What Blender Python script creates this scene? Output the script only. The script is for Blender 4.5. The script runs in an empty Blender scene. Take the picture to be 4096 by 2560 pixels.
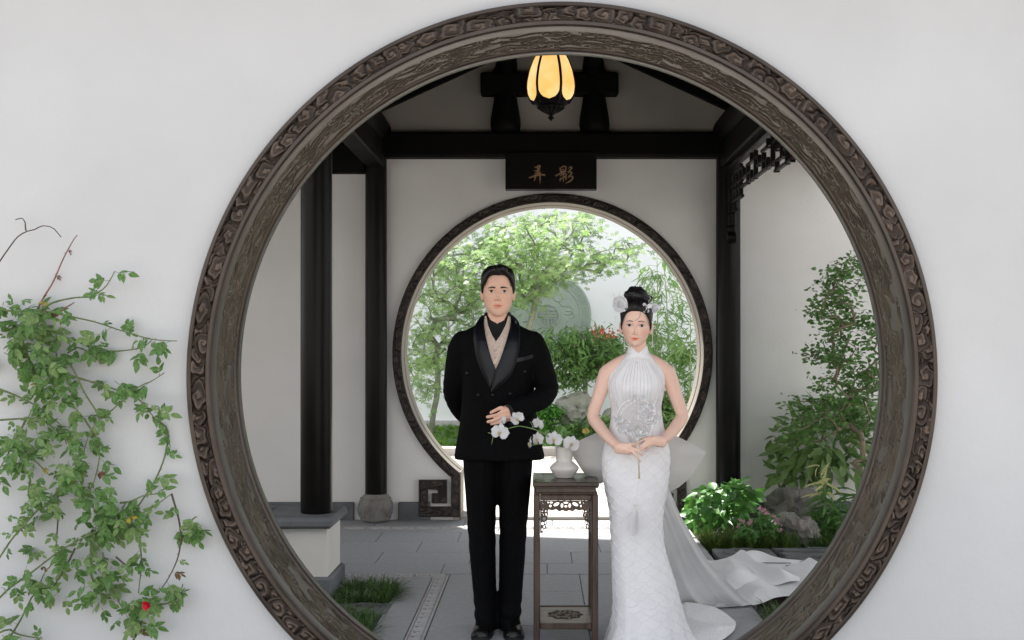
import bpy, bmesh, math, random
import numpy as np
from mathutils import Vector, Matrix
from mathutils.bvhtree import BVHTree
R = math.radians
S = bpy.context.scene
C = S.collection
random.seed(7)
RNG = np.random.default_rng(7)

# ------------------------------------------------------------------ camera
LENS_PX = 1138.0            # focal length in pixels of a 1024 wide picture
VPX, VPY, EYE = 540.0, 344.0, 1.42
cam_d = bpy.data.cameras.new('camera')
cam = bpy.data.objects.new('camera', cam_d)
C.objects.link(cam)
cam_d.sensor_width = 36.0
cam_d.lens = LENS_PX * 36.0 / 1024.0
cam_d.shift_x = (512 - VPX) / 1024.0
cam_d.shift_y = (VPY - 320) / 1024.0
cam_d.clip_end = 400
cam.location = (0, 0, EYE)
cam.rotation_euler = (R(90), 0, 0)
S.camera = cam

# ------------------------------------------------------------------ sky and sun
SUN_AZ = R(-34)             # the sun stands high behind the back wall, to the left
SUN_EL = R(57)
world = bpy.data.worlds.new('World')
S.world = world
world.use_nodes = True
wn, wl = world.node_tree.nodes, world.node_tree.links
bg = wn['Background']
sky = wn.new('ShaderNodeTexSky')
sky.sky_type = 'NISHITA'
sky.sun_disc = False
sky.sun_elevation = SUN_EL
sky.sun_rotation = SUN_AZ
sky.dust_density = 1.0
sky.air_density = 1.0
hs = wn.new('ShaderNodeHueSaturation')
hs.inputs['Saturation'].default_value = 0.24
hs.inputs['Value'].default_value = 1.0
wl.new(sky.outputs[0], hs.inputs['Color'])
wl.new(hs.outputs[0], bg.inputs[0])
bg.inputs[1].default_value = 0.12
sun_d = bpy.data.lights.new('sun', 'SUN')
sun_d.energy = 4.2
sun_d.angle = R(1.0)
sun_d.color = (1.0, 0.95, 0.89)
sun = bpy.data.objects.new('sun', sun_d)
C.objects.link(sun)
to_sun = Vector((math.sin(SUN_AZ) * math.cos(SUN_EL), math.cos(SUN_AZ) * math.cos(SUN_EL), math.sin(SUN_EL)))
sun.rotation_euler = to_sun.to_track_quat('Z', 'Y').to_euler()
sun.location = to_sun * 40

vs = S.view_settings
vs.view_transform = 'Standard'
vs.look = 'None'
vs.gamma = 1.0
vs.use_curve_mapping = False
vs.exposure = 1.68
S.cycles.use_denoising = True
S.cycles.max_bounces = 10
S.cycles.transparent_max_bounces = 12
S.cycles.sample_clamp_indirect = 6.0


def P(px, py, Y):
    """A point at depth Y, in metres, seen at (px, py) of the 1024 x 640 picture."""
    return np.array([(px - VPX) / LENS_PX * Y, Y, EYE - (py - VPY) / LENS_PX * Y])


def PX(px, Y):
    return (px - VPX) / LENS_PX * Y


def PZ(py, Y):
    return EYE - (py - VPY) / LENS_PX * Y


# ------------------------------------------------------------------ materials
MATS = {}


def mat(name, col, rough=0.6, metal=0.0, var=0.12, scale=6.0, bump=0.0, bscale=40.0, spec=0.5, col2=None,
        sub=0.0, sheen=0.0, transl=0.0, emit=None, emit_s=0.0, stretch=None, coat=0.0, detail=4.0, rvar=0.0, attr=None):
    m = bpy.data.materials.new(name)
    m.use_nodes = True
    n, l = m.node_tree.nodes, m.node_tree.links
    b = n['Principled BSDF']
    b.inputs['Roughness'].default_value = rough
    b.inputs['Metallic'].default_value = metal
    b.inputs['Specular IOR Level'].default_value = spec
    if coat:
        b.inputs['Coat Weight'].default_value = coat
        b.inputs['Coat Roughness'].default_value = 0.15
    if sub:
        b.inputs['Subsurface Weight'].default_value = sub
        b.inputs['Subsurface Radius'].default_value = (0.012, 0.005, 0.003)
        b.inputs['Subsurface Scale'].default_value = 1.0
    if sheen:
        b.inputs['Sheen Weight'].default_value = sheen
    tc = n.new('ShaderNodeTexCoord')
    src = tc.outputs['Object']
    if stretch:
        mp = n.new('ShaderNodeMapping')
        mp.inputs['Scale'].default_value = stretch
        l.new(src, mp.inputs['Vector'])
        src = mp.outputs[0]
    nz = n.new('ShaderNodeTexNoise')
    nz.inputs['Scale'].default_value = scale
    nz.inputs['Detail'].default_value = detail
    l.new(src, nz.inputs['Vector'])
    rp = n.new('ShaderNodeMapRange')
    rp.inputs['From Min'].default_value = 0.3
    rp.inputs['From Max'].default_value = 0.7
    l.new(nz.outputs['Fac'], rp.inputs['Value'])
    mx = n.new('ShaderNodeMix')
    mx.data_type = 'RGBA'
    c1 = tuple(c * (1 - var) for c in col)
    c2 = tuple(min(1, c * (1 + var)) for c in col) if col2 is None else col2
    mx.inputs['A'].default_value = (*c1, 1)
    mx.inputs['B'].default_value = (*c2, 1)
    l.new(rp.outputs[0], mx.inputs['Factor'])
    out = mx.outputs['Result']
    if attr:
        at = n.new('ShaderNodeAttribute')
        at.attribute_name = attr
        mm = n.new('ShaderNodeMix')
        mm.data_type = 'RGBA'
        mm.blend_type = 'MULTIPLY'
        mm.inputs['Factor'].default_value = 1.0
        l.new(out, mm.inputs['A'])
        l.new(at.outputs['Color'], mm.inputs['B'])
        out = mm.outputs['Result']
    l.new(out, b.inputs['Base Color'])
    if rvar:
        rr = n.new('ShaderNodeMapRange')
        rr.inputs['To Min'].default_value = max(0.02, rough - rvar)
        rr.inputs['To Max'].default_value = min(1, rough + rvar)
        l.new(nz.outputs['Fac'], rr.inputs['Value'])
        l.new(rr.outputs[0], b.inputs['Roughness'])
    if bump:
        bz = n.new('ShaderNodeTexNoise')
        bz.inputs['Scale'].default_value = bscale
        bz.inputs['Detail'].default_value = 5
        l.new(src, bz.inputs['Vector'])
        bp = n.new('ShaderNodeBump')
        bp.inputs['Strength'].default_value = bump
        bp.inputs['Distance'].default_value = 0.01
        l.new(bz.outputs['Fac'], bp.inputs['Height'])
        l.new(bp.outputs[0], b.inputs['Normal'])
    if emit:
        b.inputs['Emission Strength'].default_value = emit_s
        em = n.new('ShaderNodeMix')
        em.data_type = 'RGBA'
        em.inputs['A'].default_value = (*emit[0], 1)
        em.inputs['B'].default_value = (*emit[1], 1)
        l.new(rp.outputs[0], em.inputs['Factor'])
        l.new(em.outputs['Result'], b.inputs['Emission Color'])
    if transl:
        t = n.new('ShaderNodeBsdfTranslucent')
        l.new(out, t.inputs['Color'])
        ms = n.new('ShaderNodeMixShader')
        ms.inputs[0].default_value = transl
        l.new(b.outputs[0], ms.inputs[1])
        l.new(t.outputs[0], ms.inputs[2])
        l.new(ms.outputs[0], n['Material Output'].inputs['Surface'])
    MATS[name] = m
    return m


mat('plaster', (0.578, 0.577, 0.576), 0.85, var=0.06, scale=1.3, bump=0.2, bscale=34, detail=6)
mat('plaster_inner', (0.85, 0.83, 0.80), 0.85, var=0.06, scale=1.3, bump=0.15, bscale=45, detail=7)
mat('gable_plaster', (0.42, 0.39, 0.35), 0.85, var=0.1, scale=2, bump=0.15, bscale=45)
mat('garden_plaster', (0.90, 0.905, 0.92), 0.85, var=0.03, scale=0.5, bump=0.1, bscale=30)
mat('bronze', (0.066, 0.050, 0.041), 0.33, 0.75, var=0.35, scale=9, rvar=0.12, bump=0.08, bscale=120)
mat('bronze_rim', (0.068, 0.052, 0.042), 0.34, 0.6, var=0.25, scale=5, rvar=0.12)
mat('bronze_soffit', (0.125, 0.103, 0.074), 0.42, 0.5, var=0.25, scale=7, rvar=0.1)
mat('lacquer', (0.0065, 0.0056, 0.005), 0.36, var=0.3, scale=4, bump=0.06, bscale=18, rvar=0.08, spec=0.16)
mat('lacquer_inner', (0.0055, 0.005, 0.0048), 0.6, var=0.3, scale=4, bump=0.05, bscale=18, spec=0.10)
mat('frame_dark', (0.045, 0.034, 0.028), 0.45, 0.3, var=0.3, scale=14, bump=0.1, bscale=90)
mat('reveal_wood', (0.20, 0.18, 0.15), 0.6, var=0.25, scale=5, stretch=(1, 6, 1), bump=0.2, bscale=30)
mat('stone_grey', (0.34, 0.345, 0.355), 0.7, var=0.10, scale=30, bump=0.25, bscale=160, detail=8, rvar=0.08)
mat('stone_joint', (0.06, 0.06, 0.062), 0.9, var=0.3, scale=20)
mat('stone_light', (0.50, 0.48, 0.47), 0.75, var=0.15, scale=20, bump=0.2, bscale=120)
mat('stone_pale', (0.38, 0.355, 0.325), 0.8, var=0.10, scale=4, bump=0.1, bscale=60)
mat('plinth_grey', (0.13, 0.137, 0.145), 0.75, var=0.4, scale=3.5, bump=0.3, bscale=60, detail=8)
mat('stone_drum', (0.25, 0.235, 0.215), 0.85, var=0.25, scale=12, bump=0.6, bscale=50, detail=8)
mat('bench_plaster', (0.74, 0.71, 0.66), 0.85, var=0.05, scale=3, bump=0.1, bscale=60)
mat('gold', (0.33, 0.21, 0.12), 0.45, 0.25, var=0.15, scale=30)
mat('lantern_glass', (0.25, 0.17, 0.08), 0.25, var=0.1, scale=7.0, emit=((0.92, 0.47, 0.10), (0.98, 0.68, 0.31)), emit_s=0.36, detail=2)
mat('slate', (0.12, 0.127, 0.125), 0.7, var=0.45, scale=5, bump=0.5, bscale=40, detail=8)
mat('soil', (0.05, 0.035, 0.024), 0.95, var=0.5, scale=15, bump=0.8, bscale=50)
mat('medallion', (0.36, 0.42, 0.365), 0.8, var=0.08, scale=5, bump=0.15, bscale=40)
mat('roof_dark', (0.012, 0.011, 0.011), 0.8, var=0.3, scale=5)


# ------------------------------------------------------------------ mesh helpers
class MB:
    """Collects boxes, tubes and lofts; build() links them as one mesh object."""

    def __init__(self):
        self.v, self.f, self.n = [], [], 0

    def add(self, V, F):
        V = np.asarray(V, float)
        self.v.append(V)
        n = self.n
        self.f.extend([tuple(int(i) + n for i in q) for q in F])
        self.n += len(V)
        return self

    def box(self, x0, x1, y0, y1, z0, z1, c=0.004):
        c = min(c, (x1 - x0) * .3, (y1 - y0) * .3, (z1 - z0) * .3)
        V, F = chamfer_box(x0, x1, y0, y1, z0, z1, c)
        return self.add(V, F)

    def tube(self, pts, rad, n=8, cap=True, flat=None):
        V, F = tube(pts, rad, n, cap, flat)
        return self.add(V, F)

    def bar(self, a, b, w, h, up=(0, 0, 1), c=0.003):
        """A chamfered bar from a to b, w wide and h high (h along up)."""
        a, b, up = np.array(a, float), np.array(b, float), np.array(up, float)
        d = b - a
        L = np.linalg.norm(d)
        d /= L
        s = np.cross(d, up)
        s /= np.linalg.norm(s)
        u = np.cross(s, d)
        V, F = chamfer_box(0, L, -w / 2, w / 2, -h / 2, h / 2, min(c, w * .3, h * .3))
        V = a + V[:, :1] * d + V[:, 1:2] * s + V[:, 2:] * u
        return self.add(V, F)

    def lathe(self, prof, n=32, center=(0, 0, 0)):
        V, F = lathe(prof, n)
        return self.add(V + np.array(center), F)

    def build(self, name, material, parent=None, smooth=False, angle=None):
        V = np.concatenate(self.v) if self.v else np.zeros((0, 3))
        return obj(name, V, self.f, material, parent, smooth, angle)


def chamfer_box(x0, x1, y0, y1, z0, z1, c):
    lo, hi = np.array([x0, y0, z0]), np.array([x1, y1, z1])
    V, idx = [], {}
    for s in np.ndindex(2, 2, 2):
        for ax in range(3):
            p = np.where(np.array(s) == 0, lo + c, hi - c)
            p[ax] = lo[ax] if s[ax] == 0 else hi[ax]
            idx[(s, ax)] = len(V)
            V.append(p)
    F = []
    for ax in range(3):
        o = [a for a in range(3) if a != ax]
        for sd in (0, 1):
            q = []
            for t in ((0, 0), (1, 0), (1, 1), (0, 1)):
                s = [0, 0, 0]
                s[ax] = sd
                s[o[0]], s[o[1]] = t
                q.append(idx[(tuple(s), ax)])
            F.append(q)
    for ax in range(3):
        o = [a for a in range(3) if a != ax]
        for t in ((0, 0), (1, 0), (1, 1), (0, 1)):
            s0, s1 = [0, 0, 0], [0, 0, 0]
            s1[ax] = 1
            for s in (s0, s1):
                s[o[0]], s[o[1]] = t
            s0, s1 = tuple(s0), tuple(s1)
            F.append([idx[(s0, o[0])], idx[(s1, o[0])], idx[(s1, o[1])], idx[(s0, o[1])]])
    for s in np.ndindex(2, 2, 2):
        F.append([idx[(s, 0)], idx[(s, 1)], idx[(s, 2)]])
    V = np.array(V)
    cen = (lo + hi) / 2
    G = []
    for q in F:
        p = V[q]
        nrm = np.cross(p[1] - p[0], p[2] - p[0])
        G.append(q if np.dot(nrm, p.mean(0) - cen) > 0 else q[::-1])
    return V, G


def frames(pts, up0=None):
    pts = np.asarray(pts, float)
    T = np.gradient(pts, axis=0)
    T /= np.linalg.norm(T, axis=1)[:, None] + 1e-12
    ref = np.array(up0 if up0 is not None else ([0, 0, 1.0] if abs(T[0][2]) < .9 else [0, 1.0, 0]), float)
    A = []
    a = ref - T[0] * np.dot(ref, T[0])
    a /= np.linalg.norm(a) + 1e-12
    for t in T:
        a = a - t * np.dot(a, t)
        a /= np.linalg.norm(a) + 1e-12
        A.append(a.copy())
    A = np.array(A)
    B = np.cross(T, A)
    return T, A, B


def tube(pts, rad, n=8, cap=True, flat=None, up0=None):
    """rad: number or list; flat: list of (ra, rb) pairs for an elliptic section, ra along the up vector."""
    pts = np.asarray(pts, float)
    m = len(pts)
    rad = np.broadcast_to(np.asarray(rad, float), (m,))
    T, A, B = frames(pts, up0)
    th = np.linspace(0, 2 * math.pi, n, endpoint=False)
    ra, rb = (rad, rad) if flat is None else (rad * np.array([q[0] for q in flat]), rad * np.array([q[1] for q in flat]))
    V = pts[:, None] + (np.cos(th)[None, :, None] * A[:, None] * ra[:, None, None] + np.sin(th)[None, :, None] * B[:, None] * rb[:, None, None])
    V = V.reshape(-1, 3)
    F = []
    for i in range(m - 1):
        for j in range(n):
            k = (j + 1) % n
            F.append((i * n + j, i * n + k, (i + 1) * n + k, (i + 1) * n + j))
    if cap:
        F.append(tuple(range(n))[::-1])
        F.append(tuple((m - 1) * n + j for j in range(n)))
    return V, F


def lathe(prof, n=32):
    prof = np.asarray(prof, float)
    th = np.linspace(0, 2 * math.pi, n, endpoint=False)
    V = np.stack([prof[:, 0][:, None] * np.cos(th), prof[:, 0][:, None] * np.sin(th), np.repeat(prof[:, 1][:, None], n, 1)], -1).reshape(-1, 3)
    F = []
    m = len(prof)
    for i in range(m - 1):
        for j in range(n):
            k = (j + 1) % n
            F.append((i * n + j, i * n + k, (i + 1) * n + k, (i + 1) * n + j))
    F.append(tuple(range(n))[::-1])
    F.append(tuple((m - 1) * n + j for j in range(n)))
    return V, F


def loft(rings, cap=True):
    """rings: array (m, n, 3), closed sections."""
    rings = np.asarray(rings, float)
    m, n = rings.shape[:2]
    F = []
    for i in range(m - 1):
        for j in range(n):
            k = (j + 1) % n
            F.append((i * n + j, i * n + k, (i + 1) * n + k, (i + 1) * n + j))
    if cap:
        F.append(tuple(range(n))[::-1])
        F.append(tuple((m - 1) * n + j for j in range(n)))
    return rings.reshape(-1, 3), F


def gridfaces(a, b, wrap_b=False, wrap_a=False):
    i, j = np.meshgrid(np.arange(a if wrap_a else a - 1), np.arange(b if wrap_b else b - 1), indexing='ij')
    i2, j2 = (i + 1) % a, (j + 1) % b
    return np.stack([i * b + j, i * b + j2, i2 * b + j2, i2 * b + j], -1).reshape(-1, 4)


def mesh_from(name, V, F):
    me = bpy.data.meshes.new(name)
    V = np.asarray(V, float)
    if isinstance(F, np.ndarray):
        k = F.shape[1]
        me.vertices.add(len(V))
        me.vertices.foreach_set('co', V.astype(np.float32).ravel())
        me.loops.add(F.size)
        me.loops.foreach_set('vertex_index', F.astype(np.int32).ravel())
        me.polygons.add(len(F))
        me.polygons.foreach_set('loop_start', (np.arange(len(F)) * k).astype(np.int32))
        me.polygons.foreach_set('loop_total', np.full(len(F), k, np.int32))
        me.update(calc_edges=True)
    else:
        me.from_pydata(V.tolist(), [], [tuple(map(int, q)) for q in F])
        me.update()
    return me


def obj(name, V, F, material, parent=None, smooth=False, angle=None, colors=None):
    me = mesh_from(name, V, F)
    if smooth:
        me.polygons.foreach_set('use_smooth', [True] * len(me.polygons))
        if angle:
            me.set_sharp_from_angle(angle=R(angle))
    if material is not None:
        me.materials.append(MATS[material] if isinstance(material, str) else material)
    if colors is not None:
        at = me.color_attributes.new('Col', 'FLOAT_COLOR', 'POINT')
        cc = np.ones((len(V), 4), np.float32)
        cc[:, :3] = colors
        at.data.foreach_set('color', cc.ravel())
    o = bpy.data.objects.new(name, me)
    C.objects.link(o)
    if parent is not None:
        o.parent = parent
    return o


def inst(name, mesh, parent=None, loc=None, mtx=None):
    o = bpy.data.objects.new(name, mesh)
    C.objects.link(o)
    if parent is not None:
        o.parent = parent
    if mtx is not None:
        o.matrix_local = mtx
    if loc is not None:
        o.location = loc
    return o


def tag(o, label=None, cat=None, group=None, kind=None):
    if label:
        o['label'] = label
    if cat:
        o['category'] = cat
    if group:
        o['group'] = group
    if kind:
        o['kind'] = kind
    return o


def thing(name, label, cat, group=None, loc=(0, 0, 0)):
    o = bpy.data.objects.new(name, None)
    o.empty_display_size = 0.1
    C.objects.link(o)
    o.location = loc
    return tag(o, label, cat, group)


def spl(pts, n):
    """Catmull-Rom through pts, n samples, even in chord length."""
    p = np.asarray(pts, float)
    if len(p) == 2:
        t = np.linspace(0, 1, n)[:, None]
        return p[0] * (1 - t) + p[1] * t
    d = np.r_[0, np.cumsum(np.linalg.norm(np.diff(p, axis=0), axis=1) + 1e-9)]
    t = np.linspace(0, d[-1], n)
    q = np.vstack([2 * p[0] - p[1], p, 2 * p[-1] - p[-2]])
    out = []
    for x in t:
        i = min(np.searchsorted(d, x, side='right') - 1, len(p) - 2)
        u = (x - d[i]) / (d[i + 1] - d[i])
        a, b, c, e = q[i], q[i + 1], q[i + 2], q[i + 3]
        out.append(.5 * (2 * b + (c - a) * u + (2 * a - 5 * b + 4 * c - e) * u * u + (3 * b - a - 3 * c + e) * u ** 3))
    return np.array(out)


def interp(x, xs, ys):
    """Smooth (monotone-ish cubic) interpolation of a table."""
    xs, ys, x = np.asarray(xs, float), np.asarray(ys, float), np.asarray(x, float)
    m = np.gradient(ys, xs)
    d = np.diff(ys) / np.diff(xs)
    for i in range(len(d)):
        if d[i] == 0:
            m[i] = m[i + 1] = 0
        else:
            for k in (i, i + 1):
                if m[k] / d[i] < 0:
                    m[k] = 0
                elif m[k] / d[i] > 3:
                    m[k] = 3 * d[i]
    i = np.clip(np.searchsorted(xs, x, side='right') - 1, 0, len(xs) - 2)
    h = xs[i + 1] - xs[i]
    t = np.clip((x - xs[i]) / h, 0, 1)
    return ((2 * t ** 3 - 3 * t ** 2 + 1) * ys[i] + (t ** 3 - 2 * t ** 2 + t) * h * m[i] +
            (-2 * t ** 3 + 3 * t ** 2) * ys[i + 1] + (t ** 3 - t ** 2) * h * m[i + 1])


def remesh(parts, voxel, smooth=4, factor=0.5):
    """Union of closed shapes as one continuous skin."""
    Vs, Fs, n = [], [], 0
    for V, F in parts:
        Vs.append(np.asarray(V, float))
        Fs.extend([tuple(int(i) + n for i in q) for q in F])
        n += len(V)
    me = bpy.data.meshes.new('tmp')
    me.from_pydata(np.concatenate(Vs).tolist(), [], Fs)
    bm = bmesh.new()
    bm.from_mesh(me)
    bmesh.ops.recalc_face_normals(bm, faces=bm.faces)
    bm.to_mesh(me)
    bm.free()
    o = bpy.data.objects.new('tmp', me)
    C.objects.link(o)
    md = o.modifiers.new('r', 'REMESH')
    md.mode = 'VOXEL'
    md.voxel_size = voxel
    md.adaptivity = 0
    if smooth:
        sm = o.modifiers.new('s', 'SMOOTH')
        sm.factor = factor
        sm.iterations = smooth
    dg = bpy.context.evaluated_depsgraph_get()
    ev = o.evaluated_get(dg)
    m2 = ev.to_mesh()
    V = np.empty(len(m2.vertices) * 3, np.float32)
    m2.vertices.foreach_get('co', V)
    L = np.empty(len(m2.loops), np.int32)
    m2.loops.foreach_get('vertex_index', L)
    F = L.reshape(-1, 4).copy()
    V = V.reshape(-1, 3).astype(float)
    ev.to_mesh_clear()
    bpy.data.objects.remove(o)
    bpy.data.meshes.remove(me)
    return V, F


def join_np(parts):
    Vs, Fs, n = [], [], 0
    for V, F in parts:
        Vs.append(np.asarray(V, float))
        Fs.append(np.asarray(F) + n)
        n += len(V)
    return np.concatenate(Vs), np.concatenate(Fs)


def smooth_noise(V, freq, seed=0):
    """Cheap smooth 3-D noise in about -1..1 from summed sines."""
    r = np.random.default_rng(seed)
    out = np.zeros(len(V))
    for k in range(7):
        d = r.normal(size=3)
        d /= np.linalg.norm(d)
        out += np.sin((V @ d) * freq * (0.6 + 0.25 * k) + r.uniform(0, 6.28)) / (1 + .3 * k)
    return out / 3.2
# ------------------------------------------------------------------ large structure
FW0, FW1 = 4.43, 4.83           # front wall, near and far face
GX, GZ = 0.085, 1.292           # centre of the near moon gate
BW = 9.2                        # near face of the back wall
IX, IZ, IR = 0.101, 1.343, 1.217   # inner moon gate: centre and clear radius
JX = 0.75                       # half width between its jambs
YG = 18.8                       # garden wall


def wall_mesh(x0, x1, z1, y0, y1, cx, cz, r, jamb=None, n=160):
    """A wall with a round opening, both faces, top and ends."""
    th = np.linspace(-math.pi / 2, math.pi / 2, n)
    xs = list(cx + r * np.sin(th))
    if jamb:
        xs += [cx - jamb, cx - jamb + 1e-4, cx + jamb - 1e-4, cx + jamb]
    xs = np.unique(np.round(np.array([x0, *np.linspace(x0, cx - r, 6), *xs, *np.linspace(cx + r, x1, 6), x1]), 5))
    m = MB()
    for y, flip in ((y0, False), (y1, True)):
        for a, b in zip(xs[:-1], xs[1:]):
            if b <= cx - r + 1e-6 or a >= cx + r - 1e-6:
                q = [[(a, y, 0), (b, y, 0), (b, y, z1), (a, y, z1)]]
            else:
                def lohi(x):
                    h = math.sqrt(max(0, r * r - (x - cx) ** 2))
                    return max(0, cz - h), cz + h
                (la, ha), (lb, hb) = lohi(a), lohi(b)
                if jamb and a >= cx - jamb - 1e-6 and b <= cx + jamb + 1e-6:
                    la = lb = 0
                q = [[(a, y, ha), (b, y, hb), (b, y, z1), (a, y, z1)]]
                if la > 0 or lb > 0:
                    q.append([(a, y, 0), (b, y, 0), (b, y, lb), (a, y, la)])
            for p in q:
                m.add(p if not flip else p[::-1], [(0, 1, 2, 3)])
    m.add([(x0, y0, z1), (x1, y0, z1), (x1, y1, z1), (x0, y1, z1)], [(0, 1, 2, 3)])
    m.add([(x0, y0, 0), (x0, y0, z1), (x0, y1, z1), (x0, y1, 0)], [(0, 1, 2, 3)])
    m.add([(x1, y0, 0), (x1, y1, 0), (x1, y1, z1), (x1, y0, z1)], [(0, 1, 2, 3)])
    return m


# ground: one sheet to the horizon, all paving lies on it
gm = MB()
gm.add([(-120, -60, -0.06), (120, -60, -0.06), (120, 160, -0.06), (-120, 160, -0.06)], [(0, 1, 2, 3)])
tag(gm.build('ground', 'soil'), 'dark earth ground under the paving and planting', 'ground', kind='structure')
gm = MB().box(-7, 7, -4, 4.43, -0.05, 0.0, 0.005)  # out of view; made pale to bounce fill light through the gate
tag(gm.build('forecourt_floor', 'stone_pale'), 'pale stone floor of the forecourt before the near wall', 'floor', kind='structure')

w = wall_mesh(-6.5, 6.5, 3.3, FW0, FW1, GX, GZ, 1.40)
nw = w.build('near_wall', 'plaster')
MB().box(-6.6, 6.6, FW0 - .40, FW1 + .12, 3.3, 3.42, .03).build('coping', 'plinth_grey', nw)  # overhanging coping added out of view to dim the wall face
MB().box(-1.95, 2.2, FW0 + .02, FW1 - .02, 3.42, 4.1, .01).build('gable', 'plaster', nw)
tag(nw, 'white plaster wall around the large near moon gate', 'wall')
w = wall_mesh(-6.5, 6.5, 3.05, BW, BW + 0.30, IX, IZ, IR + 0.02, JX + 0.02)
back_wall = w.build('back_wall', 'plaster_inner')
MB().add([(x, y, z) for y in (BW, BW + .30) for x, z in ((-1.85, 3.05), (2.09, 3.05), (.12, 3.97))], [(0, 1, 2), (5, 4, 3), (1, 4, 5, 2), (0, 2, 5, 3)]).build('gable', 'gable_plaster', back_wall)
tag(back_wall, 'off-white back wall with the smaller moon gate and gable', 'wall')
gm = MB().box(-16, 16, YG, YG + .3, 0, 7.5, .01)
garden_wall = gm.build('garden_wall', 'garden_plaster')
tag(garden_wall, 'tall pale garden wall behind the maple and the round carving', 'wall')
gm = MB().box(-16, 16, YG - .06, YG, 0, .16, .01)
gm.build('plinth', 'stone_light', garden_wall)


# ------------------------------------------------------------------ carved cloud relief
def clouds(u, w, L, W, size, stretch=1.0, seed=1, dens=1.0, periodic=True):
    """Height 0..1 of overlapping scroll clouds on a band, u along (0..L), w across (0..W)."""
    r = np.random.default_rng(seed)
    U, Wd = np.meshgrid(u, w, indexing='ij')
    H = 0.30 + 0.16 * np.cos(2 * math.pi * (Wd / W * 3.2 + 0.5 * np.sin(U / size * 2.3) + .3 * np.sin(U / size * .9 + 1)))
    n = int(L / (size * stretch) * 1.9 * dens * max(1, W / size / 1.3))
    us = (np.arange(n) + r.uniform(-.35, .35, n)) * L / n
    r.shuffle(us)
    for k in range(n):
        a = size * stretch * r.uniform(.55, 1.0)
        b = min(size * r.uniform(.5, .85), W * .75)
        cw = r.uniform(.12, .88) * W
        du = U - us[k]
        if periodic:
            du = (du + L / 2) % L - L / 2
        cols = np.abs(du[:, 0]) < a * 1.4
        if not cols.any():
            continue
        d, e = du[cols] / a, (Wd[cols] - cw) / b
        q = np.sqrt(d * d + e * e)
        t = np.arctan2(e, d)
        lob = 1 + .13 * np.cos(r.integers(3, 6) * t + r.uniform(0, 6.3)) + .07 * np.cos(2 * t + r.uniform(0, 6))
        q = q / lob
        sgn = r.choice([-1, 1])
        ph = q * 1.75 + sgn * t / (2 * math.pi)
        ridge = np.abs(np.cos(math.pi * ph)) ** 2.4
        h = .30 + .30 * (1 - q ** 2) + .40 * ridge * np.clip(1.15 - q * .35, 0, 1)
        h = np.where(q > .93, .12, h)
        h = np.where(q < .16, .95, h)
        H[cols] = np.where(q < 1, h, H[cols])
    return H


def cloud_lines(nu, nw, L, W, size, stretch, seed, width=.0042):
    """Height of raised scroll lines: spirals with lobed outlines and trailing waves."""
    r = np.random.default_rng(seed)
    H = np.zeros((nu, nw))
    D = np.zeros((nu, nw))
    pts = []
    rows_ = 3
    n = int(L / (size * stretch * 1.55))
    for row in range(rows_):
        for k in range(n):
            cu = (k + .5 * row + r.uniform(-.2, .2)) * L / n
            cw = W * (.18 + .32 * row) + r.uniform(-.08, .08) * W
            a, b = size * stretch * r.uniform(.38, .55), size * r.uniform(.36, .52)
            sg, ph = r.choice([-1, 1]), r.uniform(0, 6.28)
            t = np.linspace(0, 2.3 * 2 * math.pi, 260)
            q = .08 + .92 * (t / t[-1]) ** .85
            lob = 1 + .10 * np.cos(5 * t + ph) * q
            pts.append(np.stack([cu + a * q * lob * np.cos(sg * t + ph), cw + b * q * lob * np.sin(sg * t + ph)], -1))
            for m in range(5):
                s = r.choice([-1, 1])
                v = np.linspace(0, 1, 120)
                ln = size * stretch * r.uniform(.9, 1.5)
                w0 = cw + r.uniform(-.3, .3) * W
                pts.append(np.stack([cu + s * (a * .7 + ln * v), w0 + size * .16 * np.sin(v * r.uniform(5, 9) + ph) * (1 - .3 * v) + r.uniform(-.2, .2) * size * v], -1))
    p = np.concatenate(pts)
    du, dw = L / nu, W / (nw - 1)
    fu, fw = p[:, 0] / du, p[:, 1] / dw
    for i in range(-2, 3):
        for j in range(-2, 3):
            iu, iw = np.floor(fu).astype(int) + i, np.floor(fw).astype(int) + j
            ok = (iw >= 0) & (iw < nw)
            d2 = ((iu - fu) * du) ** 2 + ((iw - fw) * dw) ** 2
            np.maximum.at(H, (iu[ok] % nu, iw[ok]), np.exp(-d2[ok] / width ** 2))
    u = np.arange(nu) * du
    wv_ = np.arange(nw) * dw
    base = .22 + .10 * np.sin(u[:, None] / size * 1.7 + 3 * np.sin(u[:, None] / size * .6)) * np.cos(wv_[None] / W * 7)
    return base + .75 * H


def wear_and_shade(H):
    c = 0.36 + 2.2 * np.clip(H - .35, 0, 1) ** 1.4  # worn ridges with highlights painted in, recess shade painted darker
    return np.stack([c * 1.03, c, c * .97], -1).reshape(-1, 3)


def ring_band(cx, cz, prof, n, name, material, parent, jamb_angle=None, smooth=True, angle=40):
    """Revolve a (radius, y) profile about the gate axis."""
    prof = np.asarray(prof, float)
    th = np.linspace(0, 2 * math.pi, n, endpoint=False) if jamb_angle is None else np.linspace(-math.pi / 2 + jamb_angle, 1.5 * math.pi - jamb_angle, n)
    V = np.stack([cx + np.outer(np.cos(th), prof[:, 0]), np.repeat(prof[:, 1][None], n, 0), cz + np.outer(np.sin(th), prof[:, 0])], -1)
    F = gridfaces(n, len(prof), False, jamb_angle is None)
    return obj(name, V.reshape(-1, 3), F, material, parent, smooth, angle)


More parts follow.
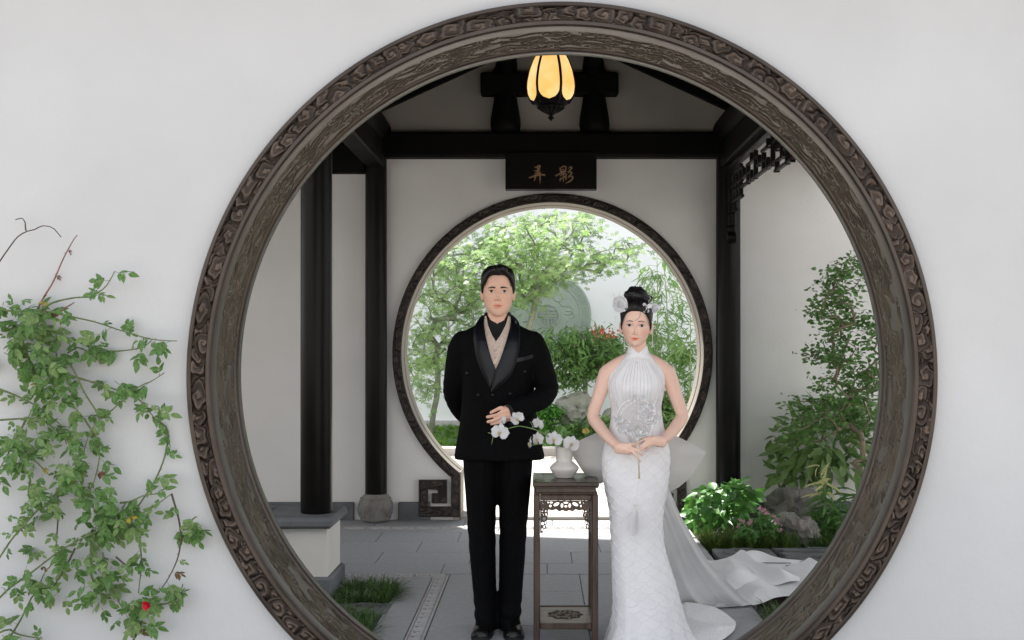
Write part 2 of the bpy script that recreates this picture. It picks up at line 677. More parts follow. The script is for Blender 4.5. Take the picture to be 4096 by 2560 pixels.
for nm in ('bronze', 'bronze_soffit', 'frame_dark'):
    m = MATS[nm]
    n, l = m.node_tree.nodes, m.node_tree.links
    b = n['Principled BSDF']
    src = b.inputs['Base Color'].links[0].from_socket
    at = n.new('ShaderNodeAttribute')
    at.attribute_name = 'Col'
    mm = n.new('ShaderNodeMix')
    mm.data_type = 'RGBA'
    mm.blend_type = 'MULTIPLY'
    mm.inputs['Factor'].default_value = 1
    l.new(src, mm.inputs['A'])
    l.new(at.outputs['Color'], mm.inputs['B'])
    l.new(mm.outputs['Result'], b.inputs['Base Color'])

gate = thing('moon_gate_frame', 'large round bronze moon gate frame carved with clouds in the near wall', 'gate frame')
YF = FW0 - 0.045
ring_band(GX, GZ, [(1.450, FW0 + .01), (1.450, YF + .006), (1.447, YF), (1.435, YF - .002), (1.432, YF + .001), (1.431, YF + .016)], 480, 'outer_rim', 'bronze_rim', gate)
ring_band(GX, GZ, [(1.3775, YF + .016), (1.3765, YF + .001), (1.373, YF - .004), (1.360, YF - .004), (1.356, YF + .002), (1.354, YF + .01),
                   (1.356, YF + .085), (1.359, YF + .088), (1.370, YF + .090)], 480, 'inner_rim', 'bronze_rim', gate)
n = 2600
th = np.linspace(0, 2 * math.pi, n, endpoint=False)
L = 2 * math.pi * 1.404
wv = np.linspace(0, 0.0545, 22)
H = clouds(np.linspace(0, L, n, endpoint=False), wv, L, .0545, .056, 1.3, seed=5)
rr = 1.4315 - wv
V = np.stack([GX + np.outer(np.cos(th), rr), YF + .014 - .014 * H, GZ + np.outer(np.sin(th), rr)], -1).reshape(-1, 3)
obj('cloud_relief', V, gridfaces(n, 22, False, True)[:, ::-1], 'bronze', gate, True, colors=wear_and_shade(H))
SY0, SY1 = YF + .090, FW1 - .055
NW = 66
wv = np.linspace(0, SY1 - SY0, NW)
L = 2 * math.pi * 1.366
n = 3000
th = np.linspace(0, 2 * math.pi, n, endpoint=False)
H = cloud_lines(n, NW, L, SY1 - SY0, .105, 1.35, 11)
V = np.stack([GX + np.cos(th)[:, None] * (1.371 - .0075 * H), np.broadcast_to(SY0 + wv, (n, NW)), GZ + np.sin(th)[:, None] * (1.371 - .0075 * H)], -1).reshape(-1, 3)
obj('soffit_relief', V, gridfaces(n, NW, False, True), 'bronze_soffit', gate, True, colors=wear_and_shade(H) * 0.4 + .55)
ring_band(GX, GZ, [(1.372, SY1 - .001), (1.362, SY1 + .002), (1.359, SY1 + .006), (1.357, FW1 + .012), (1.36, FW1 + .016), (1.41, FW1 + .016), (1.41, FW1 - .01)], 480, 'back_rim', 'bronze_rim', gate)


# ------------------------------------------------------------------ inner moon gate
gate2 = thing('inner_moon_gate_frame', 'dark carved frame of the smaller moon gate in the back wall', 'gate frame')
YI = BW - .035
ja = math.pi / 2 - math.acos(JX / IR)          # angle from straight down to the jamb
ja = math.asin(JX / IR)
WB = .073
ring_band(IX, IZ, [(IR + WB, BW), (IR + WB, YI), (IR + WB - .008, YI - .003), (IR + WB - .010, YI + .008)], 300, 'outer_rim', 'frame_dark', gate2, math.asin((JX + WB) / (IR + WB)))
ring_band(IX, IZ, [(IR + .012, YI + .008), (IR + .010, YI - .003), (IR + .002, YI), (IR, YI + .004)], 300, 'inner_rim', 'frame_dark', gate2, ja)
n = 1500
th = np.linspace(-math.pi / 2 + ja, 1.5 * math.pi - ja, n)
L = (th[-1] - th[0]) * 1.25
wv = np.linspace(0, WB - .02, 18)
H = clouds(np.linspace(0, L, n), wv, L, WB - .02, .075, 1.3, seed=21, periodic=False)
rr = IR + WB - .009 - wv
V = np.stack([IX + np.outer(np.cos(th), rr), YI + .010 - .014 * H, IZ + np.outer(np.sin(th), rr)], -1).reshape(-1, 3)
obj('cloud_relief', V, gridfaces(n, 18)[:, ::-1], 'frame_dark', gate2, True, colors=wear_and_shade(H))
ring_band(IX, IZ, [(IR, YI + .004), (IR - .002, BW + .02), (IR - .002, BW + .12), (IR - .008, BW + .125), (IR - .008, BW + .31), (IR + .05, BW + .315)], 240, 'reveal_board', 'reveal_wood', gate2, ja)
zj = IZ - math.sqrt(IR ** 2 - JX ** 2)
for s in (-1, 1):
    x = IX + s * JX
    m = MB().box(min(x, x - s * .012), max(x, x - s * .012), YI + .004, BW + .31, 0.0, zj + .004, .002)
    m.build('jamb_board', 'reveal_wood', gate2)


def relief_rect(m, cols, x0, x1, z0, z1, y, depth, seed):
    nx, nz = max(6, int((x1 - x0) / .0045)), max(6, int((z1 - z0) / .0045))
    longx = (x1 - x0) > (z1 - z0)
    u, wv = np.linspace(0, x1 - x0, nx), np.linspace(0, z1 - z0, nz)
    if longx:
        H = clouds(u, wv, x1 - x0, z1 - z0, .075, 1.3, seed, periodic=False)
    else:
        H = clouds(wv, u, z1 - z0, x1 - x0, .075, 1.3, seed, periodic=False).T
    X, Z = np.meshgrid(x0 + u, z0 + wv, indexing='ij')
    V = np.stack([X, y - depth * H, Z], -1).reshape(-1, 3)
    m.add(V, gridfaces(nx, nz))
    cols.append(wear_and_shade(H))


kz = .03639 / 123.7


def SX(zx):
    return (410 + .03639 * zx - 540) / 123.7


def SZ(zy):
    return 1.42 - (470 + .03639 * zy - 344) / 123.7


bars = [(1135, 1385, 150, 1270), (250, 1135, 995, 1270), (250, 500, 260, 995), (500, 1025, 260, 520), (770, 1025, 520, 900), (605, 770, 630, 900)]
for s in (-1, 1):
    m, base, cols = MB(), MB(), []
    for k, (a, b, c, d) in enumerate(bars):
        x0, x1, z0, z1 = SX(a), SX(b), SZ(d), SZ(c)
        if s > 0:
            x0, x1 = 2 * IX - x1, 2 * IX - x0
        base.box(x0, x1, YI + .012, BW + .001, z0, z1, .003)
        for e in ((x0, x0 + .009, z0, z1), (x1 - .009, x1, z0, z1), (x0 + .009, x1 - .009, z0, z0 + .009), (x0 + .009, x1 - .009, z1 - .009, z1)):
            base.box(e[0], e[1], YI - .002 - .0005 * k, YI + .013, e[2], e[3], .002)
        relief_rect(m, cols, x0 + .009, x1 - .009, z0 + .009, z1 - .009, YI + .010, .012, 40 + k)
    ob = base.build('scroll_block', 'frame_dark', gate2)
    V = np.concatenate(m.v)
    at = ob.data.color_attributes.new('Col', 'FLOAT_COLOR', 'POINT')
    at.data.foreach_set('color', np.full(len(ob.data.vertices) * 4, .8, np.float32))
    obj('scroll_relief', V, m.f, 'frame_dark', ob, True, colors=np.concatenate(cols))
for o in gate2.children:
    if o.type == 'MESH' and 'Col' not in o.data.color_attributes:
        at = o.data.color_attributes.new('Col', 'FLOAT_COLOR', 'POINT')
        at.data.foreach_set('color', np.full(len(o.data.vertices) * 4, .85, np.float32))

# threshold stone of the inner gate
m = MB().box(IX - JX - .05, IX + JX + .05, BW - .02, BW + .34, -.03, .028, .006)
tag(m.build('threshold', 'stone_pale'), 'pale stone threshold of the inner moon gate', 'threshold', kind='structure')

# ------------------------------------------------------------------ timber frame of the corridor
CL, CR = -1.315, 1.51             # column lines
YC = 9.13                         # rear columns


def column(name, x, y, z0, z1, r, label, group):
    m = MB()
    prof = [(r * .97, z0), (r, z0 + .01), (r * 1.0, z0 + 1.0), (r * .985, z1 - .4), (r * .97, z1)]
    m.lathe(prof, 40, (x, y, 0))
    o = m.build(name, 'lacquer', None, True, 50)
    return tag(o, label, 'column', group)


column('column', CL, YC, 0.20, 3.05, .087, 'black round column on a carved stone drum against the back wall', None)
column('column', CR, YC, 0.02, 3.05, .098, 'black round column at the right end of the back wall behind the leafy bush', None)
column('column', -1.277, 6.5, .46, 2.82, .09, 'black round column standing on the low plastered bench', None)

# drum stone
m = MB()
prof = [(.082, 0), (.100, .006), (.124, .035), (.137, .075), (.141, .108), (.137, .140), (.123, .180), (.104, .208), (.094, .218), (.088, .222)]
m.lathe(prof, 48, (CL, YC - .03, 0))
drum = m.build('column_drum', 'stone_drum', None, True, 60)
tag(drum, 'round stone drum carved with leaves under the left rear column', 'column base')
mm = MB()
r = random.Random(4)
for k in range(46):
    a0 = r.uniform(math.pi * 1.03, math.pi * 1.97)
    z0 = r.uniform(.03, .1)
    lean = r.uniform(-.5, .5)
    pts = []
    for t in np.linspace(0, 1, 7):
        z = z0 + t * r.uniform(.085, .095)
        rad = float(np.interp(z, [p[1] for p in prof], [p[0] for p in prof])) + .0015
        a = a0 + lean * t * t
        pts.append((CL + rad * math.cos(a), YC - .03 + rad * math.sin(a), z))
    mm.tube(pts, [.0015, .0035, .0045, .0045, .0035, .002, .0008], 5)
mm.build('leaf_carving', 'stone_drum', drum, True)
for z, rr in ((.028, .120), (.190, .120)):
    t = np.linspace(0, 2 * math.pi, 49)
    mm = MB().tube(np.stack([CL + rr * np.cos(t), YC - .03 + rr * np.sin(t), np.full(49, z)], -1), .004, 6, False)
    mm.build('rim_band', 'stone_drum', drum, True)

TB0, TB1 = 2.91, 3.11
m = MB().box(CL + .02, CR - .03, YC - .085, YC + .065, TB0, TB1, .02)
tag(m.build('tie_beam', 'lacquer_inner'), 'heavy black tie beam across the back wall below the gable', 'beam')
# side beams along the corridor
for x, lab in ((CL, 'black eave beam running along the left side of the corridor'), (CR, 'black eave beam above the lattice on the right side')):
    m = MB().box(x - .075, x + .075, FW1 + .02, YC - .04, 2.83, 3.02, .012)
    tag(m.build('eave_beam', 'lacquer_inner'), lab, 'beam')
    m = MB().tube([(x, FW1 + .02, 3.14), (x, BW - .01, 3.14)], .115, 24)
    tag(m.build('eave_purlin', 'lacquer_inner', None, True, 50), lab.replace('beam', 'purlin, round,').replace('running', 'lying over the beam') if x < 0 else 'round black purlin on top of the right eave beam', 'purlin')
m = MB()
m.box(CR - .03, CR + .03, FW1 + .03, YC - .06, 2.795, 2.829, .006)
tag(m.build('beam_moulding', 'lacquer'), 'narrow moulding strip under the right eave beam', 'moulding')
# struts and cross beam on the gable
GC = .12
for x, lab in ((PX(505.5, 9.1), 'left'), (PX(594.5, 9.1), 'right')):
    m = MB()
    prof = [(.085, 3.115), (.113, 3.13), (.122, 3.17), (.118, 3.23), (.10, 3.33), (.082, 3.45), (.078, 3.50)]
    m.lathe(prof, 28, (x, YC - .01, 0))
    m.lathe([(.09, 3.575), (.095, 3.59), (.08, 3.65), (.07, 3.70)], 28, (x, YC - .01, 0))
    tag(m.build('gourd_strut', 'lacquer_inner', None, True, 50), f'{lab} gourd shaped black strut standing on the tie beam', 'strut')
m = MB().box(PX(480.5, 9.06), PX(618.5, 9.06), YC - .09, YC + .06, PZ(94, 9.06), PZ(72.5, 9.06), .012)
tag(m.build('collar_beam', 'lacquer_inner'), 'short black collar beam carried by the two gourd struts', 'beam')
for x, z in ((PX(508, 9), 3.66), (PX(592, 9), 3.66), (GC, 3.83)):
    m = MB().tube([(x, FW1 + .02, z), (x, BW - .01, z)], .07, 20)
    tag(m.build('roof_purlin', 'lacquer_inner', None, True, 50), 'round black purlin under the corridor roof ' + ('near the ridge on the left' if x < 0 else 'at the ridge' if z > 3.8 else 'near the ridge on the right'), 'purlin')
# roof of the corridor and of the left wing
roof = thing('corridor_roof', 'dark gabled roof over the corridor between the two walls', 'roof')
for s in (-1, 1):
    x1 = GC + (2.35 if s > 0 else -2.05)  # right eave lengthened out of view to keep sun off the corridor
    zr, ze = 3.98, 3.98 - .455 * abs(x1 - GC)
    m = MB()
    m.add([(GC, FW1 - .3, zr), (x1, FW1 - .3, ze), (x1, BW + 1.0, ze), (GC, BW + 1.0, zr),
           (GC, FW1 - .3, zr + .14), (x1, FW1 - .3, ze + .14), (x1, BW + 1.0, ze + .14), (GC, BW + 1.0, zr + .14)],
          [(0, 1, 2, 3), (7, 6, 5, 4), (1, 5, 6, 2), (0, 4, 5, 1), (2, 6, 7, 3)])
    m.build('roof_slope', 'roof_dark', roof)
    for k in range(15):
        y = 5.0 + k * .29
        q = MB().bar((GC + s * .05, y, zr - .055), (x1 - s * .02, y, ze - .035), .06, .07, (0, 0, 1))
        q.build('rafter', 'lacquer_inner', roof)
wing = thing('wing_roof', 'dark roof of the side gallery over the bench at left', 'roof')
m = MB().box(-7, CL - .25, 6.0, BW - .01, 3.03, 3.3, .02)
m.build('ceiling', 'roof_dark', wing)
m = MB().box(-7, CL - .09, BW - .10, BW - .004, 2.79, 3.02, .01)
tag(m.build('wall_beam', 'lacquer_inner'), 'black beam along the top of the left gallery wall', 'beam')
m = MB().box(-7, -1.1, 6.42, 6.58, 2.80, 3.0, .012)
tag(m.build('gallery_beam', 'lacquer_inner'), 'black beam carried by the column on the bench', 'beam')
# carved bracket left of the bench column
br = MB()
x0 = -1.277 - .088
for (za, zb, wd) in ((2.80, 2.62, .17), (2.62, 2.52, .12), (2.52, 2.44, .15), (2.44, 2.40, .10)):
    br.box(x0 - .035 - (wd - .15) * .6, x0 + .085 + (wd - .15) * .6, 6.345, 6.43, zb + .002, za, .012)
br.tube([(x0 - .035, 6.348, 2.42), (x0 - .035, 6.428, 2.42)], .032, 16)
tag(br.build('column_bracket', 'lacquer', None), 'small carved black bracket on the front of the bench column', 'bracket')

# hanging lattice under the right eave beam (plane x = CR)
lat = thing('hanging_lattice', 'black openwork fret lattice hanging under the right eave beam', 'lattice')


def LYZ(zx, zy):
    px, py = 662.5 + .11574 * zx, 112.5 + .11574 * zy
    Y = CR * LENS_PX / (px - VPX)
    return Y, PZ(py, Y)


vb = [(628, 550, 855), (655, 530, 740), (682, 440, 740), (712, 475, 570), (745, 455, 620), (776, 345, 425), (776, 500, 597), (810, 325, 575),
      (845, 365, 465), (880, 345, 515), (918, 385, 492), (920, 225, 310), (958, 190, 465), (1000, 225, 335), (1040, 285, 400), (995, 420, 517), (1085, 300, 450), (1130, 250, 430), (1180, 200, 380)]
hb = [(560, 612, 640, 555), (640, 535, 700, 485), (595, 660, 697, 600), (598, 795, 697, 735), (620, 700, 682, 662), (570, 892, 642, 850), (670, 657, 757, 613),
      (700, 572, 780, 525), (735, 462, 832, 398), (760, 597, 897, 513), (830, 465, 897, 425), (865, 347, 960, 268), (900, 492, 1062, 390), (945, 278, 1000, 240),
      (985, 337, 1065, 280), (978, 517, 1200, 365), (1060, 330, 1200, 225)]
for k, (x, a, b) in enumerate(vb):
    y, z1 = LYZ(x, a)
    _, z0 = LYZ(x, b)
    MB().box(CR - .018, CR + .012, y - .013, y + .013, z0, z1, .002).build('lattice_bar', 'lacquer', lat)
for k, (xa, ya, xb, yb) in enumerate(hb):
    (y1, z1), (y0, z0) = LYZ(xa, ya), LYZ(xb, yb)
    z = (z0 + z1) / 2
    MB().box(CR - .015, CR + .009, y0, y1, z - .0, z + .020, .002).build('lattice_bar', 'lacquer', lat)
m = MB()
for (a, b, wdt) in ((540, 880, .055), (880, 990, .05), (990, 1045, .045)):
    m.box(CR - .03, CR + .025, YC - .10 - wdt - .05, YC - .085, PZ(112.5 + .11574 * b, 9.0) + .003, PZ(112.5 + .11574 * a, 9.0), .006)
m.tube([(CR - .035, YC - .16, PZ(112.5 + .11574 * 1085, 9.0)), (CR + .03, YC - .16, PZ(112.5 + .11574 * 1085, 9.0))], .045, 14)
m.build('lattice_foot', 'lacquer', lat)

# ------------------------------------------------------------------ plaque
plq = thing('plaque', 'black name board with two golden brushed characters above the inner gate', 'sign')
y0 = YC - .10
m = MB().box(PX(505.5, y0), PX(596.5, y0), y0 - .03, y0, PZ(191, y0), PZ(156, y0) + .03, .008)
m.build('board', 'lacquer', plq)
q = MB()
zb = PZ(191, y0)
q.box(PX(505.5, y0) + .004, PX(596.5, y0) - .004, y0 - .034, y0 - .029, zb - .004, zb + .012, .002)
q.build('lower_edge', 'plinth_grey', plq)


def stroke(m, pts, wds, y, th=.006):
    p = spl(np.array([((500 + .04132 * a), (150 + .04132 * b)) for a, b in pts]), 12)
    p = np.stack([(p[:, 0] - VPX) / LENS_PX * y, EYE - (p[:, 1] - VPY) / LENS_PX * y], -1)
    w_ = np.interp(np.linspace(0, 1, 12), np.linspace(0, 1, len(wds)), wds) * .04132 / LENS_PX * y / 2
    t = np.gradient(p, axis=0)
    t /= np.linalg.norm(t, axis=1)[:, None]
    nn = np.stack([-t[:, 1], t[:, 0]], -1)
    a, b = p + nn * w_[:, None], p - nn * w_[:, None]
    r = np.stack([np.stack([a[:, 0], np.full(12, y), a[:, 1]], -1), np.stack([a[:, 0], np.full(12, y - th), a[:, 1]], -1),
                  np.stack([b[:, 0], np.full(12, y - th), b[:, 1]], -1), np.stack([b[:, 0], np.full(12, y), b[:, 1]], -1)], 1)
    m.add(*loft(r))


ch1 = [([(830, 405), (885, 425), (925, 385), (975, 385)], [6, 30, 40, 30]), ([(972, 380), (950, 440), (895, 462)], [34, 36, 10]),
       ([(918, 430), (915, 520), (905, 590)], [34, 38, 34]), ([(820, 495), (885, 508), (965, 475)], [6, 34, 22]), ([(962, 470), (940, 520)], [24, 26]),
       ([(835, 552), (905, 565), (988, 545)], [10, 36, 30]), ([(820, 612), (900, 592), (985, 562)], [12, 20, 16]),
       ([(700, 676), (830, 635), (1000, 600), (1095, 612)], [30, 34, 28, 40]), ([(842, 590), (852, 680), (820, 757)], [30, 40, 6]),
       ([(962, 550), (968, 680), (972, 817)], [34, 32, 8])]
ch2 = [([(1450, 430), (1468, 530)], [26, 30]), ([(1455, 450), (1530, 397), (1600, 415), (1590, 470), (1545, 510)], [12, 24, 30, 30, 20]),
       ([(1470, 482), (1545, 462)], [20, 18]), ([(1468, 532), (1590, 498)], [34, 26]), ([(1345, 632), (1450, 572), (1605, 515)], [34, 28, 30]),
       ([(1500, 530), (1530, 560)], [26, 24]), ([(1450, 628), (1540, 575), (1602, 588), (1590, 640), (1480, 690)], [22, 24, 32, 28, 14]), ([(1540, 585), (1530, 690), (1537, 777)], [26, 32, 8]),
       ([(1470, 670), (1462, 710), (1448, 760)], [14, 40, 8]), ([(1600, 640), (1590, 720)], [20, 36]),
       ([(1660, 450), (1695, 412), (1740, 430), (1690, 490), (1640, 530)], [8, 28, 34, 30, 8]), ([(1640, 560), (1700, 533), (1738, 560), (1690, 615), (1640, 655)], [8, 28, 34, 30, 8]),
       ([(1645, 675), (1720, 638), (1768, 662), (1700, 750), (1592, 806)], [8, 30, 40, 30, 6])]
for cs in (ch1, ch2):
    m = MB()
    for k, (p, wd) in enumerate(cs):
        stroke(m, p, wd, y0 - .031, .006 + .0004 * k)
    m.build('golden_character', 'gold', plq)

# ------------------------------------------------------------------ lantern
LY = 6.5
lx = PX(551, LY)
lan = thing('hanging_lantern', 'lit amber glass lantern with black ribs hanging under the corridor roof', 'lantern', loc=(lx, LY, PZ(121, LY)))


def lz(zy):
    return PZ(45 + .0529 * zy, LY) - PZ(121, LY)


prof = [(.050, lz(-60)), (.074, lz(150)), (.098, lz(300)), (.118, lz(480)), (.131, lz(680)), (.134, lz(800)), (.129, lz(930)), (.112, lz(1060)), (.092, lz(1130)), (.072, lz(1168)), (.03, lz(1170))]
pr, pz = np.array([p[0] for p in prof]), np.array([p[1] for p in prof])
MB().lathe(prof, 48).build('body', 'lacquer_inner', lan, True, 50)
a_off = R(-90 - 6)
zt = np.linspace(lz(100), lz(1085), 26)
for k in range(6):
    a = a_off + k * math.pi / 3
    V = []
    for i, z in enumerate(zt):
        rr = float(np.interp(-z, -pz, pr)) + .0025
        half = math.pi / 6 - .0085 / rr
        t = (z - zt[-1]) / .05
        if t < 1:
            half *= math.sqrt(max(0.0, 1 - (1 - t) ** 2)) * .999 + .001
        for j in range(11):
            b = a + half * (j / 5 - 1)
            V.append((rr * math.cos(b), rr * math.sin(b), z))
    obj('glass_panel', np.array(V), gridfaces(26, 11)[:, ::-1], 'lantern_glass', lan, True)
    b = a + math.pi / 6
    zz = np.linspace(lz(0), lz(1120), 24)
    rr = np.interp(-zz, -pz, pr) + .003
    MB().tube(np.stack([rr * math.cos(b), rr * math.sin(b), zz], -1), .0062, 8).build('rib', 'lacquer', lan, True)
th = np.linspace(0, 2 * math.pi, 96, endpoint=False)
rings = []
for rr, z, am in ((.074, lz(1165), 0), (.078, lz(1180), .05), (.073, lz(1200), .09), (.056, lz(1240), .10), (.036, lz(1285), .08), (.024, lz(1305), .02), (.022, lz(1318), 0), (.012, lz(1322), 0), (.011, lz(1345), 0),
                  (.018, lz(1375), 0), (.019, lz(1390), 0), (.010, lz(1400), 0), (.009, lz(1415), 0), (.002, lz(1438), 0)):
    q = rr * (1 + am * np.cos(16 * th))
    rings.append(np.stack([q * np.cos(th), q * np.sin(th), np.full(96, z)], -1))
V, F = loft(rings)
obj('finial', V, F, 'lacquer', lan, True)
MB().tube([(0, 0, lz(-50)), (0, 0, 3.80 - PZ(121, LY))], .008, 8).build('hanging_rod', 'lacquer', lan, True)
m = MB().lathe([(.052, lz(-50)), (.06, lz(-75)), (.03, lz(-130)), (.01, lz(-150))], 32)
m.build('top_cap', 'lacquer', lan, True, 50)

# ------------------------------------------------------------------ bench with plinth
ben = thing('low_bench', 'low white plastered bench wall with grey stone coping under the left column', 'bench')
bx = -1.18
MB().box(-6.4, bx, 6.33, 6.72, .12, .395, .006).build('plaster_body', 'bench_plaster', ben)
for a, b in ((-6.4, -4.6), (-4.598, -3.2), (-3.198, -2.3), (-2.298, -1.562), (-1.56, bx + .035)):
    m = MB()
    m.box(a, b, 6.265, 6.775, .400, .458, .016)
    m.build('coping_slab', 'plinth_grey', ben)
for a, b in ((-6.4, -5), (-4.998, -3.7), (-3.698, -2.4), (-2.398, bx + .025)):
    MB().box(a, b, 6.30, 6.75, -.04, .125, .012).build('plinth_stone', 'plinth_grey', ben)
for k, (a, b) in enumerate(((-6.4, -5.4), (-5.398, -4.2), (-4.198, -2.9), (-2.898, -1.50), (-1.145, -.885), (1.12, 1.40), (1.62, 2.6), (2.602, 4.0), (4.002, 6.4))):
    if k == 5:
        a, b = 1.10, 1.405
    MB().box(a, b, BW - .03 - .001 * (k % 2), BW - .001, -.02, .145, .006).build('plinth_stone', 'plinth_grey', back_wall)

# ------------------------------------------------------------------ paving: every slab its own piece
pav = thing('corridor_floor', 'grey stone slab floor of the corridor', 'floor')
pav['kind'] = 'structure'
MB().box(-2.2, 1.15, FW1 - .5, BW - .001, -.05, -.008, .003).build('bedding', 'stone_joint', pav)


def slab(x0, x1, y0, y1, mt='stone_grey', top=0.0, name='slab'):
    g = .0022
    t = top + random.uniform(-.0012, .0012)
    return MB().box(x0 + g, x1 - g, y0 + g, y1 - g, -.03, t, .0025).build(name, mt, pav)


YS1, YS0 = 6.97, 8.78            # front and rear meander strips
rows = [8.73, 8.585, 8.18, 7.77, 7.36, 7.02]
offs = [-.85, -1.12, -.80, -1.02, -.53]
for r_, o_ in zip(range(5), offs):
    x = -1.9
    cuts = [-2.2]
    q = o_ - .64 * 3
    while q < 1.15:
        if q > -2.1 and q < 1.1:
            cuts.append(q)
        q += .62 + .05 * math.sin(q * 3 + r_)
    cuts.append(1.15)
    for a, b in zip(cuts[:-1], cuts[1:]):
        slab(a, b, rows[r_ + 1], rows[r_])
for a, b in zip((-2.2, -1.3, -.60, .1, .75), (-1.3, -.60, .1, .75, 1.15)):
    slab(a, b, 8.83, BW - .002)
# front field
for a, b in ((-1.178, -.83),):
    slab(a, b, 6.68, 6.92)
for (x0, x1, ys) in ((-.83, -.655, (4.6, 5.75, 6.92)), (-.555, .243, (4.6, 5.74, 6.54, 7.02)), (.243, .74, (4.6, 5.35, 6.15, 7.02)), (.845, 1.15, (4.6, 5.9, 6.5, 6.92))):
    for a, b in zip(ys[:-1], ys[1:]):
        slab(x0, x1, a, b)


# meander tiles
def fret_mesh(Lu, W):
    m = MB()
    t, h0, h1 = W * .10, -.012, .0040

    def bx_(u0, u1, v0, v1):
        m.box(u0, u1, v0, v1, h0, h1, .001)
    m.box(.004, Lu - .004, .003, .003 + t * .7, h0, h1, .001)
    m.box(.004, Lu - .004, W - .003 - t * .7, W - .003, h0, h1, .001)
    i0, i1 = W * .2, W * .8
    for k in (0, 1):
        o = .012 + k * (Lu - .012) / 2
        w2 = (Lu - .012) / 2 - .014
        bx_(o, o + t, i0, i1)
        bx_(o + t + .0002, o + w2, i1 - t, i1)
        bx_(o + w2 - t, o + w2, i0 + (i1 - i0) * .05, i1 - t - .0002)
        bx_(o + 2.6 * t, o + w2 - t - .0002, i0 + (i1 - i0) * .05, i0 + (i1 - i0) * .05 + t)
        bx_(o + 2.6 * t, o + 3.6 * t, i0 + (i1 - i0) * .05 + t + .0002, i0 + (i1 - i0) * .55)
    return mesh_from('fret', np.concatenate(m.v), m.f)


LU, WU = .19, .095
fm = fret_mesh(LU, WU)
fm.materials.append(MATS['stone_light'])
tile = MB().box(.0015, LU - .0015, .0015, WU - .0015, -.03, -.0015, .002)
tm = mesh_from('meander_tile', np.concatenate(tile.v), tile.f)
tm.materials.append(MATS['stone_grey'])


def meander(x, y, rz):
    t = inst('meander_tile', tm, pav, mtx=Matrix.Translation((x, y, 0)) @ Matrix.Rotation(rz, 4, 'Z'))
    inst('fret', fm, t)


for k in range(12):
    meander(-.5575, 4.71 + k * LU, R(90))
    meander(.8425, 4.71 + k * LU, R(90))
x = -2.1
while x < 1.1:
    if x < -.70 or x > .82:
        meander(x, YS1 - .048, 0)
    meander(x, YS0 - .049, 0)
    x += LU
slab(-.66, .845, 7.021, 7.0215)

# pale paving, steps and lawn of the garden behind
gp = thing('garden_path', 'pale sunlit stone paving just beyond the inner gate', 'path')
gp['kind'] = 'structure'
ys = [BW + .345, 10.3, 11.2, 12.2, 13.3, 14.45]
for i in range(5):
    xs_ = np.arange(-6, 6.1, 1.2) + (.6 if i % 2 else 0)
    for a in xs_:
        MB().box(a + .004, a + 1.196, ys[i] + .004, ys[i + 1] - .004, -.05, .0 + .001 * math.sin(a * 7 + i), .004).build('slab', 'stone_pale', gp)
tag(MB().box(-7, 7, 14.46, 14.7, -.05, .10, .012).build('lawn_kerb', 'stone_pale'), 'pale kerb between garden paving and lawn', 'kerb', kind='structure')
mat('lawn', (0.07, 0.15, 0.025), 0.9, var=0.4, scale=3)
tag(MB().box(-12, 12, 14.7, YG - .06, -.05, .06, .01).build('lawn', 'lawn'), 'green lawn at the foot of the garden wall', 'lawn', kind='structure')

# carved round medallion on the garden wall
my = YG - .001
mx_, mz_ = PX(548, my), PZ(316, my)
med = thing('wall_medallion', 'big round grey-green stone carving with a fret border on the garden wall', 'carving', loc=(mx_, my, mz_))
RM = .715


def ringY(prof, nn=72):
    th = np.linspace(0, 2 * math.pi, nn, endpoint=False)
    prof = np.array(prof)
    V = np.stack([np.outer(np.cos(th), prof[:, 0]), np.repeat(prof[:, 1][None], nn, 0), np.outer(np.sin(th), prof[:, 0])], -1)
    return V.reshape(-1, 3), gridfaces(nn, len(prof), False, True)


obj('disc', *ringY([(RM, 0), (RM, -.05), (RM - .02, -.06), (RM - .035, -.06), (RM - .04, -.045), (RM - .16, -.045), (RM - .165, -.055), (RM - .185, -.055), (RM - .19, -.04), (.20, -.04), (.199, -.06), (.175, -.062), (.172, -.04), (.0005, -.04)]), 'medallion', med, True, 30)
m = MB()
for k in range(34):
    a = k * 2 * math.pi / 34
    rad = RM - .10
    for (du, dv, lu, lv) in ((-.045, -.03, .09, .012), (-.045, .03, .09, .012), (-.039, 0, .012, .06), (.012, -.008, .012, .04), (.0, .008, .03, .012)):
        c, s = math.cos(a), math.sin(a)
        V, F = chamfer_box(du if lu < .05 else -.045, du + lu if lu < .05 else .045, -.056, -.043, dv - lv / 2, dv + lv / 2, .002)
        V2 = np.stack([(rad + V[:, 2]) * c - V[:, 0] * s, V[:, 1], (rad + V[:, 2]) * s + V[:, 0] * c], -1)
        m.add(V2, F)
m.build('fret_border', 'medallion', med)
m = MB()
for (x0, x1, z0, z1) in ((-.16, .16, -.012, .010), (-.012, .012, .03, .16), (-.10, -.08, .03, .10), (.08, .10, .03, .10), (-.14, -.02, .085, .102), (.02, .14, .085, .102), (-.15, .15, .03, .046),
                         (-.10, .10, -.05, -.035), (-.012, .012, -.16, -.05), (-.06, -.045, -.13, -.05), (.045, .06, -.13, -.05), (-.11, -.095, -.10, -.05), (.095, .11, -.10, -.05)):
    m.box(x0, x1, -.064 - random.uniform(0, .002), -.038, z0, z1, .003)
m.build('emblem', 'medallion', med)
m = MB()
r = random.Random(9)
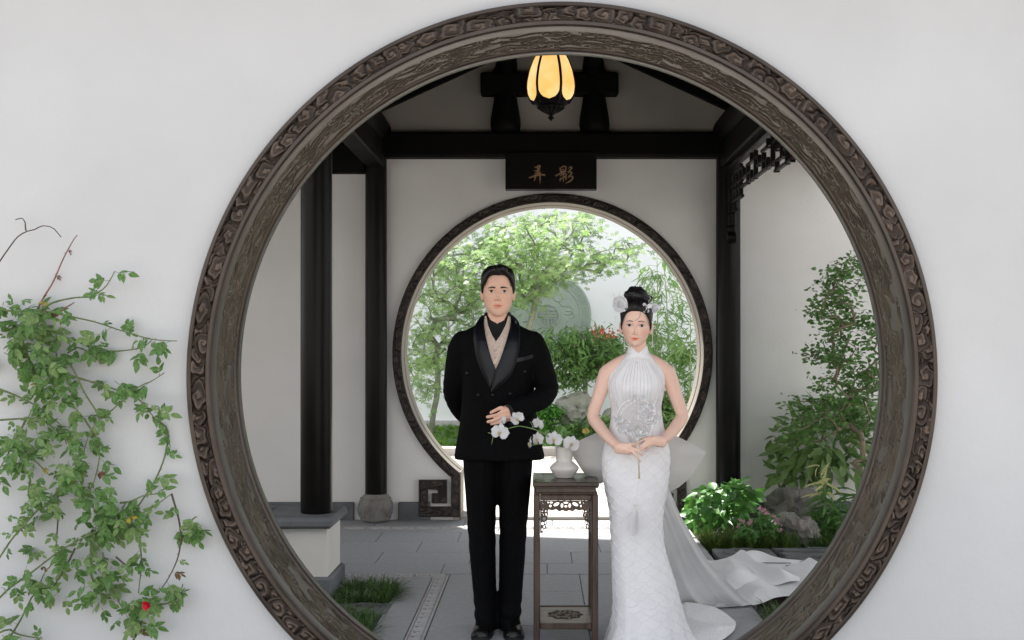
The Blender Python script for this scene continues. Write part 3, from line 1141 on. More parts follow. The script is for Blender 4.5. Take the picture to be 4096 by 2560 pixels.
for k in range(16):
    a, rad = k * .393 + r.uniform(-.1, .1), .36
    c = np.array([rad * math.cos(a), rad * math.sin(a)])
    t = np.linspace(0, 4.5, 14)
    rr = .10 * (1 - t / 6)
    ph = r.uniform(0, 6)
    sg = r.choice((-1, 1))
    m.tube(np.stack([c[0] + rr * np.cos(sg * t + ph), np.full(14, -.044), c[1] + rr * np.sin(sg * t + ph)], -1), np.linspace(.014, .006, 14), 6)
m.build('cloud_carving', 'medallion', med, True)

# slate strip, drain covers and beds at the right of the path
rng = random.Random(3)
sl = thing('slate_strip', 'strip of grey slate pieces laid on edge beside the plant bed', 'paving')
sl['kind'] = 'structure'
y = 7.18
k = 0
while y < 7.93:
    d = rng.uniform(.022, .055)
    x = 1.17 if y < 7.5 else 1.62
    x += rng.uniform(-.01, .05)
    while x < 3.6:
        ln = rng.uniform(.15, .6)
        V, F = chamfer_box(0, ln - .008, 0, d - .012, -.05, rng.uniform(-.006, .018), .005)
        V[:, 1] += rng.uniform(-.05, .05) * V[:, 0] + .008 * np.sin(V[:, 0] * 9 + k)
        V[:, 2] += rng.uniform(-.03, .03) * V[:, 0] + rng.uniform(-.1, .1) * V[:, 1]
        obj('slate_piece', V + np.array([x, y, 0]), F, 'slate', sl)
        x += ln
        k += 1
    y += d


def drain(x, y, s, label):
    o = thing('drain_cover', label, 'drain cover', loc=(x, y, 0))
    m = MB().box(-s, s, -s * .8, s * .8, -.04, .004, .006)
    m.build('stone_plate', 'slate', o)
    m = MB()
    for rr in (.92, .78):
        t = np.linspace(0, 2 * math.pi, 49)
        m.tube(np.stack([s * rr * .8 * np.cos(t), s * rr * .8 * np.sin(t), np.full(49, .005)], -1), .006, 6, False)
    m.build('ring_carving', 'slate', o, True)
    for k in range(4):
        a = k * math.pi / 2 + .5
        t = np.linspace(0, 2 * math.pi, 13)[:-1]
        V = np.stack([s * .35 * math.cos(a) + .14 * s * np.cos(t), s * .35 * math.sin(a) + .09 * s * np.sin(t), np.full(12, .0055)], -1)
        V = np.concatenate([V, V - [0, 0, .003]])
        obj('drain_slot', V, [tuple(range(12))] + [(i, (i + 1) % 12, 12 + (i + 1) % 12, 12 + i) for i in range(12)], 'soil', o)


drain(1.39, 7.72, .20, 'round carved stone drain cover beside the plant bed at right')
drain(-.955, 6.10, .15, 'round carved stone drain cover between the grass patches at left')
tag(MB().box(1.15, 1.18, 6.2, 7.2, -.05, .0, .004).build('edging', 'stone_grey'), 'thin stone edging right of the path under the veil', 'kerb', kind='structure')

tag(MB().box(3.62, 9, FW1 + .02, BW - .035, -.05, .0, .005).build('side_bounce_floor', 'stone_pale'), 'unseen pale stone floor added beyond the right bed to bounce light', 'floor', kind='structure')  # floor added out of view to bounce light onto the right wall
# ------------------------------------------------------------------ vegetation
def leafmat(name, col, col2, rough=.45, transl=.35, scale=8.0, spec=.4):
    k = (1.30, 1.14, .95)
    col, col2 = (tuple(a * b for a, b in zip(c, k)) for c in (col, col2))
    return mat(name, col, rough, var=.25, scale=scale, col2=col2, transl=transl, spec=spec, detail=3)


leafmat('rose_leaf', (.07, .175, .05), (.13, .28, .09), .38, .30, 11)
leafmat('rose_leaf_pale', (.14, .27, .10), (.20, .33, .14), .4, .35, 11)
leafmat('rose_leaf_yellow', (.45, .33, .03), (.30, .30, .04), .5, .35, 20)
leafmat('rose_leaf_red', (.16, .05, .04), (.12, .10, .04), .45, .3, 20)
mat('rose_stem', (.13, .17, .06), .6, var=.3, scale=25)
mat('rose_stem_red', (.22, .09, .07), .6, var=.3, scale=25)
mat('twig', (.10, .07, .05), .8, var=.3, scale=25, bump=.3)
leafmat('maple_leaf', (.18, .36, .14), (.32, .50, .25), .5, .45, 1.6)
mat('maple_bark', (.19, .21, .15), .85, var=.3, scale=9, bump=.4, bscale=30)
leafmat('bamboo_leaf', (.13, .30, .09), (.26, .44, .19), .45, .4, 3)
mat('bamboo_cane', (.20, .30, .10), .5, var=.2, scale=10)
leafmat('nandina_leaf', (.075, .20, .06), (.17, .33, .12), .45, .35, 4)
mat('berry', (.42, .11, .05), .35, var=.2, scale=20)
leafmat('box_leaf', (.05, .22, .03), (.12, .36, .06), .45, .4, 12)
leafmat('bush_leaf', (.045, .16, .042), (.08, .25, .065), .35, .25, 9)
leafmat('bush_leaf_young', (.06, .21, .04), (.10, .28, .06), .38, .3, 9)
leafmat('aucuba_leaf', (.085, .23, .06), (.22, .36, .15), .35, .3, 55)
leafmat('tree_leaf', (.065, .18, .055), (.13, .29, .09), .4, .3, 12)
mat('tree_bark', (.23, .19, .13), .85, var=.3, scale=20, bump=.4, bscale=50)
leafmat('lance_leaf', (.06, .18, .05), (.10, .25, .07), .38, .3, 8)
leafmat('lance_leaf_sunlit', (.50, .62, .30), (.70, .75, .50), .4, .4, 8)  # sunlit copy of the lance leaf, the sunlight put into its colour
leafmat('grass_blade', (.04, .105, .028), (.085, .18, .05), .45, .2, 14)
leafmat('grass_blade_light', (.09, .17, .035), (.15, .22, .06), .5, .3, 14)
leafmat('lawn_blade', (.08, .20, .03), (.16, .33, .06), .5, .4, 3)
leafmat('pentas_leaf', (.055, .19, .045), (.09, .26, .07), .4, .3, 9)
mat('pink_petal', (.55, .30, .36), .5, var=.25, scale=30, transl=.3)
mat('red_petal', (.55, .01, .03), .45, var=.3, scale=30, transl=.2)
mat('yellow_petal', (.75, .55, .18), .5, var=.2, scale=30, transl=.3)
mat('green_stem', (.10, .20, .05), .55, var=.2, scale=20)
mat('rock', (.40, .365, .32), .9, var=.3, scale=9, bump=.7, bscale=35, col2=(.15, .145, .14), detail=9)
mat('rock_pale', (.48, .47, .42), .9, var=.2, scale=4, bump=.7, bscale=14, col2=(.24, .26, .21), detail=9)


def leaf_tpl(L=1.0, W=.45, fold=.12, droop=.15, prof=((0, .02), (.18, .72), (.42, 1.0), (.7, .72), (1, 0.0))):
    """A leaf from the origin along +x, facing +z, folded along the midrib."""
    V, F = [], []
    for t, w in prof:
        x, z = t * L, -droop * L * t * t
        V += [(x, -w * W / 2 * L, z + fold * w * W * L), (x, 0, z), (x, w * W / 2 * L, z + fold * w * W * L)]
    for i in range(len(prof) - 1):
        a = i * 3
        F += [(a, a + 3, a + 4, a + 1), (a + 1, a + 4, a + 5, a + 2)]
    return np.array(V), np.array(F)


def star_tpl(lobes=7):
    """A palmate maple leaf, about 1 across, stalk at the origin."""
    V, F = [(0.0, 0, 0)], []
    lens = [.38, .62, .85, 1.0, .85, .62, .38][:lobes]
    ang = np.linspace(-130, 130, 7)
    for k, (a, ln) in enumerate(zip(ang, lens)):
        a = R(a)
        for (da, rr) in ((-R(15), .30 * ln + .06), (0, ln * .62), (R(15), .30 * ln + .06)):
            V.append((rr * math.cos(a + da), rr * math.sin(a + da), -.10 * rr * rr))
    V = np.array(V)
    for k in range(7):
        F.append((0, 1 + k * 3, 2 + k * 3, 3 + k * 3))
    return V, np.array(F)


def scatter(tpl, pos, dirs, norms, size):
    TV, TF = tpl
    pos, dirs, norms = np.asarray(pos, float), np.asarray(dirs, float), np.asarray(norms, float)
    size = np.broadcast_to(np.asarray(size, float), (len(pos),))
    x = dirs / (np.linalg.norm(dirs, axis=1)[:, None] + 1e-9)
    z = norms - x * np.sum(norms * x, 1)[:, None]
    z /= np.linalg.norm(z, axis=1)[:, None] + 1e-9
    y = np.cross(z, x)
    V = pos[:, None] + size[:, None, None] * (TV[None, :, :1] * x[:, None] + TV[None, :, 1:2] * y[:, None] + TV[None, :, 2:] * z[:, None])
    F = TF[None] + (np.arange(len(pos)) * len(TV))[:, None, None]
    return V.reshape(-1, 3), F.reshape(-1, TF.shape[1])


def basis(d, nrm, s, p):
    x = Vector(d).normalized()
    z = Vector(nrm)
    z = (z - x * z.dot(x)).normalized()
    y = z.cross(x)
    M = Matrix((x * s, y * s, z * s)).transposed().to_4x4()
    M.translation = Vector(p)
    return M


def leaf_mesh(name, tpl, material, scale=1.0):
    V, F = tpl
    me = mesh_from(name, V * scale, F)
    me.materials.append(MATS[material])
    me.polygons.foreach_set('use_smooth', [True] * len(me.polygons))
    return me


def rvec(r, spread=1.0):
    return np.array([r.gauss(0, spread), r.gauss(0, spread), r.gauss(0, spread)])


def grow(trunk, targets, r, r_tip=.006, power=.42, wig=.12, up=.2):
    """Joins every target to the nearest branch; gives a tapering branch network."""
    nodes = [np.array(p, float) for p in trunk]
    par = [-1] + list(range(len(trunk) - 1))
    root = nodes[0]
    top = nodes[-1]
    T = sorted(targets, key=lambda t: np.linalg.norm(t - top))
    for t in T:
        A = np.array(nodes)
        d = np.linalg.norm(A - t, axis=1) + .25 * np.maximum(0, A[:, 2] - t[2])
        d[:max(1, len(trunk) // 2)] += .6
        i = int(np.argmin(d))
        a = nodes[i]
        L = np.linalg.norm(t - a)
        k = max(2, int(L / .22) + 1)
        for s in range(1, k + 1):
            f = s / k
            p = a + (t - a) * f + np.array([0, 0, up * L * f * (1 - f)]) + (rvec(r, wig * L * .25) if s < k else 0)
            nodes.append(p)
            par.append(i if s == 1 else len(nodes) - 2)
            
    n = len(nodes)
    cnt = np.ones(n)
    for i in range(n - 1, 0, -1):
        cnt[par[i]] += cnt[i]
    rad = r_tip * cnt ** power
    kids = {}
    for i in range(1, n):
        kids.setdefault(par[i], []).append(i)
    chains = []
    stack = [0]
    seen = set()
    starts = [(0, None)]
    while starts:
        s, p = starts.pop()
        ch = ([p] if p is not None else []) + [s]
        while s in kids:
            ks = sorted(kids[s], key=lambda q: -cnt[q])
            for q in ks[1:]:
                starts.append((q, s))
            s = ks[0]
            ch.append(s)
        chains.append(ch)
    m = MB()
    for ch in chains:
        if len(ch) < 2:
            continue
        pts = np.array([nodes[i] for i in ch])
        rr = np.array([rad[i] for i in ch])
        if len(ch) > 2 and ch[0] != 0:
            rr[0] = rr[1]
        rr[-1] *= .5
        m.tube(pts, rr, 7 if rr.max() > .02 else 5)
    return m


def crown_targets(ells, Y, dy, n, r):
    w_ = np.array([e[2] * e[3] for e in ells], float)
    w_ /= w_.sum()
    T = []
    for k in range(n):
        e = ells[int(np.searchsorted(np.cumsum(w_), r.random()))]
        a, q = r.uniform(0, 6.283), math.sqrt(r.random())
        T.append(P(e[0] + e[2] * q * math.cos(a), e[1] + e[3] * q * math.sin(a), Y + r.uniform(-dy, dy)))
    return T


def foliage(name, tpl, T, per, size, spread, r, material, parent, flat=.5, out=None, droop=.3, smooth=False, kind='stuff'):
    pos, dr, nr, sz = [], [], [], []
    for t in T:
        for _ in range(per):
            o = rvec(r, spread)
            o[2] *= .6
            pos.append(t + o)
            d = rvec(r, 1.0)
            d[2] = d[2] * .4 - droop
            dr.append(d)
            nn = rvec(r, flat)
            nn[2] += 1.0
            nn[1] -= .35
            nr.append(nn)
            sz.append(size * r.uniform(.65, 1.25))
    V, F = scatter(tpl, pos, dr, nr, sz)
    o = obj(name, V, F, material, parent, smooth)
    if kind:
        o['kind'] = kind
    return o


# ---- maples in the garden
LEAF5 = leaf_tpl()
STAR = star_tpl()


def maple(trunk_px, ells, Y, n, per, label, seed, size=.125):
    r = random.Random(seed)
    trunk = [P(a, b, Y + c) for a, b, c in trunk_px]
    trunk[0][2] = .03
    trunk = list(spl(np.array(trunk), 9))
    T = crown_targets(ells, Y, .75, n, r)
    t = thing('maple_tree', label, 'tree', 'maples in the garden')
    m = grow(trunk, T, r, .0055, .345)
    m.build('trunk', 'maple_bark', t, True)
    foliage('crown', STAR, T, per, size, .12, r, 'maple_leaf', t, .55)
    return t


maple([(431, 436, 0), (433, 415, 0), (437, 396, .05), (438, 375, .05), (436, 352, 0), (446, 336, 0)],
      [(448, 285, 42, 30), (428, 328, 22, 38), (468, 338, 30, 22), (424, 380, 20, 22), (458, 258, 38, 18), (440, 352, 24, 16), (470, 300, 30, 22), (418, 350, 14, 30)],
      16.8, 190, 14, 'pale green maple with the leaning trunk at the left edge of the inner gate', 31)
maple([(512, 438, 0), (514, 400, 0), (522, 350, 0), (534, 312, 0), (538, 290, 0), (545, 278, 0)],
      [(545, 234, 52, 22), (560, 264, 50, 20), (604, 256, 34, 9), (530, 274, 40, 22), (632, 244, 14, 5), (622, 262, 18, 6), (520, 296, 26, 12), (548, 286, 20, 6), (528, 222, 28, 12),
       (566, 220, 26, 9), (500, 246, 36, 22), (488, 268, 26, 20), (640, 248, 8, 3)],
      16.2, 235, 14, 'spreading maple whose crown arches over the man and the round carving', 33)

# ---- nandina bush with berries
r = random.Random(5)
nd = thing('nandina_bush', 'feathery green bush with red berries in front of the round carving', 'bush')
Yn = 16.9
T = crown_targets([(585, 352, 38, 20), (575, 368, 30, 14), (600, 345, 26, 16), (560, 345, 18, 14)], Yn, .45, 130, r)
base = [P(585, 432, Yn), P(586, 410, Yn), P(585, 388, Yn), P(586, 372, Yn)]
base[0][2] = .04
grow(list(spl(np.array(base), 7)), T, r, .005, .36).build('stem', 'maple_bark', nd, True)
NAR = leaf_tpl(1, .26, .1, .25)
foliage('foliage', NAR, T, 26, .12, .13, r, 'nandina_leaf', nd, .7, droop=.5)
bc, bs = P(604, 333, Yn - .5), []
m = MB()
ico = None


def ico_mesh(sub=1, rad=1.0):
    bm = bmesh.new()
    bmesh.ops.create_icosphere(bm, subdivisions=sub, radius=rad)
    V = np.array([v.co[:] for v in bm.verts])
    F = np.array([[v.index for v in f.verts] for f in bm.faces])
    bm.free()
    return V, F


IV, IF = ico_mesh(1)
for k in range(60):
    p = bc + np.array([r.gauss(0, .11), r.gauss(0, .06), r.gauss(0, .045)])
    m.add(IV * r.uniform(.012, .02) + p, IF)
ob = m.build('berries', 'berry', nd, True)
ob['kind'] = 'stuff'

# ---- bamboo at the right of the inner gate
r = random.Random(8)
Yb = 16.3
BAM = leaf_tpl(1, .15, .12, .3, ((0, .1), (.15, .9), (.4, 1), (.75, .55), (1, 0)))
for k, (x0, x1, top, lab) in enumerate(((651, 657, 252, 'left cane of the bamboo clump, reaching the gate rim'), (668, 664, 262, 'middle cane of the bamboo clump'),
                                        (686, 690, 300, 'right cane of the bamboo clump beside the gate rim'), (700, 697, 330, 'lowest cane of the bamboo clump at the right'))):
    b = thing('bamboo', lab, 'bamboo', 'bamboo clump')
    Y = Yb + r.uniform(-.4, .4)
    a, e = P(x0, 440, Y), P(x1, top, Y)
    a[2] = .03
    mid = (a + e) / 2 + np.array([r.uniform(-.05, .05), 0, 0])
    path = spl(np.array([a, mid, e]), 14)
    m = MB().tube(path, np.linspace(.016, .004, 14), 7)
    m.build('cane', 'bamboo_cane', b, True)
    pos, dr, nr, sz = [], [], [], []
    tw = MB()
    for q in range(62 if k < 2 else 46):
        t = r.uniform(.12 if k < 2 else .2, 1)
        p0 = path[int(t * 13)]
        tip = p0 + np.array([r.choice((-1, 1)) * r.uniform(.1, .34), r.uniform(-.25, .25), r.uniform(-.05, .22)])
        tw.tube(spl(np.array([p0, (p0 + tip) / 2 + [0, 0, .03], tip]), 4), .0025, 4)
        for _ in range(11):
            pos.append(p0 + (tip - p0) * r.uniform(.45, 1.05) + rvec(r, .03))
            dr.append(np.array([r.gauss(np.sign(tip[0] - p0[0]) * .6, .6), r.gauss(0, .5), r.uniform(-1.1, .1)]))
            nr.append(np.array([r.gauss(0, .5), -.6 + r.gauss(0, .5), 1]))
            sz.append(r.uniform(.10, .19))
    o = tw.build('twigs', 'bamboo_cane', b)
    o['kind'] = 'stuff'
    V, F = scatter(BAM, pos, dr, nr, sz)
    o = obj('foliage', V, F, 'bamboo_leaf', b, True)
    o['kind'] = 'stuff'

# ---- low round shrub, ferns and roses behind the couple
r = random.Random(12)
Ys = 16.6
sh = thing('box_shrub', 'small bright green shrub beside the pale garden rock', 'shrub')
T = crown_targets([(549, 418, 10, 15), (546, 410, 8, 8)], Ys, .18, 60, r)
b0 = P(549, 438, Ys)
b0[2] = .04
grow([b0, P(549, 428, Ys), P(549, 420, Ys)], T, r, .003).build('stem', 'maple_bark', sh, True)
foliage('foliage', leaf_tpl(1, .7, .1, .1), T, 24, .045, .06, r, 'box_leaf', sh, .9)
fr = thing('leafy_undergrowth', 'low green leaves around the foot of the pale garden rock', 'plant')
T = crown_targets([(600, 428, 24, 8), (575, 432, 20, 5), (660, 412, 14, 16), (690, 420, 10, 10)], Ys - .3, .3, 90, r)
foliage('foliage', leaf_tpl(1, .4, .1, .3), T, 12, .12, .09, r, 'nandina_leaf', fr, .8, kind=None)
ros = thing('yellow_rose', 'single yellow rose flower left of the bride beside the rock', 'flower', loc=tuple(P(585.5, 430.5, Ys - .6)))
rings = []
for k in range(14):
    a, rr = k * 2.4, .012 + .0042 * k
    V, F = leaf_tpl(1, .9, .25, -.2)
    obj('petal', (np.array(basis((math.cos(a), -.5 - .3 / (k + 1), math.sin(a)), (-math.cos(a) * .8, -1, -math.sin(a) * .8), .035 + .003 * k, (0, 0, 0))) @ np.c_[V, np.ones(len(V))].T).T[:, :3], F, 'yellow_petal', ros, True)


# ---- rocks
def rock(name, label, c, size, seed, material, sub=5, pits=10, parent=None, rough=.22):
    V, F = ico_mesh(sub)
    rg = np.random.default_rng(seed)
    D = V.copy()
    d = 1 + rough * smooth_noise(D, 3.0, seed) - rough * .9 * np.abs(smooth_noise(D, 6.0, seed + 1)) + rough * .35 * smooth_noise(D, 15, seed + 2) - rough * .3 * np.abs(smooth_noise(D, 24, seed + 3))
    for k in range(pits):
        q = rg.normal(size=3)
        q[1] = -abs(q[1])
        q /= np.linalg.norm(q)
        dd = np.linalg.norm(D - q, axis=1)
        ww = rg.uniform(.10, .26)
        d -= rg.uniform(.12, .34) * np.exp(-(dd / ww) ** 4)
    V = V * d[:, None] * np.array(size)
    V[:, 2] = np.maximum(V[:, 2], -size[2] * .75)
    o = obj(name, V + np.array(c), F, material, parent, True, 35)
    return tag(o, label, 'rock')


rock('garden_rock', 'tall pitted pale rock standing on the lawn behind the couple', P(577, 411, 16.9) + [0, 0, 0], (.34, .26, .34), 3, 'rock_pale', 5, 16)
rock('garden_rock', 'smaller pale rock half hidden behind the bride', P(614, 421, 16.8), (.20, .18, .20), 5, 'rock_pale', 4, 6)
rock('bed_rock', 'grey-brown rock lying behind the flowers in the right bed', P(797, 511, 8.75), (.28, .2, .20), 8, 'rock', 5, 8, rough=.26)
rock('bed_rock', 'buff pitted rock standing at the front of the right bed', P(802, 533, 8.12), (.145, .12, .125), 15, 'rock', 5, 14, rough=.3)
rock('bed_rock', 'pale sloping rock between the two bigger rocks of the right bed', P(789, 527, 8.4), (.12, .1, .11), 19, 'rock_pale', 4, 4, rough=.2)


# ---- plants of the right bed; their big leaves are pieces of their own
def leafy_bush(name, label, cat, ells, Y, dy, n, size, meshes, base, r, stemmat='green_stem', face=.55, droop=.35, group=None, tip=.004):
    t = thing(name, label, cat, group)
    T = crown_targets(ells, Y, dy, n, r)
    g = list(T[::3])
    b0 = P(base[0], base[1], Y)
    b0[2] = -.03
    grow([b0, (b0 * .6 + P(*base[2:], Y) * .4), P(*base[2:], Y)], g, r, tip, .36).build('stems', stemmat, t, True)
    cen = np.mean(T, 0)
    for p in T:
        o = p - cen
        d = o / (np.linalg.norm(o) + 1e-6) * 1.0 + rvec(r, .55)
        d[2] -= droop
        nn = np.array([0, -face, .8]) + rvec(r, .35)
        inst('leaf', r.choice(meshes), t, mtx=basis(d, nn, size * r.uniform(.65, 1.2), p))
    return t


r = random.Random(21)
OVA = leaf_tpl(1, .58, .12, .22)
OVM = [leaf_mesh('leaf', OVA, m_) for m_ in ('bush_leaf', 'bush_leaf', 'bush_leaf_young')]
leafy_bush('leafy_bush', 'dark green broad-leaved bush at the foot of the right column', 'bush',
           [(722, 500, 33, 15), (712, 512, 24, 14), (735, 496, 20, 12), (698, 516, 10, 10), (728, 515, 14, 8)], 8.55, .26, 290, .105, OVM, (722, 532, 722, 512), r)
PEN = [leaf_mesh('leaf', leaf_tpl(1, .42, .12, .2), 'pentas_leaf')]
pen = leafy_bush('pink_flower_bush', 'low bush with pink flower clusters in front of the rocks', 'bush', [(758, 528, 18, 13), (748, 534, 12, 9), (768, 526, 10, 10)], 8.12, .14, 210, .062, PEN, (758, 546, 758, 530), r)
PF = MB()
for (a, b) in ((741, 521), (749, 524), (759, 508), (767, 513), (774, 516), (778, 524), (780, 530), (764, 510), (751, 521), (777, 520), (770, 531), (738, 527)):
    c = P(a, b, 8.02 + r.uniform(-.05, .05))
    m = MB()
    for k in range(15):
        p = c + np.array([r.gauss(0, .0095), r.gauss(0, .008), r.gauss(0, .0065)])
        for q in range(5):
            aa = q * 1.2566 + r.uniform(-.1, .1)
            V, F = leaf_tpl(1, .6, 0, .1)
            M = np.array(basis((math.cos(aa), -.15, math.sin(aa)), (0, -1, .35), .0078, p))
            m.add((M @ np.c_[V, np.ones(len(V))].T).T[:, :3], F)
    m.build('flower_head', 'pink_petal', pen, True)
AUC = [leaf_mesh('leaf', leaf_tpl(1, .36, .12, .25), 'aucuba_leaf')]
leafy_bush('aucuba_bush', 'speckled long-leaved bush leaning on the bright right wall', 'bush',
           [(800, 440, 32, 30), (790, 470, 24, 22), (830, 430, 30, 30), (820, 465, 26, 22), (850, 440, 26, 36), (872, 430, 14, 30)], 8.95, .16, 290, .145, AUC, (822, 515, 820, 470), r, face=.7, droop=.15)

# small-leaved tree leaning in from the right
tr = thing('small_tree', 'slender small-leaved tree leaning in at the right beside the gate rim', 'tree')
r = random.Random(27)
Yt = 8.35
trunk = [P(905, 540, Yt), P(893, 512, Yt), P(878, 490, Yt), P(862, 473, Yt), P(853, 462, Yt)]
trunk[0][2] = -.04
T = crown_targets([(852, 275, 14, 16), (832, 285, 14, 14), (866, 258, 10, 14), (840, 310, 24, 18), (858, 330, 24, 20), (832, 350, 22, 16), (815, 352, 9, 6), (850, 370, 28, 18), (836, 392, 20, 12),
                   (868, 390, 18, 20), (804, 408, 18, 9), (824, 415, 28, 14), (796, 424, 12, 12), (850, 420, 28, 16), (872, 350, 12, 30), (810, 436, 20, 10), (870, 450, 14, 18)], Yt, .28, 190, r)
grow(list(spl(np.array(trunk), 7)), T, r, .0030, .33, .10, .05).build('trunk', 'tree_bark', tr, True)
foliage('crown', leaf_tpl(1, .62, .1, .1), T, 20, .040, .055, r, 'tree_leaf', tr, .9, droop=.0)

# lance-leaved plants in front of the speckled bush
LAN = leaf_mesh('leaf', leaf_tpl(1, .17, .12, .45, ((0, .15), (.2, .85), (.45, 1), (.75, .6), (1, 0))), 'lance_leaf')
LAP = leaf_mesh('leaf', leaf_tpl(1, .17, .12, .45, ((0, .15), (.2, .85), (.45, 1), (.75, .6), (1, 0))), 'lance_leaf_sunlit')
for k, (x, topy, lab, pale) in enumerate(((822, 478, 'lance-leaved plant with leaves painted pale as if sunlit before the speckled bush', True), (838, 492, 'green lance-leaved plant right of the one with leaves painted sunlit', False),
                                          (856, 486, 'green lance-leaved plant close to the gate rim', False), (842, 515, 'short green lance-leaved plant above the grass at right', False),
                                          (815, 505, 'green lance-leaved plant behind the buff pitted rock', False))):
    t = thing('lance_leaved_plant', lab, 'plant', 'lance-leaved plants in the right bed')
    Y = 8.25 + .05 * (k % 3)
    for q in range(4):
        a = P(x + r.uniform(-6, 6), 545, Y)
        a[2] = -.03
        e = P(x + r.uniform(-14, 10), topy + r.uniform(-26 if pale else -6, 22), Y - .05)
        path = spl(np.array([a, (a + e) / 2 + [.02, 0, 0], e]), 8)
        MB().tube(path, np.linspace(.005, .002, 8), 5).build('stem', 'green_stem', t, True)
        for i in range(12):
            p = path[min(7, 2 + i // 2)]
            d = np.array([r.gauss(0, 1), r.gauss(-.3, .6), r.uniform(-.2, .7)])
            inst('leaf', LAP if pale and i > 7 else LAN, t, mtx=basis(d, (r.gauss(0, .3), -.6, 1), r.uniform(.09, .17), p))


# ---- grass patches
def grass(name, label, poly, n, h, material, seed, dens_tuft=14, kind='stuff', zb=0.0, curl=.6, wd=.05):
    r = np.random.default_rng(seed)
    poly = np.array(poly)
    lo, hi = poly.min(0), poly.max(0)
    pts = []
    while len(pts) < n // dens_tuft:
        p = r.uniform(lo, hi)
        c = False
        j = len(poly) - 1
        for i in range(len(poly)):
            if (poly[i][1] > p[1]) != (poly[j][1] > p[1]) and p[0] < (poly[j][0] - poly[i][0]) * (p[1] - poly[i][1]) / (poly[j][1] - poly[i][1]) + poly[i][0]:
                c = not c
            j = i
        if c:
            pts.append(p)
    pts = np.repeat(np.array(pts), dens_tuft, 0) + r.normal(0, .012, (len(pts) * dens_tuft, 2))
    N = len(pts)
    a = r.uniform(0, 2 * math.pi, N)
    L = h * r.uniform(.55, 1.25, N)
    lean = r.uniform(.25, 1.0, N) * curl
    dx, dy = np.cos(a), np.sin(a)
    rows_ = []
    for t, w_ in ((0, 1), (.35, .95), (.7, .7), (1, .08)):
        out = L * lean * t ** 1.6
        zz = L * (t - .45 * lean * t ** 2.4)
        for s in (-1, 1):
            ww = s * w_ * wd * L * .5
            rows_.append(np.stack([pts[:, 0] + dx * out - dy * ww, pts[:, 1] + dy * out + dx * ww, zb + zz], -1))
    V = np.stack(rows_, 1).reshape(-1, 3)
    q = np.array([(0, 1, 3, 2), (2, 3, 5, 4), (4, 5, 7, 6)])
    F = (q[None] + (np.arange(N) * 8)[:, None, None]).reshape(-1, 4)
    return tag(obj(name, V, F, material), label, 'grass', kind=kind)


grass('bed_grass', 'dark mondo grass covering the front of the right bed', [(1.2, 7.95), (3.4, 7.95), (3.4, 8.45), (2.2, 8.5), (1.17, 8.5)], 6000, .16, 'grass_blade', 1, zb=-.04, curl=1.0, wd=.04)
grass('bed_grass', 'yellowish mondo grass at the left corner of the right bed', [(1.2, 7.95), (1.75, 7.95), (1.5, 8.25), (1.18, 8.35)], 1400, .15, 'grass_blade_light', 2, zb=-.04, curl=1.0, wd=.04)
grass('near_grass', 'clump of dark grass in the corner by the right rim of the near gate', [(1.19, 4.9), (2.0, 4.9), (2.0, 6.2), (1.19, 6.15)], 3800, .13, 'grass_blade', 3, zb=-.05, curl=1.4, wd=.045)
grass('left_grass', 'clump of dark grass at the corner of the low bench', [(-1.16, 6.22), (-.84, 6.24), (-.84, 6.66), (-1.12, 6.66)], 3000, .13, 'grass_blade', 4, zb=-.05, curl=1.4, wd=.045)
grass('left_grass', 'dark grass below the drain cover by the left rim', [(-1.5, 4.95), (-.84, 4.95), (-.84, 5.98), (-1.1, 5.98), (-1.15, 6.25), (-1.5, 6.25)], 6500, .13, 'grass_blade', 5, zb=-.05, curl=1.4, wd=.045)
grass('lawn_grass', 'short bright lawn grass under the garden wall', [(-4, 14.72), (5, 14.72), (5, 18.7), (-4, 18.7)], 26000, .075, 'lawn_blade', 6, zb=.05, curl=.8, wd=.14)

# ---- climbing rose on the near wall
rose = thing('climbing_rose', 'climbing rose sprawling over the near white wall at left', 'climbing plant')


def z7(p):
    return (.1405 * p[0], 212.5 + .1405 * p[1])


def z8(p):
    return (.1505 * p[0], 412.5 + .1505 * p[1])


A7 = dict(
    dead=[(-20, 380), (0, 345), (80, 230), (130, 170), (190, 135), (250, 120), (300, 95), (370, 105), (410, 145), (435, 175)],
    dead2=[(185, 130), (180, 100), (178, 70), (155, 40), (110, 52)],
    red=[(265, 690), (320, 590), (380, 490), (450, 330), (520, 200), (550, 160)],
    c=[(300, 690), (380, 640), (540, 605), (640, 600), (740, 540), (790, 470), (815, 420)],
    d=[(-30, 690), (200, 710), (330, 705), (500, 740), (680, 780), (830, 830), (960, 870), (1100, 905), (1260, 915)],
    e=[(270, 890), (400, 885), (520, 905), (640, 950), (740, 980), (850, 985), (1010, 960), (1090, 900)],
    f=[(60, 1010), (100, 940), (180, 820), (260, 710)],
    g=[(470, 1035), (540, 1150), (600, 1280), (690, 1420), (720, 1465), (850, 1360), (990, 1240), (1080, 1200), (1170, 1140)],
    h=[(440, 1140), (500, 1160), (700, 1220), (850, 1270), (1000, 1340), (1080, 1440), (1150, 1512)],
    i=[(-20, 1250), (130, 1310), (280, 1390), (420, 1500)],
    j=[(250, 1000), (350, 1120), (430, 1250), (520, 1370), (600, 1470)],
    k=[(150, 880), (190, 1000), (240, 1150), (262, 1300), (220, 1420), (170, 1512)],
    l=[(300, 800), (400, 1000), (380, 1100), (300, 1250)],
    m=[(0, 780), (120, 800), (250, 830), (380, 800)],
    n=[(400, 740), (450, 690), (530, 640)],
    o=[(480, 1000), (560, 960), (640, 1000), (720, 1010)])
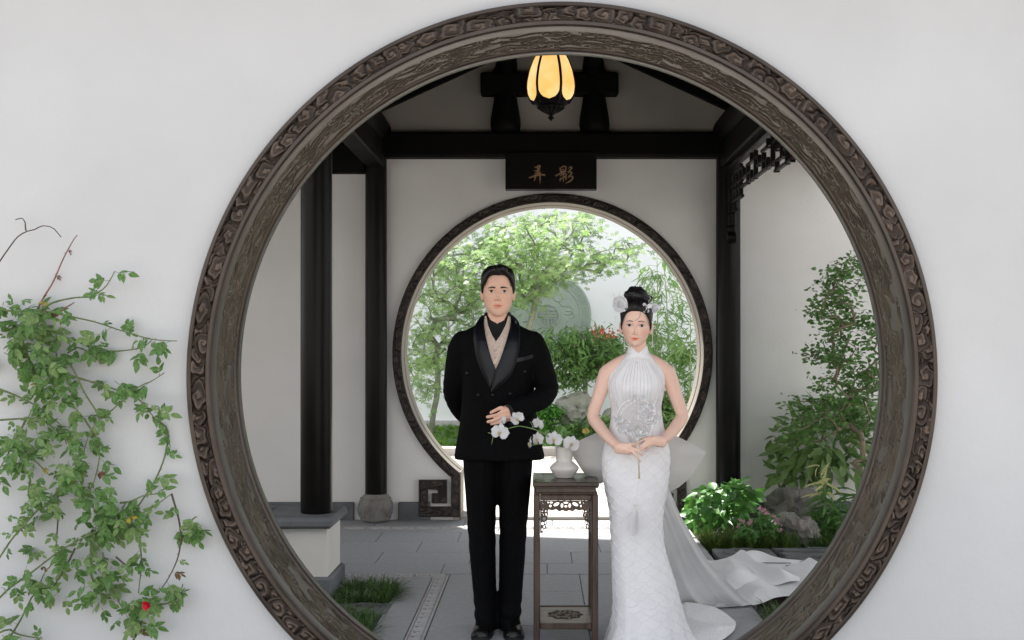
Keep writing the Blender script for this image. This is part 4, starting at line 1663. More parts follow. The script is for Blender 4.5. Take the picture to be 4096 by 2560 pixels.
A8 = dict(
    a=[(1010, 30), (1110, 110), (1105, 250), (1050, 410), (960, 560), (860, 690), (700, 780), (560, 840)],
    b=[(560, 40), (640, 180), (660, 300), (620, 470), (560, 560)],
    c=[(180, 30), (100, 190), (0, 370), (-20, 400)],
    d=[(-20, 990), (80, 840), (170, 740), (250, 650), (370, 580), (450, 450), (530, 330), (600, 130), (680, 30)],
    e=[(380, 560), (385, 700), (370, 900), (360, 920)],
    f=[(-20, 1250), (60, 1170), (200, 1070), (330, 970), (430, 900), (600, 810), (860, 700), (1000, 640), (1140, 540)],
    g=[(1140, 540), (1190, 720), (1200, 850), (1180, 970), (1120, 1100), (1050, 1200)],
    h=[(40, 1530), (130, 1390), (210, 1230), (250, 1180), (300, 1060), (400, 960)],
    i=[(250, 1185), (300, 1170), (350, 1165)],
    j=[(500, 900), (430, 1040), (360, 1150)],
    k=[(925, 690), (930, 860), (940, 1000), (920, 1200)],
    l=[(680, 930), (720, 1080), (760, 1200), (820, 1310), (850, 1330)],
    m=[(880, 1530), (950, 1370), (980, 1290), (1030, 1220)],
    n=[(1215, 780), (1280, 770), (1340, 790)],
    o=[(1240, 760), (1290, 700), (1310, 695)],
    p=[(1060, 1275), (1130, 1260), (1200, 1180), (1215, 1140)],
    q=[(770, 960), (850, 1020), (900, 1000), (940, 930)],
    r=[(-20, 1470), (60, 1440), (110, 1470), (200, 1490), (280, 1500)],
    s=[(0, 250), (120, 260), (230, 320), (330, 420)],
    t=[(420, 120), (480, 260), (520, 420), (600, 600), (700, 740)],
    u=[(200, 450), (190, 560), (250, 650)],
    v=[(300, 60), (420, 160), (440, 210)],
    w=[(800, 600), (870, 590), (960, 550), (1060, 540)],
    x=[(580, 1020), (620, 1120), (640, 1200)],
    y=[(0, 50), (150, 40), (330, 30)])
r = random.Random(77)
stems = []
for src, fn in ((A7, z7), (A8, z8)):
    for key, pts in src.items():
        px = [fn(p) for p in pts]
        base_d = r.uniform(.03, .10)
        P3 = []
        for i, (a, b) in enumerate(px):
            Y = FW0 - base_d - .02 * math.sin(i * 1.3 + len(stems))
            P3.append(P(a, b, Y))
        n_ = max(8, int(np.sum(np.linalg.norm(np.diff(np.array(P3), axis=0), axis=1)) / .02))
        path = spl(np.array(P3), n_)
        red = key in ('red', 'n') and src is A7
        dead = key.startswith('dead')
        brown = src is A8 and key in ('g', 'm', 'e', 'j', 'q')
        m = MB().tube(path, np.linspace(.0042 if not dead else .0028, .0018, n_), 6)
        if not dead:
            for i in range(3, n_ - 2, 4):
                t = path[i + 1] - path[i - 1]
                sd = np.cross(t, [0, 1, 0])
                sd = sd / (np.linalg.norm(sd) + 1e-9) * r.choice((-1, 1))
                m.tube([path[i], path[i] + sd * .009 - t * .1], [.0018, .0002], 4)
        m.build('stem', 'rose_stem_red' if red else 'twig' if dead or brown else 'rose_stem', rose, True)
        stems.append((path, 'red' if red else 'dead' if dead else 'green', key))

LEAFLET = leaf_tpl(1, .52, .10, .18)


def compound(seed, k=5):
    """Rose leaf: a stalk with 5 or 7 leaflets, unit length, drooping a little."""
    rr = random.Random(seed)
    pos, dr, nr, sz = [], [], [], []
    bend = rr.uniform(-.15, .15)
    pairs = (k - 1) // 2

    def rach(t):
        return np.array([t * .62, bend * t * t, -.10 * t * t])
    for i in range(pairs):
        t = .45 + .5 * i / pairs
        for s in (-1, 1):
            pos.append(rach(t))
            dr.append((.55, s * .85 + rr.gauss(0, .12), -.25 + rr.gauss(0, .2)))
            nr.append((rr.gauss(0, .25), s * -.15, 1))
            sz.append((.36 + .08 * i) * rr.uniform(.85, 1.1))
    pos.append(rach(1.0))
    dr.append((1, bend * 2, -.25))
    nr.append((0, rr.gauss(0, .2), 1))
    sz.append(.48)
    V, F = scatter(LEAFLET, pos, dr, nr, sz)
    tv, tf = tube(np.array([rach(t) for t in np.linspace(0, 1, 5)]), [.014, .012, .010, .009, .006], 4, False)
    return np.concatenate([V, tv]), np.concatenate([F, np.array(tf) + len(V)])


variants = [compound(s, 5 if s % 3 else 7) for s in range(6)]
vm = {}
for mt in ('rose_leaf', 'rose_leaf_pale', 'rose_leaf_yellow', 'rose_leaf_red'):
    vm[mt] = [leaf_mesh('leaf', v, mt) for v in variants]
spots = []
for path, kind, key in stems:
    if kind == 'dead':
        continue
    step = 2 if kind == 'green' else 5
    for i in range(2, len(path), step):
        if r.random() < .16:
            continue
        p = path[i]
        d = np.array([r.gauss(0, .9), r.gauss(-.35, .3), r.gauss(-.35, .6)])
        mt = 'rose_leaf_red' if kind == 'red' else r.choices(['rose_leaf', 'rose_leaf_pale', 'rose_leaf_yellow', 'rose_leaf_red'], [.62, .35, .02, .01])[0]
        spots.append((p, d, r.uniform(.045, .098) * (1 if mt in ('rose_leaf', 'rose_leaf_pale') else .6), mt))
for (a, b, sx, sy, n_) in ((18, 318, 26, 14, 46), (40, 335, 24, 16, 34), (55, 365, 18, 20, 36), (22, 350, 18, 16, 22), (48, 392, 20, 16, 26), (30, 452, 24, 16, 34), (15, 440, 14, 12, 14), (65, 425, 16, 14, 16),
                           (75, 478, 18, 12, 22), (100, 525, 20, 13, 34), (85, 555, 18, 12, 26), (120, 515, 20, 12, 26), (45, 505, 16, 14, 16), (62, 470, 14, 14, 14), (100, 495, 14, 12, 16),
                           (100, 590, 12, 14, 20), (143, 605, 12, 12, 24), (133, 622, 9, 12, 12), (194, 532, 8, 5, 12), (60, 590, 9, 8, 10), (26, 585, 13, 9, 14), (178, 595, 7, 7, 7), (150, 400, 14, 9, 10),
                           (120, 385, 16, 10, 12), (95, 340, 14, 8, 8), (10, 630, 9, 6, 6), (90, 440, 12, 12, 14), (35, 545, 12, 10, 8), (12, 520, 8, 8, 5), (105, 570, 12, 8, 12)):
    for _ in range(int(n_ * .62)):
        p = P(a + r.gauss(0, sx * .65), b + r.gauss(0, sy * .6), FW0 - r.uniform(.02, .17))
        d = np.array([r.gauss(0, .9), r.gauss(-.35, .3), r.gauss(-.4, .6)])
        mt = r.choices(['rose_leaf', 'rose_leaf_pale', 'rose_leaf_yellow'], [.62, .36, .02])[0]
        spots.append((p, d, r.uniform(.045, .098) * (1 if mt != 'rose_leaf_yellow' else .6), mt))
spots.sort(key=lambda s: -s[2])
rest = {}
for k, (p, d, s, mt) in enumerate(spots):
    nn = np.array([r.gauss(0, .45), -.75, .65 + r.gauss(0, .3)])
    if p[1] + .0 > FW0 - .02:
        p = p - [0, .02, 0]
    vi = r.randrange(6)
    if k < 300:
        inst('leaf', vm[mt][vi], rose, mtx=basis(d, nn, s, p))
    else:
        rest.setdefault((vi, mt), []).append((p, d, nn, s))
Vs, Fs, mi, n_, mats_ = [], [], [], 0, ['rose_leaf', 'rose_leaf_pale', 'rose_leaf_yellow', 'rose_leaf_red']
for (vi, mt), L_ in rest.items():
    V, F = scatter(variants[vi], [q[0] for q in L_], [q[1] for q in L_], [q[2] for q in L_], [q[3] for q in L_])
    Vs.append(V)
    Fs.append(F + n_)
    mi += [mats_.index(mt)] * len(F)
    n_ += len(V)
o = obj('small_leaves', np.concatenate(Vs), np.concatenate(Fs), 'rose_leaf', rose, True)
for mt in mats_[1:]:
    o.data.materials.append(MATS[mt])
o.data.polygons.foreach_set('material_index', mi)
o['kind'] = 'stuff'
fc = P(147, 605, FW0 - .20)
m = MB()
for k in range(16):
    a = k * 2.4
    V, F = leaf_tpl(1, .95, .3, -.3)
    M = np.array(basis((math.cos(a), -.6 + .03 * k, math.sin(a)), (-math.cos(a), -.9, -math.sin(a)), .010 + .0008 * k, fc))
    m.add((M @ np.c_[V, np.ones(len(V))].T).T[:, :3], F)
o = m.build('flower', 'red_petal', rose, True)
o['label'] = 'small red rose bloom'
# ------------------------------------------------------------------ plant stand with vase and orchids
mat('dark_wood', (.060, .036, .024), .38, var=.45, scale=14, stretch=(3, 3, .35), bump=.25, bscale=60, rvar=.1)
mat('dark_wood_flat', (.052, .032, .022), .28, var=.45, scale=14, stretch=(.35, 3, 3), bump=.15, bscale=60, rvar=.1)
mat('shelf_wood', (.17, .125, .095), .4, var=.25, scale=12, stretch=(.4, 3, 3), bump=.15, bscale=60)
mat('vase_glaze', (.70, .655, .61), .55, var=.05, scale=20, bump=.25, bscale=150, spec=.4)
mat('orchid_petal', (.80, .79, .79), .5, var=.04, scale=30, transl=.25, bump=.1, bscale=60)
mat('orchid_lip', (.62, .30, .03), .5, var=.4, scale=60, col2=(.75, .68, .45))
mat('orchid_stem', (.17, .26, .08), .5, var=.25, scale=40)

from mathutils.geometry import tessellate_polygon


def plate(m, outer, holes, y0, y1):
    """A flat board in the xz plane with holes, from y0 (near) to y1."""
    loops = [outer] + holes
    pts = [(p[0], p[1], 0.0) for lp in loops for p in lp]
    tri = tessellate_polygon([[Vector((p[0], p[1], 0)) for p in lp] for lp in loops])
    n = len(pts)
    V = [(p[0], y0, p[1]) for p in pts] + [(p[0], y1, p[1]) for p in pts]
    F = []
    for t in tri:
        a, b, c = (np.array(pts[i]) for i in t)
        if np.cross(b - a, c - a)[2] < 0:
            t = t[::-1]
        F.append(tuple(t))
        F.append(tuple(n + i for i in t[::-1]))
    o = 0
    for lp in loops:
        k = len(lp)
        for i in range(k):
            a, b = o + i, o + (i + 1) % k
            F.append((a, n + a, n + b, b))
        o += k
    m.add(V, F)


def ell(cx, cz, rx, rz, k=12, rot=0):
    t = np.linspace(0, 2 * math.pi, k, endpoint=False)
    return [(cx + rx * math.cos(a) * math.cos(rot) - rz * math.sin(a) * math.sin(rot), cz + rx * math.cos(a) * math.sin(rot) + rz * math.sin(a) * math.cos(rot)) for a in t]


TX0, TX1, TY0, TY1, TH = -.030, .270, 5.27, 5.655, .780
tab = thing('plant_stand', 'tall dark carved wooden plant stand between the man and the bride', 'table', loc=((TX0 + TX1) / 2, (TY0 + TY1) / 2, 0))
tab_o = np.array(tab.location)


def tb(m, name, mt='dark_wood', smooth=False):
    o = m.build(name, mt, None, smooth)
    me = o.data
    me.transform(Matrix.Translation(-tab.location))
    o.parent = tab
    return o


fr = .045
top = MB()
top.box(TX0 - .004, TX1 + .004, TY0 - .004, TY0 + fr, TH - .020, TH, .003)
top.box(TX0 - .004, TX1 + .004, TY1 - fr, TY1 + .004, TH - .020, TH - .0002, .003)
top.box(TX0 - .004, TX0 + fr, TY0 + fr + .0003, TY1 - fr - .0003, TH - .020, TH - .0004, .002)
top.box(TX1 - fr, TX1 + .004, TY0 + fr + .0003, TY1 - fr - .0003, TH - .020, TH - .0004, .002)
tp = tb(top, 'table_top', 'dark_wood_flat')
pan = MB().box(TX0 + fr + .0012, TX1 - fr - .0012, TY0 + fr + .0012, TY1 - fr - .0012, TH - .018, TH - .0012, .002)
o = tb(pan, 'top_panel', 'dark_wood_flat')
o.parent = tp
lo = MB().box(TX0 - .001, TX1 + .001, TY0 - .001, TY1 + .001, TH - .027, TH - .0205, .003)
tb(lo, 'top_moulding')
ws = MB().box(TX0 + .010, TX1 - .010, TY0 + .010, TY1 - .010, TH - .050, TH - .0273, .002)
tb(ws, 'waist')
ws = MB().box(TX0 + .003, TX1 - .003, TY0 + .003, TY1 - .003, TH - .057, TH - .0503, .003)
tb(ws, 'waist_moulding')
LW = .030
for sx in (0, 1):
    for sy in (0, 1):
        x0 = TX0 if sx == 0 else TX1 - LW
        y0 = TY0 if sy == 0 else TY1 - LW
        m = MB().box(x0, x0 + LW, y0, y0 + LW, 0.0, TH - .0575, .005)
        tb(m, 'leg')
za = TH - .059
for y0, y1 in ((TY0 + .001, TY0 + .026), (TY1 - .026, TY1 - .001)):
    tb(MB().box(TX0 + LW + .0003, TX1 - LW - .0003, y0, y1, za - .026, za, .004), 'apron')
for x0, x1 in ((TX0 + .001, TX0 + .026), (TX1 - .026, TX1 - .001)):
    tb(MB().box(x0, x1, TY0 + LW + .0003, TY1 - LW - .0003, za - .026, za, .004), 'apron')
# pierced spandrels under the apron: top piece and two side pieces, front and back
zs = za - .027
xa, xb = TX0 + LW + .001, TX1 - LW - .001
xm = (xa + xb) / 2


def spandrel(yc):
    W_ = xb - xa
    n = 24
    bot = []
    for i in range(n + 1):
        u = i / n
        x = xa + .040 + (W_ - .080) * u
        z = zs - .040 - .006 * abs(math.sin(u * math.pi * 5)) - (.004 if .25 < u < .75 else 0)
        bot.append((x, z))
    outer = [(xa + .002, zs - .002), (xa + .040, zs - .042)] + bot[1:-1] + [(xb - .040, zs - .042), (xb - .002, zs - .002)]
    holes = [ell(xm, zs - .028, .007, .006), ell(xm, zs - .011, .012, .005), ell(xm - .018, zs - .024, .006, .011), ell(xm + .018, zs - .024, .006, .011),
             ell(xm - .044, zs - .018, .015, .008, 12, .5), ell(xm + .044, zs - .018, .015, .008, 12, -.5), ell(xm - .072, zs - .026, .006, .007), ell(xm + .072, zs - .026, .006, .007),
             ell(xm - .068, zs - .010, .008, .005), ell(xm + .068, zs - .010, .008, .005), ell(xm - .085, zs - .010, .006, .005), ell(xm + .085, zs - .010, .006, .005)]
    m = MB()
    plate(m, [tuple(p) for p in outer], holes, yc - .006, yc + .006)
    tb(m, 'pierced_spandrel')
    for s in (-1, 1):
        x0 = xa if s < 0 else xb
        pts = [(0, .003), (0, .150)]
        k = 16
        for i in range(k + 1):
            u = i / k
            pts.append((.012 + .027 * (1 - (1 - u) ** 2) - .0035 * abs(math.sin(u * math.pi * 5)) * (1 if 0 < u < 1 else 0), .150 - .108 * u))
        poly = [(x0 - s * a, zs - b) for a, b in pts]
        if s > 0:
            poly = poly[::-1]
        hl = [ell(x0 - s * a, zs - b, rr, rr * 1.15, 10) for a, b, rr in ((.010, .135, .0065), (.021, .123, .007), (.011, .108, .007), (.026, .104, .006), (.018, .086, .0075), (.011, .066, .006), (.026, .066, .006), (.027, .05, .0045), (.010, .045, .007))]
        m = MB()
        plate(m, poly, hl, yc - .0055, yc + .0055)
        tb(m, 'pierced_spandrel')


spandrel(TY0 + .014)
spandrel(TY1 - .014)
# lower shelf
zl = .125
for y0, y1 in ((TY0 + .002, TY0 + .028), (TY1 - .028, TY1 - .002)):
    tb(MB().box(TX0 + LW + .0003, TX1 - LW - .0003, y0, y1, zl - .028, zl, .004), 'stretcher')
for x0, x1 in ((TX0 + .002, TX0 + .028), (TX1 - .028, TX1 - .002)):
    tb(MB().box(x0, x1, TY0 + LW + .0003, TY1 - LW - .0003, zl - .028, zl, .004), 'stretcher')
sh_ = tb(MB().box(TX0 + .029, TX1 - .029, TY0 + .029, TY1 - .029, zl - .016, zl - .004, .002), 'shelf', 'shelf_wood')
m = MB()
r = random.Random(2)
cx, cy = xm, (TY0 + TY1) / 2
m2 = MB()
for k in range(26):
    a, rr = k * 2.4, .070 * math.sqrt((k + .5) / 26)
    c = np.array([cx + rr * math.cos(a), cy + rr * 1.15 * math.sin(a)])
    t = np.linspace(0, 4.2, 10)
    q = .015 * (1 - t / 5.5)
    ph, sg = r.uniform(0, 6), r.choice((-1, 1))
    m.tube(np.stack([c[0] + q * np.cos(sg * t + ph), c[1] + q * np.sin(sg * t + ph), np.full(10, zl - .003)], -1), np.linspace(.0042, .0015, 10), 5)
o = tb(m, 'scroll_carving', 'shelf_wood', True)
o.parent = sh_
t = np.linspace(0, 2 * math.pi, 40)
V = np.stack([cx + .083 * np.cos(t[:-1]) * (1 + .08 * np.cos(9 * t[:-1])), cy + .092 * np.sin(t[:-1]) * (1 + .08 * np.cos(9 * t[:-1])), np.full(39, zl - .0036)], -1)
m = MB().add(V, [tuple(range(39))])
o = tb(m, 'carved_ground', 'lacquer_inner')
o.parent = sh_
for sx in (0, 1):
    for sy in (0, 1):
        pass

# vase
VX, VY = PX(564.3, 5.47), 5.47
vase = MB()
prof = [(.030, .0), (.044, .0005), (.0475, .006), (.056, .018), (.0665, .034), (.0705, .0425), (.0700, .047), (.062, .058), (.048, .070), (.0395, .0765), (.0385, .080), (.0392, .095), (.0410, .120), (.0425, .143), (.0418, .146), (.039, .1455), (.0375, .12), (.035, .09), (.02, .085)]
vase.lathe(prof, 56)
vo = vase.build('vase', 'vase_glaze', None, True, 45)
vo.location = (VX, VY, TH + .0002)
tag(vo, 'cream stoneware vase with a wide belly on the plant stand', 'vase')


# orchids
def O6(p, Y):
    return P(475 + .0661 * p[0], 390 + .0661 * p[1], Y)


orc = thing('orchid_spray', 'arching spray of white moth orchids standing in the cream vase', 'flowers')
st1 = [(1345, 960, 5.47), (1330, 860, 5.46), (1200, 760, 5.42), (1090, 690, 5.38), (980, 630, 5.34), (880, 590, 5.32), (760, 560, 5.30), (650, 548, 5.28), (520, 578, 5.25), (400, 610, 5.24), (240, 655, 5.24), (195, 642, 5.24)]
st2 = [(1350, 960, 5.47), (1330, 870, 5.45), (1200, 800, 5.42), (1050, 805, 5.39), (900, 828, 5.36), (830, 832, 5.35)]
for st in (st1, st2):
    path = spl(np.array([O6(p, p[2]) for p in st]), 40)
    rr = np.linspace(.0042, .0016, 40) * (1 + .25 * (np.arange(40) % 7 == 0))
    MB().tube(path, rr, 8).build('stem', 'orchid_stem', orc, True)
for a, b in (([(870, 580, 5.32), (860, 520, 5.33), (830, 475, 5.33)]), ([(300, 690, 5.235), (270, 760, 5.235), (255, 820, 5.235)])) if False else ():
    pass
for pts in ([(880, 590, 5.32), (865, 530, 5.33), (828, 475, 5.33)], [(985, 632, 5.34), (995, 580, 5.34), (965, 510, 5.34)], [(290, 640, 5.24), (262, 760, 5.236), (252, 822, 5.236)], [(1360, 880, 5.45), (1310, 850, 5.44), (1440, 860, 5.40)]):
    MB().tube(spl(np.array([O6(p, p[2]) for p in pts]), 8), np.linspace(.0022, .0012, 8), 6).build('flower_stalk', 'orchid_stem', orc, True)


def tepal(L, W, cup, seed, roundness=1.0):
    nu, nv = 9, 9
    rr = random.Random(seed)
    V = []
    for i in range(nu):
        u = i / (nu - 1)
        w = W * (math.sin(math.pi * min(1, u * .93 + .07)) ** (.55 * roundness)) * (.55 + .45 * min(1, u * 2.2))
        if i == nu - 1:
            w *= .35
        for j in range(nv):
            v = j / (nv - 1) * 2 - 1
            x = u * L
            y = v * w / 2
            z = cup * (v * v) * w - cup * .8 * L * (u ** 2) + .035 * L * math.sin(u * 7 + v * 3 + seed) * u
            V.append((x - .08 * L * v * v * (u > .8), y, z))
    return np.array(V), gridfaces(nu, nv)


def orchid(p, Y, facing, size, roll, seed):
    """A moth orchid: two broad petals, three sepals, a coloured lip; facing is the way it looks."""
    f = thing('flower', None, None)
    f.parent = orc
    z = Vector(facing).normalized()
    up = Vector((0, 0, 1))
    x = up.cross(z).normalized()
    y = z.cross(x)
    M = Matrix((x, y, z)).transposed().to_4x4()
    M.translation = Vector(O6(p, Y))
    f.matrix_world = M @ Matrix.Rotation(roll, 4, 'Z')
    s = size
    for k, (ang, L, W, cup, zz, nm) in enumerate(((8, .52, .60, .12, .012, 'petal'), (172, .52, .60, .12, .012, 'petal'), (90, .50, .34, .08, -.004, 'sepal'), (-38, .48, .32, .08, -.006, 'sepal'), (-142, .48, .32, .08, -.006, 'sepal'))):
        V, F = tepal(L * s, W * s, cup, seed * 7 + k)
        a = R(ang)
        V = V @ np.array([[math.cos(a), math.sin(a), 0], [-math.sin(a), math.cos(a), 0], [0, 0, 1]])
        V[:, 2] += zz * s
        obj(nm, V, F, 'orchid_petal', f, True)
    m = MB()
    m.tube(spl(np.array([(0, .02, .02), (0, -.05, .10), (0, -.14, .12), (0, -.20, .07)]) * s, 7), np.array([.03, .06, .075, .06, .045, .03, .008]) * s, 8)
    for q in (-1, 1):
        m.tube(spl(np.array([(0, -.03, .05), (q * .08, .0, .11), (q * .06, .05, .15)]) * s, 5), np.array([.03, .045, .04, .025, .01]) * s, 6)
    m.build('lip', 'orchid_lip', f, True)
    m = MB().tube(np.array([(0, .03, .0), (0, .03, .06), (0, .01, .11)]) * s, np.array([.03, .04, .03]) * s, 8)
    m.build('column', 'orchid_petal', f, True)


orchid((378, 640), 5.225, (-.10, -1, .05), .088, R(-12), 1)
orchid((640, 430), 5.235, (-.25, -1, -.30), .074, R(35), 2)
orchid((420, 480), 5.25, (-.9, -.55, .25), .060, R(40), 3)
orchid((955, 515), 5.335, (.55, .75, .35), .068, R(10), 4)
orchid((1195, 745), 5.385, (-.15, -1, -.02), .086, R(-6), 5)
orchid((1455, 815), 5.385, (.25, -1, .10), .088, R(-22), 6)
orchid((955, 745), 5.365, (-.75, -.75, .0), .078, R(8), 7)
orchid((835, 805), 5.36, (-.95, -.15, .1), .066, R(15), 8)
# ------------------------------------------------------------------ people
def skinmat(name, col):
    m = mat(name, col, .5, var=.03, scale=20, bump=.03, bscale=200, sub=.12, attr='Col', spec=.35)
    return m


skinmat('skin_man', (.82, .505, .370))
skinmat('skin_woman', (.87, .585, .465))
mat('hair_black', (.010, .008, .0075), .42, var=.4, scale=30, stretch=(1, 1, .2), bump=.3, bscale=80, spec=.5)
mat('eye_white', (.72, .69, .67), .25, var=.03, spec=.6)
mat('eye_iris', (.018, .010, .008), .12, var=.2, scale=60, spec=.8)
mat('brow', (.030, .021, .018), .8, var=.3, scale=80)
mat('suit_wool', (.0034, .0035, .0040), .8, var=.25, scale=60, bump=.12, bscale=350, spec=.08)
mat('suit_satin', (.004, .0045, .007), .38, var=.2, scale=8, spec=.3)
mat('shirt_black', (.010, .010, .011), .6, var=.2, scale=30, spec=.3)
mat('vest_brocade', (.62, .50, .41), .6, var=.12, scale=70, bump=.5, bscale=120)
mat('shoe_leather', (.006, .0055, .005), .30, var=.3, scale=10, spec=.35)
mat('shoe_sole', (.008, .008, .008), .7)


def gauss_feats(V, feats):
    x, z = V[:, 0], V[:, 2]
    d = np.zeros(len(V))
    for (x0, z0, sx, sz, amp) in feats:
        d += amp * np.exp(-((x - x0) / sx) ** 2 - ((z - z0) / sz) ** 2)
    return d


def sym(feats):
    out = []
    for f in feats:
        out.append(f)
        if abs(f[0]) > 1e-9:
            out.append((-f[0], *f[1:]))
    return out


def head_mesh(T, feats, na=180, nz=170):
    z = np.array(T['z'])
    zs = np.interp(np.linspace(0, 1, nz), np.linspace(0, 1, 5), [z[0], z[0] + (z[-1] - z[0]) * .27, z[0] + (z[-1] - z[0]) * .5, z[0] + (z[-1] - z[0]) * .8, z[-1]])
    w, f, b, pn = (interp(zs, z, T[k]) for k in 'wfbp')
    a = np.linspace(-math.pi, math.pi, na, endpoint=False)
    a = a - .22 * np.sin(a) * (np.abs(a) < math.pi)
    ca, sa = np.cos(a), np.sin(a)
    pos = np.maximum(0, ca)
    X = w[:, None] * np.sign(sa) * np.abs(sa) ** .92 * (1 - pn[:, None] * pos ** 2)
    Yf = np.where(ca > 0, f[:, None] * pos ** .82, b[:, None] * ca)
    V = np.stack([X, -Yf, np.repeat(zs[:, None], na, 1)], -1).reshape(-1, 3)
    front = np.repeat(pos[None], nz, 0).reshape(-1)
    V[:, 1] -= gauss_feats(V, feats) * np.clip(front * 3, 0, 1)
    F = gridfaces(nz, na, True)
    # closing the top
    top = np.arange((nz - 1) * na, nz * na)
    V = np.concatenate([V, [[0, V[top, 1].mean(), zs[-1] + .0005]]])
    n = len(V) - 1
    F = np.concatenate([F, np.stack([top, np.roll(top, -1), np.full(na, n), np.full(na, n)], -1)[:, :4]])
    return V, F, (nz, na, zs, a)


def ear_mesh(s, x, y, z, h=.060, w=.034):
    """Simple ear: a flat cup with a raised rim."""
    t = np.linspace(0, 2 * math.pi, 28, endpoint=False)
    rings = []
    for k, (sc, out) in enumerate(((.55, -.004), (.85, .004), (1.0, .012), (.97, .017), (.82, .0175), (.62, .011), (.35, .008), (.02, .008))):
        zz = sc * h / 2 * np.cos(t)
        yy = sc * w / 2 * np.sin(t) * (1 - .28 * (np.cos(t) < 0) * np.abs(np.cos(t)))
        rings.append(np.stack([np.full(28, out), yy, zz], -1))
    V, F = loft(rings, False)
    a = R(28)
    V2 = np.stack([V[:, 0] * math.cos(a) - V[:, 1] * math.sin(a) * 0 + V[:, 1] * .35, V[:, 1] * math.cos(a) + .0 * V[:, 0], V[:, 2] + .12 * V[:, 1]], -1)
    V2[:, 0] *= s
    return V2 + np.array([s * x, y, z]), np.array(F) if s > 0 else np.array(F)[:, ::-1]


def bvh_of(V, F):
    return BVHTree.FromPolygons([Vector(v) for v in V], [tuple(int(i) for i in f) for f in F])


def cam_hit(bvh, px, py, off=0.0, default_y=None):
    o = Vector((0, 0, EYE))
    d = (Vector(P(px, py, 1.0)) - o).normalized()
    h, nrm, _, _ = bvh.ray_cast(o, d)
    if h is None:
        return None
    if nrm.dot(d) > 0:
        nrm = -nrm
    return np.array(h - d * off)


def cam_patch(bvh, rows_, off):
    """rows_: grid of (px, py); every point is laid on the surface, off metres towards the viewer; misses follow their neighbours."""
    G = np.array(rows_, float)
    nr, nc = G.shape[:2]
    out = np.full((nr, nc, 3), np.nan)
    offs = np.broadcast_to(off, (nr, nc))
    for i in range(nr):
        for j in range(nc):
            h = cam_hit(bvh, G[i, j, 0], G[i, j, 1], float(offs[i, j]))
            if h is not None:
                out[i, j] = h
    for it in range(60):
        bad = np.argwhere(np.isnan(out[:, :, 0]))
        if len(bad) == 0:
            break
        new = out.copy()
        for i, j in bad:
            nb = [out[a, b] for a, b in ((i - 1, j), (i + 1, j), (i, j - 1), (i, j + 1)) if 0 <= a < nr and 0 <= b < nc and not np.isnan(out[a, b, 0])]
            if nb:
                Y = np.mean([q[1] for q in nb])
                new[i, j] = P(G[i, j, 0], G[i, j, 1], Y)
        out = new
    return out


def strip_px(inner, outer, n, m):
    a, b = spl(np.array(inner), n), spl(np.array(outer), n)
    t = np.linspace(0, 1, m)
    return a[:, None] * (1 - t[None, :, None]) + b[:, None] * t[None, :, None]


def shell(name, G, material, parent, th=.004, smooth=True):
    """A sheet with real thickness from a grid of points."""
    nr, nc = G.shape[:2]
    dx = np.gradient(G, axis=0)
    dy = np.gradient(G, axis=1)
    nrm = np.cross(dx, dy)
    nrm /= np.linalg.norm(nrm, axis=2)[:, :, None] + 1e-12
    if (nrm[:, :, 1] > 0).mean() > .5:
        nrm = -nrm
    B = G - nrm * th
    V = np.concatenate([G.reshape(-1, 3), B.reshape(-1, 3)])
    F = gridfaces(nr, nc)
    N = nr * nc
    edge = []
    idx = np.arange(N).reshape(nr, nc)
    loop = list(idx[0, :]) + list(idx[1:, -1]) + list(idx[-1, -2::-1]) + list(idx[-2:0:-1, 0])
    for a, b in zip(loop, loop[1:] + loop[:1]):
        edge.append((a, b, b + N, a + N))
    F = np.concatenate([F, F[:, ::-1] + N, np.array(edge)])
    o = obj(name, V, F, material, parent, smooth, 60)
    return o


def capsule_chain(pts, rad, n=14, flat=None, up0=None):
    """A closed limb with rounded ends through pts (already 3-D)."""
    p = np.asarray(pts, float)
    rad = np.asarray(rad, float)
    m = max(8, len(p) * 5)
    q = spl(np.c_[p, rad], m)
    pp, rr = q[:, :3], q[:, 3]
    d0 = pp[0] - pp[1]
    d0 /= np.linalg.norm(d0)
    d1 = pp[-1] - pp[-2]
    d1 /= np.linalg.norm(d1)
    caps = [(.35, .93), (.65, .75), (.88, .46), (.98, .18)]
    P0 = [pp[0] + d0 * rr[0] * a for a, _ in caps][::-1]
    R0 = [rr[0] * b for _, b in caps][::-1]
    P1 = [pp[-1] + d1 * rr[-1] * a for a, _ in caps]
    R1 = [rr[-1] * b for _, b in caps]
    pp = np.concatenate([P0, pp, P1])
    rr = np.concatenate([R0, rr, R1])
    fl = None
    if flat is not None:
        fl = [flat] * len(pp)
    return tube(pp, rr, n, True, fl, up0)


def section_loft(rows_, n=64, power=2.0):
    """rows_: (z, cx, half_width, cy, half_depth_front, half_depth_back, fullness)."""
    th = np.linspace(0, 2 * math.pi, n, endpoint=False)
    rings = []
    for (z, cx, w, cy, df, db, pw) in rows_:
        c, s = np.cos(th), np.sin(th)
        x = cx + w * np.sign(c) * np.abs(c) ** (2 / pw)
        d = np.where(s < 0, df, db)
        y = cy + d * np.sign(s) * np.abs(s) ** (2 / pw)
        rings.append(np.stack([x, y, np.full(n, z)], -1))
    return loft(rings)


